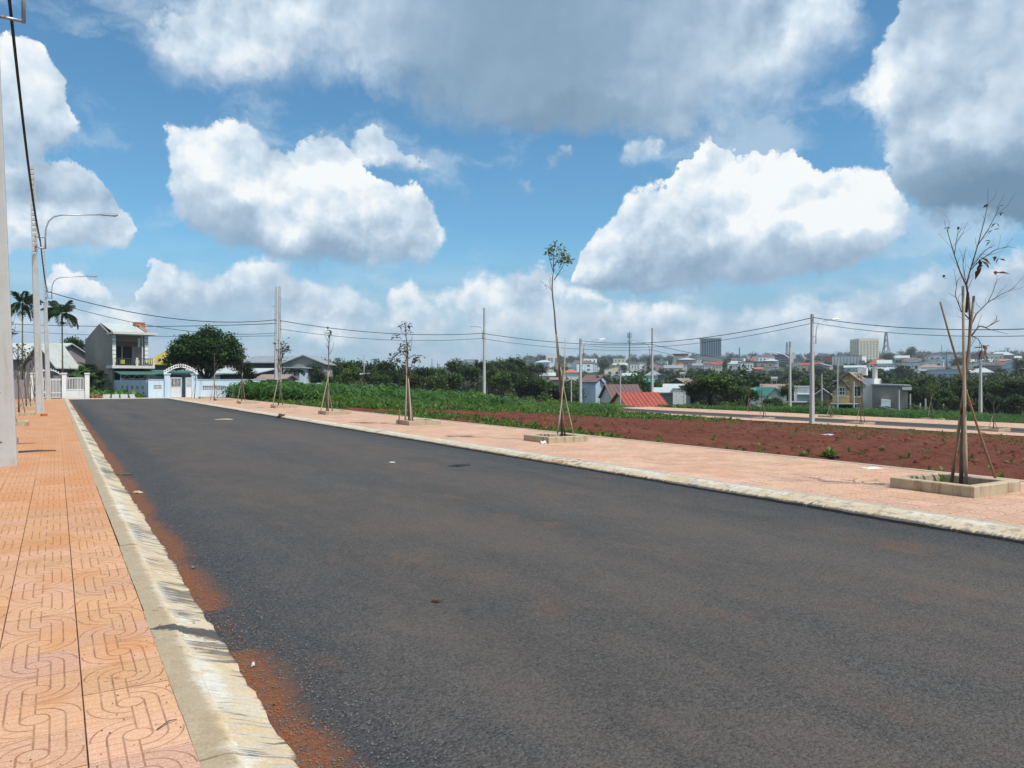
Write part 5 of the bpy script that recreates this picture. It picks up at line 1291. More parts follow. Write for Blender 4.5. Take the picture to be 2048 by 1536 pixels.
rs = random.Random(19)
walls = ['white_wall', 'white_wall', 'white_wall', 'paleblue_wall', 'cream_wall', 'pink_wall', 'skyblue_wall', 'grey_wall']; roofs = ['pale_roof', 'grey_roof', 'red_roof', 'brown_roof', 'pale_roof', 'grey_roof', 'rust_roof']
for D, n, x0, x1 in ((400, 9, 1600, 2100), (470, 12, 1080, 2100), (560, 14, 1080, 2100), (680, 14, 1080, 2110)):
    for i in range(n):
        px = x0 + (x1 - x0) * (i + rs.random()) / n; d = D * rs.uniform(.94, 1.07); w = rs.uniform(7, 15) * FPX / d; h = rs.uniform(4, 9.5)
        if 1640 < px < 1790 and d < 760: continue
        x, y = XY(px, d); ev = HY - (Tz(x, y) + h - CAMH) / d * FPX; kd = rs.choice(('flat', 'flat', 'side', 'front', 'hip'))
        wl = rs.choice(walls); rf = rs.choice(roofs); nf = max(1, int(h / 3.2))
        nm = {'white_wall': 'white', 'paleblue_wall': 'pale blue', 'cream_wall': 'cream', 'pink_wall': 'pinkish', 'skyblue_wall': 'sky blue', 'grey_wall': 'grey'}[wl]
        tw(placed(nm + ' ' + {'flat': 'flat topped', 'side': 'pitched', 'front': 'gabled', 'hip': 'hip roofed'}[kd] + ' house with ' + rf.replace('_', ' '), px, ('small', 'low', 'far', 'little', 'plain')),
           px - w / 2, px + w / 2, ev, d, rs.uniform(8, 12), wl, rf, kd, None if kd == 'flat' else ev - rs.uniform(1.2, 2.6) / d * FPX, yaw=rs.uniform(-.4, .4), cat='house', group='small houses of the far town',
           wins=[(rs.randint(2, 4), nf, .42, .45, .08, .95, .05, .95)], over=.3)

def mast(px, top, base, D, w, label, lattice=True, head=False):
    x, y = XY(px, D); zt = CAMH + (HY - top) / FPX * D; zb = min(Tz(x, y), CAMH + (HY - base) / FPX * D)
    r = empty('radio_mast', (x, y, zb), .3, label, 'mast', 'masts on the skyline'); H = zt - zb; mb = MB()
    if lattice:
        n = max(5, int(H / (w * 1.3)))
        for sx, sy in ((-1, -1), (1, -1), (1, 1), (-1, 1)): mb.tube([(sx * w, sy * w, 0), (sx * w * .35, sy * w * .35, H * .55), (sx * w * .16, sy * w * .16, H)], w * .09, 4)
        for i in range(n):
            t0, t1 = i / n, (i + 1) / n; k = lambda t: w * (1 - t * 1.18 if t < .55 else .35 - (t - .55) * .42)
            for (a, b) in (((-1, -1), (1, -1)), ((1, -1), (1, 1)), ((1, 1), (-1, 1)), ((-1, 1), (-1, -1))):
                mb.tube([(a[0] * k(t0), a[1] * k(t0), t0 * H), (b[0] * k(t1), b[1] * k(t1), t1 * H)], w * .05, 4)
        mb.build('lattice', M['tower_steel'], r)
    else: mb.tube([(0, 0, 0), (0, 0, H * .9), (0, 0, H)], [w, w * .7, w * .5], 8); mb.build('pole', M['tower_steel'], r)
    if head:
        h = MB()
        for k in range(6):
            a = k * math.pi / 3; h.box((math.cos(a) * w * 2.2, math.sin(a) * w * 2.2, H * .93), (w * 1.2, w * .8, H * .10), a)
            h.box((math.cos(a) * w * 1.8, math.sin(a) * w * 1.8, H * .80), (w * .9, w * .6, H * .06), a)
        h.build('antenna_panels', M['paleblue_wall'], r)
mast(1259, 664, 726, 420, .45, 'slim antenna pole with panel head left of the red roof pole', False, True)
mast(1479, 695, 733, 520, 1.1, 'small lattice mast right of the blue glass tower')
mast(1487.5, 709, 722, 800, .3, 'short roof aerial right of the lattice mast', False, True)
mast(1574, 684, 712, 770, 2.4, 'stout lattice tower above the navy block')
mast(1772, 665, 706, 800, 5.0, 'tall splayed lattice tower right of the cream tower')
mast(1883, 690, 713, 900, .5, 'thin mast on the tree line right of the cream tower', False)
mast(2015, 695, 720, 800, .9, 'thin mast at the right edge of the skyline', False, True)
mast(1189, 708, 725, 700, .5, 'thin mast on the long white block', False); mast(1246, 714, 728, 700, .4, 'short thin mast left of the panel headed pole', False)
mast(864, 717, 735, 700, .5, 'left one of two thin masts above the middle trees', False); mast(875, 724, 737, 700, .5, 'right one of two thin masts above the middle trees', False)
mast(962, 718, 735, 600, .35, 'thin mast just left of the middle pole', False)

# ------------------------------------------------------------------ left end of the road
# two storey grey house
def grey_house():
    rz = -R(11)                                           # turned a little to the right
    r = empty('house', (5.15, 92, 0), rz * -1 * -1, 'grey two storey house with an open balcony above a green awning', 'house')
    r.rotation_euler = (0, 0, R(10))
    W, L, H1, H2, HR = 3.75, 12.5, 3.15, 6.55, 7.95
    MB().prism([(0, 0), (L, 0), (L, H2), (L - .9, H2 + .05), (L * .46, HR), (1.9, H2 + .25), (0, H2)], 'x', 0, .22).build('gable_wall', M['rough_wall'], r)
    MB().prism([(1.9, 0), (L, 0), (L, H2), (L - .9, H2 + .05), (L * .46, HR), (1.9, H2 + .25)], 'x', W - .22, W).build('gable_wall', M['rough_wall'], r)
    MB().box((W / 2, L - .1, H2 / 2), (W - .44, .2, H2)).build('wall', M['rough_wall'], r)
    MB().box((W / 2, 1.9, H1 + (H2 - H1) / 2), (W - .44, .2, H2 - H1)).build('wall', M['mauve_wall'], r)
    MB().box((W / 2, 1.0, H1 / 2), (W - .44, .2, H1 - .1)).build('wall', M['dark_wall'], r)
    rf = MB(); rp = L * .46
    rf.prism([(.9, H2 + .25), (rp, HR + .02), (rp, HR + .12), (.9, H2 + .36)], 'x', .2, W + .1); rf.prism([(L + .2, H2 - .1), (rp, HR + .02), (rp, HR + .12), (L + .2, H2)], 'x', .2, W + .1)
    rf.build('roof', M['palegreen_roof'], r)
    MB().prism([(.0, H2 + .42), (.4, H2 + .42), (rp, HR + .32), (rp - .3, HR + .32)], 'x', W - .2, W).build('coping', M['orange_roof'], r)
    MB().box((W + .1, 4.6, HR - .1), (1.0, 1.1, .75)).build('chimney', M['orange_roof'], r)
    MB().box((W / 2 + .25, .6, H2 + .12), (W + .7, 2.7, .22)).build('eave_slab', M['trim'], r)
    MB().box((W / 2 + .1, .7, H1 - .08), (W + .5, 2.5, .30)).build('balcony_floor', M['trim'], r)
    for xx in (.17, W - .35):
        c = MB().box((xx, .12, (H1 + H2) / 2), (.34, .30, H2 - H1 - .1)).build('column', M['white_wall'], r)
        for k in range(7): MB().box((xx, .12, H1 + .35 + k * .45), (.38, .34, .05)).build('groove_band', M['grey_wall'], c)
    MB().tube([(W - .75, .1, H1 + .05), (W - .75, .1, H1 + .7), (W - .75, .1, H2 - .1)], .07, 10).build('column', M['trim'], r)
    rail = MB(); rail.box((W / 2 + .2, -.40, H1 + .82), (W + .2, .07, .07)); rail.box((W / 2 + .2, -.40, H1 + .12), (W + .2, .07, .07)); rail.build('handrail', M['dark_wall'], r)
    bal = MB().tube([(0, 0, .0), (0, 0, .2), (0, 0, .42), (0, 0, .66)], [.03, .055, .035, .03], 6).mesh('baluster', M['dark_wall'])
    for k in range(17): link('baluster', bal, r, (.15 + k * .235, -.40, H1 + .14))
    for xx in (.05, W * .62, W + .25): MB().box((xx, -.40, H1 + .46), (.2, .16, .92)).build('balcony_post', M['trim'], r)
    for xx in (.9, 2.35): MB().box((xx, -.45, H1 + .47), (.42, .05, .42)).build('balcony_panel', M['yellow_roof'], r)
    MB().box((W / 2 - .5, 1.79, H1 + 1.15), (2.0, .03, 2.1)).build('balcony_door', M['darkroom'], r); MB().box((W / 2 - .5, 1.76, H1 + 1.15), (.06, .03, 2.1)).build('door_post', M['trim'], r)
    MB().box((W / 2 + .1, 1.78, H1 + 2.45), (3.2, .04, .5)).build('lintel', M['brown_roof'], r)
    MB().box((W - .95, .6, H1 + 2.6), (.22, .15, 1.0)).build('hanging_cloth', M['white_wall'], r)
    a = MB(); a.prism([(1.1, H1 - .45), (-2.9, H1 - .95), (-2.9, H1 - .88), (1.1, H1 - .36)], 'x', .1, W + 4.4); a.build('awning', M['awning_green'], r)
    tr = MB()
    for k in range(9): tr.tube([(.3 + k * .95, -2.6, H1 - 1.35), (.78 + k * .95, -2.6, H1 - .95)], .03, 5); tr.tube([(.78 + k * .95, -2.6, H1 - .95), (1.25 + k * .95, -2.6, H1 - 1.35)], .03, 5)
    tr.tube([(.1, -2.6, H1 - 1.38), (W + 4, -2.6, H1 - 1.38)], .04, 6); tr.build('awning_truss', M['galv'], r)
    for xx in (.2, 2.9, 5.6, 8.0): MB().tube([(xx, -2.6, 0), (xx, -2.6, H1 - .95)], .05, 6).build('awning_post', M['galv'], r)
    MB().box((W / 2 + .6, .4, .75), (W - .2, 1.1, 1.5)).build('shopfront', M['blue_wall'], r)
grey_house()

# blue compound wall with gate
def vent_grille(w, h, nx, nz):
    mb = MB(); t = .035
    for i in range(nx + 1): mb.box((-w / 2 + i * w / nx, 0, 0), (t, .05, h))
    for j in range(nz + 1): mb.box((0, .002, -h / 2 + j * h / nz), (w, .046, t))
    return mb
def blue_wall():
    Y = 78.0; H = 1.68
    r = empty('compound_wall', (7.3, Y, 0), 0, 'light blue compound wall with vent grilles and an arched gateway', 'wall')
    def seg(x0, x1, vents, name='wall_panel'):
        mb = MB(); cur = x0
        for (a, b, z0, z1) in vents:
            mb.box(((cur + a) / 2, .1, H / 2), (a - cur, .2, H)); mb.box(((a + b) / 2, .1, z0 / 2), (b - a, .2, z0)); mb.box(((a + b) / 2, .1, (z1 + H) / 2), (b - a, .2, H - z1)); cur = b
        mb.box(((cur + x1) / 2, .1, H / 2), (x1 - cur, .2, H)); p = mb.build(name, M['skyblue_wall'], r)
        for (a, b, z0, z1) in vents:
            g = vent_grille(b - a, z1 - z0, max(6, int((b - a) / .16)), 3).build('vent_grille', M['white_wall'], r, ((a + b) / 2, .06, (z0 + z1) / 2))
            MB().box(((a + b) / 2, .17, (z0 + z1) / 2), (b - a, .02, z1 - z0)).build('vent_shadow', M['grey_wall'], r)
    seg(0.0, 1.35, [(.45, 1.10, .82, 1.18)]); seg(4.2, 10.6, [(.5 + 4.2, 2.3 + 4.2, .72, 1.12), (3.6 + 4.2, 5.2 + 4.2, .72, 1.12)])
    MB().box((5.3 + .0, .1, H + .04), (0.01, .2, .01)) 
    for x0, x1 in ((0, 1.35), (4.2, 10.6)): MB().box(((x0 + x1) / 2, .1, H + .035), (x1 - x0, .28, .07)).build('coping', M['paleblue_wall'], r)
    sw = MB(); sw.box((0, 0, H / 2 - .01), (.2, 14.0, H - .02)); s = sw.build('wall_panel', M['blue_wall'], r, (-.98, 7.25, 0), (0, 0, R(8)))  # side run in a darker blue: its shade is put into the paint
    for k in range(5):
        v = MB().box((-.104, -5.6 + k * 2.1, .95), (.02, .95, .32)).build('vent_block', M['grey_wall'], s)
    for x in (1.6, 3.95): MB().box((x, .1, 1.1), (.48, .46, 2.2), bev=.02).build('gate_pillar', M['skyblue_wall'], r); MB().box((x, .1, 2.24), (.62, .60, .09)).build('pillar_cap', M['white_wall'], r)
    ar = MB()
    pts0 = [(1.35 + 2.85 * t, .1, 2.25 + .62 * math.sin(math.pi * t)) for t in np.linspace(0, 1, 15)]
    ar.tube(pts0, .06, 6); ar.tube([(p[0], p[1], p[2] + .22) for p in pts0], .045, 6)
    ar.build('gate_arch', M['frame_white'], r)
    for p in pts0: MB().tube([(p[0], p[1], p[2]), (p[0], p[1], p[2] + .34)], .05, 5).build('arch_tooth', M['frame_white'], r)
    def leaf(x, a):
        g = MB(); w = 1.0; h = 1.85
        for c, d in (((w / 2, 0, h - .04), (w, .05, .08)), ((w / 2, 0, .06), (w, .05, .08)), ((.03, 0, h / 2), (.06, .05, h)), ((w - .03, 0, h / 2), (.06, .05, h)), ((w / 2, 0, h * .55), (w, .04, .05))): g.box(c, d)
        gl = g.build('gate_leaf', M['frame_white'], r, (x, -.05, .05), (0, 0, a))
        MB().box((w / 2, .012, h * .27), (w - .14, .02, h * .5)).build('gate_panel', M['frame_white'], gl)
        bar = MB().box((0, 0, h * .78), (.035, .035, h * .40)).mesh('gate_bar', M['frame_white'])
        for k in range(7): link('gate_bar', bar, gl, (.12 + k * .125, 0, 0))
        MB().tube([(.25, -.02, h * .72), (.5, -.02, h * .88), (.75, -.02, h * .72), (.5, -.02, h * .62), (.25, -.02, h * .72)], .025, 5, cap=False).build('gate_scroll', M['frame_white'], gl)
    leaf(1.86, R(-14)); leaf(3.70, R(180 + 52))
blue_wall()
hv('blue walled house seen through the arched gate', 322, 392, 752, 84, 7, 'blue_wall', 'grey_roof', 'shed', 748, group='houses at the end of the road', base=797, wins=[(1, 1, .35, .9, .05, .85, .05, .55)])
hv('low dark house under the big round tree', 335, 505, 748, 92, 8, 'dark_wall', 'pale_roof', 'shed', 737, group='houses at the end of the road', base=790)
hv('building with a large mustard yellow roof behind the balcony house', 290, 372, 729, 112, 14, 'dark_wall', 'yellow_roof', 'shed', 678, group='houses at the end of the road', base=790, ribs=True)
hv('house with a bluish roof behind the big round tree', 338, 420, 722, 118, 12, 'white_wall', 'blue_roof' if False else 'pale_roof', 'side', 712, group='houses at the end of the road', base=790)
hv('long grey roofed warehouse behind the twin poles', 482, 580, 726, 122, 16, 'dark_wall', 'grey_roof', 'side', 711, group='houses at the end of the road', base=790)
hv('grey gable end of the warehouse right of the twin poles', 566, 648, 728, 118, 14, 'grey_wall', 'grey_roof', 'front', 712, group='houses at the end of the road', base=795)
hv('white wing below the warehouse gable', 572, 600, 736, 112, 6, 'paleblue_wall', 'pale_roof', 'flat', group='houses at the end of the road', base=795)
hv('small tiled shed left of the twin poles', 516, 566, 759, 92, 5, 'mauve_wall', 'rust_roof', 'side', 751, group='houses at the end of the road', base=795)
hv('low white garden wall above the corn right of the twin poles', 603, 643, 768, 95, 1, 'white_wall', 'white_wall', 'flat', group='houses at the end of the road', base=795, over=.05, cat='wall')
hv('house with a pale green metal roof behind the white gate', -60, 78, 718, 88, 12, 'mauve_wall', 'palegreen_roof', 'side', 684, group='houses at the end of the road', base=797)
hv('gabled porch of the pale green roofed house', 50, 108, 728, 82, 4, 'mauve_wall', 'palegreen_roof', 'front', 690, group='houses at the end of the road', base=797, wins=[(2, 1, .5, .7, .1, .7, .1, .9)])

# white gate with arch, left end
def white_gate():
    Y = 79.0; H = 1.95
    r = empty('gate', (-1.8, Y, 0), 0, 'white barred gate with a low arch at the left end of the road', 'gate')
    for x in (0, 2.42, 4.2): 
        MB().box((x, 0, H / 2 + .12), (.36, .36, H + .24), bev=.015).build('gate_pillar', M['white_wall'], r); MB().box((x, 0, H + .30), (.46, .46, .12)).build('pillar_cap', M['frame_white'], r)
    bar = MB().tube([(0, 0, .12), (0, 0, H - .12)], .028, 6).mesh('gate_bar', M['frame_white'])
    for a, b, n in ((.2, 1.28, 9), (1.34, 2.22, 8)):
        for z in (.14, .55, H - .25): MB().box(((a + b) / 2, 0, z), (b - a, .05, .07)).build('gate_rail', M['frame_white'], r)
        for k in range(n): link('gate_bar', bar, r, (a + (k + .5) * (b - a) / n, 0.0, 0))
    pts = [(.1 + 2.25 * t, 0, H + .05 + .55 * math.sin(math.pi * t)) for t in np.linspace(0, 1, 13)]
    MB().tube(pts, .045, 6).build('gate_arch', M['frame_white'], r)
    for p in pts[1:-1]: MB().tube([p, (p[0], 0, p[2] + .16)], .035, 5).build('arch_tooth', M['frame_white'], r)
    MB().box((3.31, 0, .35), (1.4, .2, .7)).build('base_wall', M['white_wall'], r); MB().box((3.31, 0, H - .1), (1.4, .07, .08)).build('gate_rail', M['frame_white'], r); MB().box((3.31, 0, .8), (1.4, .07, .08)).build('gate_rail', M['frame_white'], r)
    b2 = MB().tube([(0, 0, .7), (0, 0, H - .1)], .03, 6).mesh('gate_bar', M['frame_white'])
    for k in range(11): link('gate_bar', b2, r, (2.7 + k * .122, 0, 0))
white_gate()
lw = MB().box((-6.0, 79.0, .85), (7.6, .2, 1.7)).build('garden_wall', M['mauve_wall']); tag(lw, 'dull garden wall left of the white gate', 'wall')

# ------------------------------------------------------------------ trees
def crown_mesh(name, mat, lobes, n, size, seed, clump=24, shell=.55, droop=.25):
    """leafy clumps through the volume of several ellipsoid lobes (cx,cy,cz,rx,ry,rz); leaf = two folded quads"""
    rs = np.random.default_rng(seed); V, F = [], []
    vol = np.array([l[3] * l[4] * l[5] for l in lobes]) ** .75; vol /= vol.sum()
    for li, k in enumerate(rs.multinomial(max(1, n // clump), vol)):
        cx, cy, cz, rx, ry, rz = lobes[li]
        for _ in range(k):
            d = rs.normal(size=3); d /= np.linalg.norm(d); r = (shell + (1 - shell) * rs.random()) * (1 + rs.normal(0, .05))
            if d[2] < -.35 and rs.random() < .6: d[2] *= -.4
            c = np.array([cx + d[0] * rx * r, cy + d[1] * ry * r, cz + d[2] * rz * r])
            cs = size * rs.uniform(.9, 1.7)
            m = clump
            off = rs.normal(size=(m, 3)) * cs * np.array([.62, .62, .34]) + c
            a = rs.random(m) * 2 * np.pi; e = rs.normal(-droop, .45, m); L = size * rs.uniform(.6, 1.3, m); w = L * .30
            dv = np.stack([np.cos(a) * np.cos(e), np.sin(a) * np.cos(e), np.sin(e)], -1)
            dv = dv * .8 + d * .35; dv /= np.linalg.norm(dv, axis=1)[:, None]
            s = np.cross(dv, [0, 0, 1.0]); s /= np.linalg.norm(s, axis=1)[:, None] + 1e-6
            b = len(V) * 4 if False else None
            q = np.stack([off - dv * L[:, None] * .5, off + s * w[:, None] - [0, 0, .0], off + dv * L[:, None] * .5, off - s * w[:, None]], 1)
            V.append(q.reshape(-1, 3))
    V = np.concatenate(V); F = np.arange(len(V)).reshape(-1, 4)
    return np_mesh(name, V, F, M[mat])
def rnd_lobes(seed, nl, R0, H, flat=.75):
    r = random.Random(seed); L = [(0, 0, H, R0 * .75, R0 * .75, R0 * .75 * flat)]
    for i in range(nl):
        a = r.uniform(0, 6.28); d = R0 * r.uniform(.35, .75); s = R0 * r.uniform(.34, .58)
        L.append((math.cos(a) * d, math.sin(a) * d, H + r.uniform(-.45, .5) * R0 * flat, s, s, s * flat))
    return L
def trunk_mesh(name, h, r, limbs, seed, mat='darkbark'):
    rr = random.Random(seed); mb = MB()
    mb.tube([(0, 0, -.8), (0, 0, 0), (rr.gauss(0, .08), rr.gauss(0, .08), h * .5), (rr.gauss(0, .12), rr.gauss(0, .12), h)], [r * 1.3, r * 1.1, r * .9, r * .7], 8)
    for (x, y, z) in limbs:
        mb.tube([(0, 0, h * rr.uniform(.55, .95)), (x * .45, y * .45, h + (z - h) * .45), (x, y, z)], [r * .55, r * .35, r * .12], 6)
    return mb.mesh(name, M[mat], smooth=True)

# shared crowns: unit trees of about 2 m crown radius, crown centre at 3.6 m
PROTO = []
for k in range(7):
    lob = rnd_lobes(100 + k, 8 + k % 3, 2.0, 3.5 + .25 * (k % 3), .78 + .06 * (k % 3))
    cm = crown_mesh('crown', 'crown' if k < 3 else 'crown_far', lob, 3600 if k < 3 else 2400, .34 if k < 3 else .38, 200 + k, 22)
    tm = trunk_mesh('trunk', 2.4, .16, [(l[0] * .7, l[1] * .7, l[2]) for l in lob[1:]], 300 + k)
    PROTO.append((cm, tm))
lob = [(0, 0, 4.0, .75, .75, 1.6), (.3, .1, 3.0, .8, .8, 1.0), (-.3, -.1, 5.2, .5, .5, 1.2), (0, .3, 2.6, .9, .9, .6)]
PROTO.append((crown_mesh('crown', 'crown_far', lob, 1700, .34, 250, 20), trunk_mesh('trunk', 2.4, .12, [(0, 0, 5)], 350)))
def tree(x, y, z, width, top, k, label, group, name='tree', rz=None):
    """top: height of the crown's top above z"""
    cm, tm = PROTO[k]
    r = empty(name, (x, y, z), random.uniform(0, 6.28) if rz is None else rz, label, 'tree', group)
    sx = width / 4.4; zt = {7: 6.4}.get(k, 5.2); sz = top / zt; sc = sz if k == 7 else min(sz, 1.3 * sx)
    link('trunk', tm, r, scale=(sx, sx, sz)); link('crown', cm, r, (0, 0, (sz - sc) * zt), scale=(sx, sx, sc)); return r
def tree_px(px, top, width, D, k, label, group=None, name='tree'):
    x, y = XY(px, D); z = Tz(x, y) - (.1 if D < 105 else 2.2 if D < 300 else 4.5); zt = CAMH + (HY - top) / FPX * D
    return tree(x, y, z, width / FPX * D, max(2.0, zt - z), k, label, group, name)

# the big round mango tree behind the blue wall
def mango():
    D = 82; x, y = XY(412, D); r = empty('mango_tree', (x, y, 0), 0, 'big round dark green tree behind the blue wall', 'tree')
    m = D / FPX
    L = []
    for (px, py, rp, dy) in [(412, 700, 38, 0), (372, 708, 28, -.5), (352, 715, 15, .5), (450, 705, 30, .3), (470, 718, 17, -.3), (400, 680, 26, .4), (425, 673, 22, -.2), (440, 684, 24, .5), (385, 690, 24, -.6), (415, 668, 14, 0), (395, 718, 26, 1.0), (440, 722, 22, -1.0), (462, 700, 16, 0), (362, 700, 16, 0), (412, 722, 30, .5), (380, 724, 22, -1), (450, 720, 24, .8), (345, 722, 14, -.5), (432, 700, 30, -1.2), (395, 705, 30, -1.2), (476, 712, 13, 0)]:
        u = (px - 412) * m; z = CAMH + (HY - py) * m; L.append((CY * u + SY * dy * 2, -SY * u + CY * dy * 2, z, rp * m, rp * m, rp * m * .85))
    link('crown', crown_mesh('crown', 'mango', L, 30000, .34, 77, 22, .62, .45), r)
    limbs = [(l[0] * .8, l[1] * .8, l[2] - .3) for l in L[1:9]]
    link('trunk', trunk_mesh('trunk', 1.9, .26, limbs, 5), r)
mango()
tree_px(488, 718, 46, 84, 0, 'dull dark shrub tree right of the big round tree')
GM = 'trees filling the middle behind the corn'; GVV = 'trees filling the wooded valley below the town'
mid = [(656, 710, 62, 125, 0), (622, 728, 40, 118, 1), (690, 722, 44, 128, 2), (728, 711, 74, 150, 0), (700, 735, 50, 120, 1), (772, 722, 50, 128, 2), (740, 738, 40, 120, 0), (800, 735, 50, 135, 1), (846, 728, 52, 125, 0), (875, 735, 46, 130, 2), (910, 719, 40, 128, 1),
       (900, 738, 60, 118, 0), (940, 732, 54, 130, 2), (930, 726, 40, 160, 1), (985, 731, 44, 128, 0), (1008, 720, 50, 170, 1), (1030, 716, 50, 180, 2), (1020, 738, 44, 125, 0), (1056, 724, 40, 190, 3), (1078, 724, 36, 200, 4), (1050, 745, 50, 122, 1), (1075, 755, 44, 118, 2), (960, 724, 30, 180, 5), (975, 718, 40, 210, 3), (1000, 745, 50, 116, 1), (870, 745, 50, 112, 0), (820, 748, 50, 112, 2), (640, 742, 44, 108, 1), (665, 748, 36, 104, 0), (760, 748, 44, 110, 2), (785, 742, 40, 122, 1)]
lbm = ['dark green bushy tree in the tree belt behind the corn field']
for t in mid: tree_px(*t, label=placed(('wide' if t[2] > 50 else 'narrow' if t[2] < 42 else 'bushy') + ' tree in the ' + ('front' if t[3] < 119 else 'middle' if t[3] < 140 else 'back') + ' of the belt', t[0], ('dark', 'green', 'dense', 'leafy')), group=GM)
special = [(1207, 716, 30, 540, 4, 'domed dark tree on the skyline right of the short thick pole'), (1297, 711, 18, 520, 7, 'dark upright tree on the skyline left of the red roof pole'), (1450, 712, 26, 430, 7, 'tall dark tree right of the blue glass tower'),
           (1776, 704, 28, 640, 4, 'round tree at the foot of the splayed lattice tower'), (1822, 697, 25, 760, 5, 'spreading tree alone on the skyline right of the lattice tower'), (1617, 718, 30, 600, 4, 'dark tree mass on the skyline left of the side street pole'),
           (1246, 727, 22, 470, 4, 'round tree in front of the low white buildings'), (1560, 724, 16, 700, 4, 'small tree before the navy block'), (1525, 716, 16, 700, 4, 'tree left of the navy block'),
           (2040, 720, 30, 360, 5, 'dark tree at the right edge of the skyline'), (1920, 712, 40, 430, 4, 'tree behind the large blue grey block'), (1962, 722, 40, 420, 5, 'dark tree before the grey hall')]
for px, top, w, D, k, lb in special: tree_px(px, top, w, D, k, lb, 'single trees on the skyline')
# the dark round tree beyond the side street
r = tree_px(1418, 748, 100, 92, 1, 'broad dark round tree beyond the side street'); r.children[1].active_material = M['crown'] if False else r.children[1].active_material
tree_px(1385, 768, 50, 93, 5, 'brownish left half of the tree clump beyond the side street'); tree_px(1468, 768, 50, 90, 0, 'lighter bush at the right side of the broad dark round tree')
tree_px(1495, 778, 44, 92, 2, 'bushy tree before the low green roofed wing'); tree_px(1572, 770, 36, 108, 1, 'dark bush between the green gable and the two window house'); tree_px(1545, 795, 50, 95, 2, 'low bush before the white green roofed gable')
# valley fill, kept below the buildings
occ = []
rs = random.Random(4)
cnt = 0
def ok(px, D, w):
    for a, b, d0 in KEEP:
        if a - w * .3 < px < b + w * .3 and D < d0 and d0 - D < 60: return False
    return True
KEEP = [(1226, 1335, 125), (1292, 1375, 150), (1160, 1210, 172), (1505, 1572, 128), (1589, 1665, 135), (1660, 1815, 95), (1346, 1375, 112)]
for D, n, h0, h1, x0, x1 in [(128, 9, 6, 8, 1060, 1230), (150, 20, 6, 9, 1080, 2100), (175, 18, 6, 10, 1080, 2100), (205, 20, 6, 10, 1080, 2100), (240, 20, 6, 9, 1060, 2100), (285, 20, 6, 9, 1060, 2100), (330, 20, 5, 8, 1060, 2100), (390, 16, 5, 7, 1060, 2100), (240, 14, 6, 8, 560, 1060)]:
    for i in range(n):
        px = x0 + (x1 - x0) * (i + rs.random()) / n; d = D * rs.uniform(.93, 1.08); h = rs.uniform(h0, h1); w = h * rs.uniform(1.0, 1.5) * (1.25 if D > 200 else 1.0)
        if not ok(px, d, w * FPX / d): continue
        x, y = XY(px, d); z = Tz(x, y) - .1
        k = rs.choice((0, 1, 2, 3, 4)) if D < 200 else rs.choice((3, 4, 5, 6, 3, 5, 7))
        if D > 140: z -= h * .55; h *= 1.55
        tree(x, y, z, w, h, k, placed({128: 'near valley tree', 150: 'near valley tree', 175: 'valley tree of the second row', 205: 'valley tree of the third row', 240: 'mid valley tree', 285: 'valley slope tree', 330: 'upper slope tree', 390: 'tree below the town'}[D], px, ('broad' if w > h0 + h1 * .45 else 'slim', 'dark green', 'dense', 'rounded', 'leafy')), GVV); cnt += 1
# the wooded slopes behind and between the town houses: one mass
FARP = []
for k in range(4):
    me = crown_mesh('far_crown', 'crown_far', rnd_lobes(500 + k, 4, 2.0, 1.2, .8), 420, .62, 520 + k, 14, .7)
    co = np.empty(len(me.vertices) * 3, np.float32); me.vertices.foreach_get('co', co); FARP.append((co.reshape(-1, 3).astype(float), np.arange(len(me.vertices)).reshape(-1, 4))); bpy.data.meshes.remove(me)
fx, fs = [], []
for D, n, s0, x0, x1 in ((375, 44, 1.3, 1060, 2150), (430, 60, 1.5, 540, 2150), (520, 60, 1.6, 540, 2150), (640, 60, 1.7, 540, 2150), (760, 70, 1.9, 540, 2150), (900, 90, 2.2, 500, 2180), (1080, 110, 2.8, 500, 2180), (1300, 120, 3.4, 480, 2200), (1600, 120, 4.2, 460, 2200)):
    for i in range(n):
        px = x0 + (x1 - x0) * (i + rs.random()) / n; d = D * rs.uniform(.93, 1.07); x, y = XY(px, d); fx.append((x, y, Tz(x, y) - .3)); fs.append(s0 * rs.uniform(.7, 1.25))
fx = np.array(fx); V, F = scatter(FARP, fx, RNG.random(len(fx)) * 6.28, np.array(fs))
tag(link('far_wood', np_mesh('far_wood', V, F, M['crown_far'])), kind='stuff')
# darker stand right of the grey block house
for px, top, w, D, k in [(1835, 765, 50, 118, 0), (1875, 772, 52, 112, 1), (1915, 768, 52, 115, 2), (1955, 758, 56, 116, 0), (1995, 762, 54, 112, 1), (2035, 757, 56, 110, 2), (2075, 762, 56, 108, 0), (1850, 752, 50, 140, 1), (1900, 757, 50, 138, 0), (1945, 757, 56, 136, 2), (1990, 757, 56, 135, 0), (2040, 753, 60, 130, 1), (1815, 760, 44, 125, 2), (1985, 790, 50, 100, 1), (2030, 785, 50, 98, 0), (1900, 795, 46, 100, 2), (1940, 795, 46, 100, 0)]:
    tree_px(px, top, w, D, k, placed(('front' if D < 105 else 'middle' if D < 120 else 'back') + ' tree of the dark stand', px, ('tall', 'dense', 'leafy')), 'trees right of the grey block house')

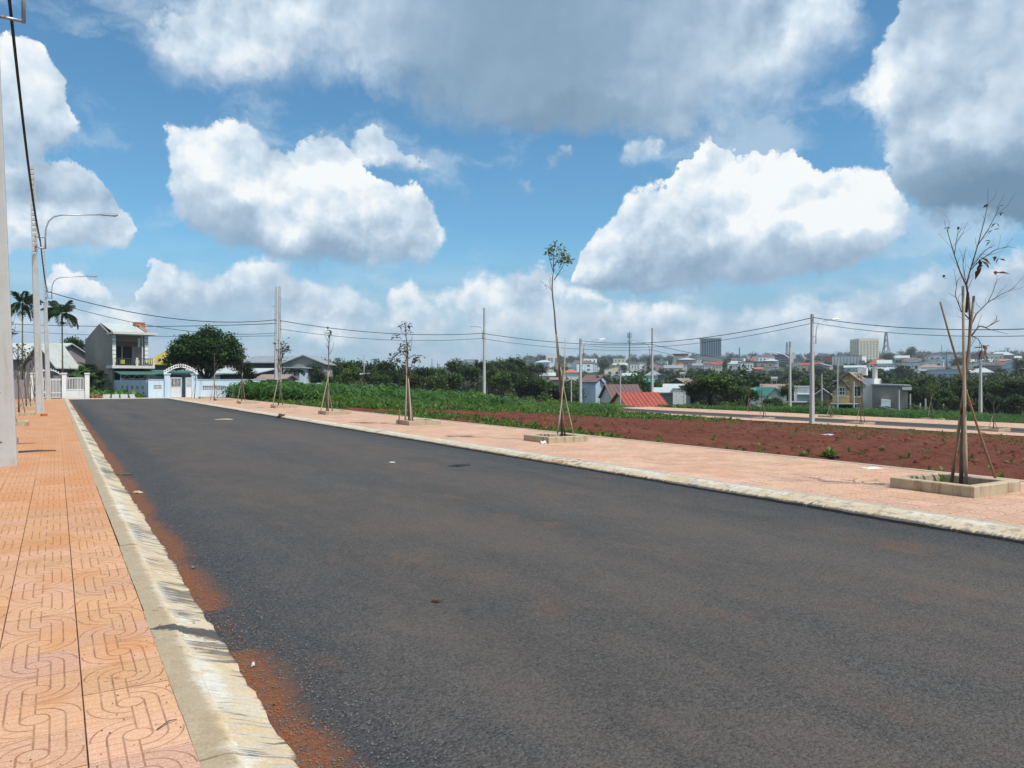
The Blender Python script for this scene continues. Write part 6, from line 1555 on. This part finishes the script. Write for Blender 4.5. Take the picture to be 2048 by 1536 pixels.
# areca palms
def frond(L, seed, droop):
    rs = np.random.default_rng(seed); V, F = [], []
    n = 15; pts = []
    for i in range(n + 1):
        t = i / n; pts.append(np.array([L * t * (1 - .12 * t), 0, L * (.62 * t - (.62 + droop) * t * t)]))
    for i in range(n):
        a, b = pts[i], pts[i + 1]; s = .018 * (1 - i / n) + .004; k = len(V)
        V += [a + [0, s, 0], a - [0, s, 0], b - [0, s * .8, 0], b + [0, s * .8, 0]]; F.append((k, k + 1, k + 2, k + 3))
        if i > 1:
            for sg in (-1, 1):
                for u in (0.0, .5):
                    p = a + (b - a) * u; t = (i + u) / n; ll = L * .40 * math.sin(math.pi * min(1, t * .85 + .12)) * rs.uniform(.8, 1.1)
                    d = np.array([.60, sg * .62, -.42 + rs.normal(0, .16)]); d /= np.linalg.norm(d); w = np.array([.045, 0, .016]) * 1.3
                    e = p + d * ll + [0, 0, -ll * .25]; mdl = p + d * ll * .5; k = len(V)
                    V += [p, mdl + w, e, mdl - w]; F.append((k, k + 1, k + 2, k + 3))
    return np_mesh('frond', np.array(V), np.array(F), M['palm'])
FR = [frond(2.0, 1, .25), frond(1.9, 2, .55), frond(1.7, 3, .0)]
NUTM = crown_mesh('nut_cluster', 'nut', [(0, 0, 0, .42, .42, .32)], 260, .16, 9, 10, .3)
def palm(px, ytop, ybase, D, label, s=1.0, dark=False):
    x, y = XY(px, D); z = 0.0; H = CAMH + (HY - ytop) / FPX * D - z
    r = empty('areca_palm', (x, y, z), random.random() * 6, label, 'palm tree', 'areca palms behind the white gate')
    MB().tube([(0, 0, -.3), (.02, 0, H * .5), (0, .03, H - .9)], [.085, .07, .06], 10).build('trunk', M['bark'], r, smooth=True)
    MB().tube([(0, .03, H - .9), (0, .03, H - .45), (0, .03, H)], [.085, .10, .05], 10).build('crownshaft', M['palm'], r, smooth=True)
    for k in range(15):
        link('frond', FR[k % 3], r, (0, .03, H - .05), (0, -R((16, -22, 44)[k % 3] + random.uniform(-14, 14)), k * 2.399), (s, s, s))
    tag(link('nut_cluster', NUTM, r, (0.05, 0, H - 1.05), scale=(s, s, s * .8)), kind='stuff')
palm(45, 607, 770, 80, 'left areca palm behind the left pavement poles', 1.05); palm(125, 626, 770, 76, 'right areca palm above the white gate', 1.05)
def small_palm(px, ytop, D, label):
    x, y = XY(px, D); H = CAMH + (HY - ytop) / FPX * D
    r = empty('small_palm', (x, y, 0), 0, label, 'palm tree'); MB().tube([(0, 0, 0), (0, 0, H)], [.12, .10], 8).build('trunk', M['darkbark'], r)
    for k in range(11): link('frond', FR[1], r, (0, 0, H), (0, R(random.uniform(-20, 25)), k * 2.4), (.75, .75, .75))
small_palm(589, 742, 98, 'small palm before the white wing of the warehouse')

# banana clump between the gate and the grey house
def banana_leaf(L, seed):
    rs = np.random.default_rng(seed); V, F = [], []; n = 8
    for i in range(n + 1):
        t = i / n; w = L * .15 * math.sin(math.pi * min(1, .08 + t * .92)) ** .6; x = L * t * .8; z = L * (.75 * t - .95 * t * t)
        V += [(x, -w, z - w * .5), (x, 0, z), (x, w, z - w * .5)]
    for i in range(n):
        for j in range(2): a = i * 3 + j; F.append((a, a + 1, a + 4, a + 3))
    return np_mesh('banana_leaf', np.array(V), np.array(F), M['banana'], smooth=True)
BL = [banana_leaf(2.3, 1), banana_leaf(1.8, 2)]
bx_ = [(150, 84, 3.4), (165, 86, 4.2), (182, 88, 4.8), (198, 85, 4.0), (212, 88, 3.6), (222, 84, 3.0), (178, 83, 3.0), (205, 82, 2.4), (140, 88, 4.0)]
for i, (px, D, h) in enumerate(bx_):
    x, y = XY(px, D); r = empty('banana_plant', (x, y, 0), random.random() * 6, ['leftmost low', 'second', 'tallest central', 'tall', 'right hand', 'low right', 'short middle', 'lowest front', 'back left'][i] + ' banana plant between the white gate and the grey house', 'plant', 'banana plants beside the grey house')
    MB().tube([(0, 0, 0), (0, 0, h * .55)], [.14, .09], 8).build('stem', M['banana'], r)
    for k in range(9): link('banana_leaf', BL[k % 2], r, (0, 0, h * .52), (0, -R(random.uniform(5, 50)), k * 2.4), (h / 4, h / 4, h / 4))
tree_px(150, 668, 56, 108, 0, 'bushy tree behind the banana plants', None); tree_px(118, 695, 40, 112, 2, 'dark low tree left of the bushy one behind the banana plants', None)

BUSH = [crown_mesh('bush', 'coffee', [(0, 0, .7, .7, .7, .7), (.35, .2, .5, .5, .5, .5), (-.3, .3, .6, .5, .5, .55), (.1, -.3, 1.0, .4, .4, .4)], 700, .20, 60 + k, 14, .5) for k in range(3)]
BUSHD = [crown_mesh('bush', 'crown', [(0, 0, .7, .7, .7, .7), (.35, .2, .5, .5, .5, .5), (-.3, .3, .6, .5, .5, .55)], 700, .19, 70 + k, 14, .5) for k in range(2)]
rs = random.Random(8)
for i in range(58):                                        # yellowish bushes before the tree belt
    px = 690 + (1100 - 690) * (i + rs.random()) / 58; D = rs.uniform(90, 112); x, y = XY(px, D); s = rs.uniform(.9, 1.6)
    tag(link('bush', rs.choice(BUSH), None, (x, y, Tz(x, y) - .1), (0, 0, rs.random() * 6), (s, s, s * rs.uniform(1.1, 1.7))), placed('yellow green bush behind the corn', px, ('small' if s < 1.2 else 'large', 'bright', 'loose', 'leafy', 'upright')), 'bush', 'yellowish bushes behind the corn')
for i in range(16):
    px = rs.uniform(176, 262); D = 80 + rs.uniform(0, 8); x, y = XY(px, D); s = rs.uniform(.5, 1.0) * (1 - (px - 176) / 190)
    tag(link('bush', rs.choice(BUSHD + BUSH[:1]), None, (x, y, -.1), (0, 0, rs.random() * 6), (s * 1.2, s * 1.2, s)), placed('green weed bush at the far roadside', px, ('small' if s < .45 else 'large', 'leafy', 'dense', 'loose', 'rounded', 'low')), 'bush', 'weed bushes beside the blue side wall')
for px, D, s, lb in [(375, 86, 1.0, 'round potted looking bush inside the arched gate'), (352, 84, .6, 'low bush inside the left of the arched gate'), (263, 88, 1.4, 'leafy bush above the blue side wall')]:
    x, y = XY(px, D); tag(link('bush', BUSHD[0], None, (x, y, 0), (0, 0, 1), (s, s, s * 1.2)), lb, 'bush')
for i in range(26):                                        # scrub beyond the side street
    px = rs.uniform(1440, 1660); D = rs.uniform(84, 98); x, y = XY(px, D); s = rs.uniform(.9, 1.7)
    tag(link('bush', rs.choice(BUSH + BUSHD), None, (x, y, Tz(x, y) - .2), (0, 0, rs.random() * 6), (s, s, s * 1.1)), placed('scrub bush beyond the side street', px, ('small' if s < 1.3 else 'large', 'dull', 'loose', 'leafy')), 'bush', 'scrub beyond the side street')
for i in range(22):
    px = rs.uniform(1800, 2080); D = rs.uniform(72, 92); x, y = XY(px, D); s = rs.uniform(.5, 1.2)
    tag(link('bush', rs.choice(BUSH + BUSHD), None, (x, y, Tz(x, y) - .2), (0, 0, rs.random() * 6), (s, s, s)), placed('bush below the dark trees', px, ('small' if s < .85 else 'large', 'dull', 'loose', 'leafy')), 'bush', 'low bushes right of the grey block house')

# ------------------------------------------------------------------ corn, weeds, grass: stuff
def corn_proto(seed, h=1.0, nl=9):
    rs = np.random.default_rng(seed); V, F = [], []
    def strip(pts, ws, side):
        k = len(V)
        for p, w in zip(pts, ws): V.append(p - side * w); V.append(p + side * w)
        for i in range(len(pts) - 1): F.append((k + 2 * i, k + 2 * i + 1, k + 2 * i + 3, k + 2 * i + 2))
    strip([np.array([0, 0, 0.]), np.array([0, 0, h * .9])], [.018, .010], np.array([.7, .7, 0]))
    for i in range(nl):
        a = i * 2.6 + rs.normal(0, .4); d = np.array([math.cos(a), math.sin(a), 0]); s = np.array([-d[1], d[0], 0.1])
        z0 = h * (.12 + .8 * i / nl); L = h * rs.uniform(.58, .92)
        pts = [np.array([0, 0, z0]) + d * L * t + np.array([0, 0, L * (.95 * t - 1.15 * t * t)]) for t in (0, .3, .62, 1.0)]
        strip(pts, [.03, .075, .06, .004], s)
    return np.array(V, float), np.array(F)
M['youngcorn'] = leaf_mat('young_corn_leaf', (0.050, 0.115, 0.020), (0.105, 0.20, 0.035), 0.4, scale=.35)
CORN = [corn_proto(k) for k in range(5)]
def in_field(x, y, poly):
    c = False; n = len(poly)
    for i in range(n):
        (xa, ya), (xb, yb) = poly[i], poly[i - 1]
        if (ya > y) != (yb > y) and x < (xb - xa) * (y - ya) / (yb - ya) + xa: c = not c
    return c
def field(poly, dens, jitter=.25):
    xs = [p[0] for p in poly]; ys = [p[1] for p in poly]; st = 1 / math.sqrt(dens); out = []
    for x in np.arange(min(xs), max(xs), st):
        for y in np.arange(min(ys), max(ys), st):
            a = x + RNG.normal(0, jitter * st); b = y + RNG.normal(0, jitter * st)
            if in_field(a, b, poly): out.append((a, b))
    return np.array(out)
def stuff(name, protos, xy, sc, mat, zoff=0.0, tilt=0.12):
    z = soil_like(xy[:, 0], xy[:, 1]) + zoff
    pts = np.column_stack([xy, z]); n = len(pts)
    V, F = scatter(protos, pts, RNG.random(n) * 6.283, sc, None, RNG.normal(0, tilt, n))
    return tag(link(name, np_mesh(name, V, F, M[mat])), kind='stuff')
def soil_like(x, y): return np.where((x > 13.1) & (x < 44.5), soil_z(x, y), T(x, y) - .05) - .02
cornpoly = [(13.6, 60), (16.5, 50), (22, 47.5), (30, 48.5), (38, 52), (44, 55), (50, 63), (62, 72), (60, 82), (40, 84), (13.4, 76)]
xy = field(cornpoly, 2.8)
hgt = 0.45 + 0.95 * sm(xy[:, 1] - 0.25 * np.abs(xy[:, 0] - 25) * 0 , 48, 62) + .9 * (fbm2(xy[:, 0], xy[:, 1], 12, .35, 3) - .5) + RNG.normal(0, .12, len(xy))
hgt *= np.interp(xy[:, 0], [18, 26, 40, 50], [1.0, 1.0, .92, .85])
hgt = np.clip(hgt, .35, 1.9); gap = fbm2(xy[:, 0], xy[:, 1], 17, .6, 3); k_ = gap > .36; xy, hgt = xy[k_], hgt[k_]
low = (xy[:, 1] < 55) | (xy[:, 0] > 34); stuff('corn_field', CORN, xy[~low], hgt[~low], 'corn'); stuff('young_corn', CORN, xy[low], hgt[low] * .8, 'youngcorn')
# strip of tall leafy crop beyond the side street
xy = field([(57.4, 10), (62, 8), (78, 50), (74, 66), (57.6, 66)], 2.2)
h = (.75 + .5 * (fbm2(xy[:, 0], xy[:, 1], 13, .3, 3) - .3)) * np.interp(xy[:, 1], [10, 30, 45, 66], [.25, .40, .9, 1.5])
stuff('crop_strip', CORN, xy, np.clip(h, .3, 1.8), 'corn')
def weed_proto(seed, h=.22):
    rs = np.random.default_rng(seed); V, F = [], []
    for i in range(9):
        a = rs.random() * 6.28; e = rs.uniform(.1, 1.1); L = h * rs.uniform(.5, 1.2); d = np.array([math.cos(a) * math.cos(e), math.sin(a) * math.cos(e), math.sin(e)]); s = np.array([-math.sin(a), math.cos(a), .2])
        o = d * L * rs.uniform(.1, .6); w = L * .26; k = len(V)
        V += [o, o + d * L * .5 + s * w, o + d * L, o + d * L * .5 - s * w]; F.append((k, k + 1, k + 2, k + 3))
    return np.array(V), np.array(F)
WEED = [weed_proto(k) for k in range(6)]
def patchy(poly, dens, thr, seed, base=.5):
    xy = field(poly, dens, .5); n = fbm2(xy[:, 0], xy[:, 1], seed, base, 4); return xy[n > thr]
parts = [patchy([(16, 40.5), (22, 39.5), (30, 42), (38, 44), (44.4, 44), (46, 62), (38, 54), (22, 50), (14, 62), (13.2, 62), (13.2, 45)], 22, .36, 21),
         patchy([(13.1, 17), (14.0, 17), (14.9, 24), (16.2, 36), (18, 42), (13.1, 46)], 22, .42, 22), patchy([(13.1, 3), (13.7, 3), (13.9, 24), (13.1, 24)], 8, .60, 23, 1.0),
         patchy([(40.8, -20), (44.5, -20), (44.5, 47), (39.5, 46)], 8, .46, 24), patchy([(13.6, -5), (41, -5), (41, 42), (15, 40)], .35, .58, 25, .2),
         patchy([(57.1, -10), (60, -10), (62, 60), (57.1, 62)], 12, .42, 26), patchy([(46, 62), (57, 64.5), (62, 72), (50, 68)], 8, .4, 27)]
xy = np.concatenate(parts); stuff('weeds', WEED, xy, np.where(xy[:, 1] < 40, np.where(xy[:, 0] < 17, .62, .42), .95) * RNG.uniform(.5, 1.3, len(xy)), 'weed', .015)
xy = np.concatenate([patchy([(13.6, -5), (41, -5), (41, 44), (15, 40)], 1.6, .52, 31, .3), patchy([(38, -10), (44.5, -10), (44.5, 46), (38, 44)], 3, .45, 32)])
stuff('dry_weeds', WEED, xy, RNG.uniform(.2, .6, len(xy)), 'drygrass', .01)
xy = field([(-3.6, 10), (-14, 10), (-14, 78), (-3.6, 78)], 3, .5); stuff('verge_grass', WEED, xy, RNG.uniform(.8, 2.2, len(xy)), 'weed', .02)
xy = field([(2.6, 78.3), (7.0, 78.3), (6, 92), (2, 92)], 9, .5); stuff('verge_grass', WEED, xy, RNG.uniform(1.0, 3.0, len(xy)), 'weed', .02)
# single plants by the right pavement
for px, py, s, lb in [(1659, 914, .75, 'single upright green weed at the edge of the right pavement'), (1611, 912, .5, 'low green weed left of the upright one at the pavement edge')]:
    p = PZ(px, py, .03); V = []; F = []; b = 0
    for k in range(6):
        v, f = weed_proto(90 + k, .2); V.append(v * s + [RNG.normal(0, .05), RNG.normal(0, .05), .05 * k * (s - .5)]); F.append(f + b); b += len(v)
    tag(link('weed_plant', np_mesh('weed_plant', np.concatenate(V), np.concatenate(F), M['weed']), None, p), lb, 'weed')
v, f = weed_proto(5, .09); p = P(1886, 950, 11.6)
tag(link('weed_plant', np_mesh('weed_plant', v, f, M['weed']), None, (p.x, p.y, ZW + .05)), 'pale little weed growing in the near planter', 'weed')
# clods on the field
def clod(seed):
    rs = np.random.default_rng(seed); v = np.array([(-1, -1, -.3), (1, -1, -.3), (1, 1, -.3), (-1, 1, -.3), (-.6, -.6, .7), (.6, -.6, .7), (.6, .6, .7), (-.6, .6, .7)]) * rs.uniform(.7, 1.2, (8, 3)) * .05
    return v, np.array([(0, 1, 5, 4), (1, 2, 6, 5), (2, 3, 7, 6), (3, 0, 4, 7), (4, 5, 6, 7)])
xy = field([(13.2, -2), (44, -2), (44, 44), (13.2, 42)], 3.0, .5); stuff('soil_clods', [clod(k) for k in range(4)], xy, RNG.uniform(.3, 1.3, len(xy)) ** 1.5, 'soil', .02)

# ------------------------------------------------------------------ litter and loose stones
M['stone'] = plain('road_stone', (.10, .095, .09), .85, .4, 20, .4, rnd=.6); M['soilbit'] = plain('soil_crumb', (.19, .075, .035), .95, .4, 20, .4, rnd=.3)
M['paper'] = plain('paper', (.66, .64, .60), .8, .12, 6); M['tan'] = plain('tan_card', (.45, .35, .20), .8, .2, 6); M['brick'] = plain('fired_brick', (.36, .12, .06), .9, .3, 8, .4); M['slabc'] = plain('slab_concrete', (.34, .35, .34), .85, .25, 4, .3)
def stones(name, xy, size, mat, z=0.0):
    pr = [clod(k + 20) for k in range(4)]; pts = np.column_stack([xy, np.full(len(xy), z)])
    V, F = scatter(pr, pts, RNG.random(len(xy)) * 6.28, size / .05, None, RNG.normal(0, .3, len(xy)))
    return tag(link(name, np_mesh(name, V, F, M[mat])), kind='stuff')
n = 4200; y = 2.2 + RNG.random(n) ** 1.8 * 16; xy = np.column_stack([X_L1 + np.abs(RNG.normal(0, .38, n)) + .01, y]); stones('loose_grit', xy, RNG.uniform(.0012, .006, n), 'stone', .001)
n = 1500; y = 2.4 + RNG.random(n) ** 1.6 * 14; xy = np.column_stack([X_L1 + np.abs(RNG.normal(0, .10, n)) + .01, y]); stones('soil_crumbs', xy, RNG.uniform(.001, .0055, n), 'soilbit', .001)
n = 1500; xy = np.column_stack([X_R1 - np.abs(RNG.normal(0, .35, n)) - .02, 3 + RNG.random(n) ** 1.3 * 25]); stones('loose_grit', xy, RNG.uniform(.002, .007, n), 'stone', .001)
n = 420; xy = np.column_stack([X_L0 - np.abs(RNG.normal(0, .35, n)) + .05, 2.4 + RNG.random(n) * 8]); stones('tar_crumbs', xy, RNG.uniform(.001, .004, n), 'stone', ZW + .004)
def crumple(name, px, py, z, w, h, mat, label, cat, seed=0, group=None):
    p = PZ(px, py, z); rs = np.random.default_rng(seed); n = 6; xs = np.linspace(-w / 2, w / 2, n); X, Y = np.meshgrid(xs, xs * .6)
    Z = rs.random((n, n)) * h; Z[0] *= .2; Z[-1] *= .2; Z[:, 0] *= .2; Z[:, -1] *= .2
    V = np.stack([X + rs.normal(0, w * .05, X.shape), Y + rs.normal(0, w * .05, X.shape), Z + .004], -1).reshape(-1, 3); i = (np.arange(n - 1)[:, None] * n + np.arange(n - 1)[None]).ravel()
    me = np_mesh(name, V, np.stack([i, i + 1, i + n + 1, i + n], -1), M[mat])
    o = link(name, me, None, p, (0, 0, rs.random() * 3)); s = o.modifiers.new('thick', 'SOLIDIFY'); s.thickness = .003
    return tag(o, label, cat, group)
crumple('paper_scrap', 1742, 937, ZW, .34, .03, 'paper', 'flat white paper scrap at the back of the right pavement', 'litter', 1)
crumple('crumpled_paper', 1087, 887, ZW, .18, .08, 'paper', 'small white crumple against the green tuft planter', 'litter', 2)
crumple('cardboard_scrap', 448, 839, 0, .75, .03, 'tan', 'pale cardboard scrap lying on the far road', 'litter', 3)
crumple('fallen_leaf', 872, 1204, 0, .065, .01, 'deadleaf', 'curled brown leaf on the asphalt', 'leaf', 4)
crumple('litter_scrap', 784, 925, 0, .12, .01, 'paper', 'tiny white scrap in the middle of the road', 'litter', 5)
crumple('rubber_strip', 920, 931, 0, .42, .015, 'cable', 'thin black rubber strip on the road', 'litter', 6)
crumple('litter_scrap', 1340, 856, -.35, .5, .06, 'paper', 'white scrap far out on the red soil', 'litter', 7); crumple('litter_scrap', 1655, 870, -.4, .5, .05, 'blue_wall', 'bluish scrap on the red soil left of the near planter', 'litter', 8)
crumple('asphalt_flake', 385, 1137, 0, .05, .02, 'stone', 'dark asphalt crumb on the red dirt by the left kerb', 'stone', 9)
crumple('pebble', 505, 1333, 0, .035, .02, 'paper', 'pale pebble in the gutter near the left kerb', 'stone', 10)
crumple('fallen_leaf', 248, 949, .0, .22, .03, 'twig', 'dark withered leaf in the gutter by the left kerb', 'leaf', 11)
crumple('litter_scrap', 275, 986, .0, .16, .03, 'tan', 'pale scrap in the gutter below the dark leaf', 'litter', 12)
def twig(a, b, z, r, label):
    p, q = PZ(*a, z), PZ(*b, z); p.z += r; q.z += r; m = p.lerp(q, .5) + Vector((.01, .01, .01))
    tag(MB().tube([p, m, q], [r, r, r * .6], 5).build('twig_and_streak', M['twig'], smooth=True), label, 'twig')
twig((312, 1462), (352, 1441), ZW + .003, .003, 'short dry twig lying across the near left tiles'); twig((36, 906), (112, 903), ZW + .003, .022, 'thin dark streak on the left pavement behind the cropped pole')  # the second is an added dark rod in place of a dark streak
for px, py, lb in [(546, 812, 'lone brick on the right pavement left of the fourth planter'), (88, 832, 'brick lump on the left pavement near the second pole')]:
    p = PZ(px, py, ZW); tag(MB().box((0, 0, .05), (.24, .12, .10), .4, .006).build('loose_brick', M['brick'], None, p), lb, 'brick', 'loose bricks on the pavements')
for i, (px, w) in enumerate([(212, 1.0), (231, .95), (249, .95), (266, .7)]):
    x, y = XY(px, 68.5); lb = ['leftmost', 'second', 'third', 'rightmost, darker'][i] + ' of four concrete slabs leaning at the far roadside'
    tag(MB().box((0, 0, .28), (w * .60, .14, .72), bev=.01).build('concrete_slab', M['slabc'], None, (x, y + .2, .0), (R(-58), 0, .1 * i - .2)), lb, 'slab', 'concrete slabs at the far roadside')
x, y = XY(199, 69); r = empty('brick_heap', (x, y, 0.05), 0, 'little heap of orange bricks beside the concrete slabs', 'brick heap')
bm_ = MB().box((0, 0, .05), (.24, .12, .09)).mesh('brick', M['brick'])
for k in range(26): link('brick', bm_, r, (random.gauss(0, .32), random.gauss(0, .25), max(0, .28 - .5 * random.random()) * random.random() + .02), (random.gauss(0, .4), random.gauss(0, .3), random.random() * 3))
# debris lump at the kerb beyond the third planter
crumple('sack', 563, 833, .05, .55, .14, 'darkbark', 'dark dusty sack lying on the right kerb', 'sack', 14)

# ------------------------------------------------------------------ air
def haze():
    m = bpy.data.materials.new('haze'); m.use_nodes = True; t = m.node_tree; t.nodes.clear(); N = NT(t)
    o = N.new('ShaderNodeOutputMaterial'); v = N.new('ShaderNodeVolumePrincipled')
    v.inputs['Color'].default_value = (.80, .90, 1.0, 1); v.inputs['Density'].default_value = HAZE
    v.inputs['Anisotropy'].default_value = 0.0
    t.links.new(v.outputs[0], o.inputs['Volume'])
    b = MB().box((0, 0, 41), (6600, 6600, 98)).build('haze', m); tag(b, kind='stuff')
HAZE = 0.00020
haze()
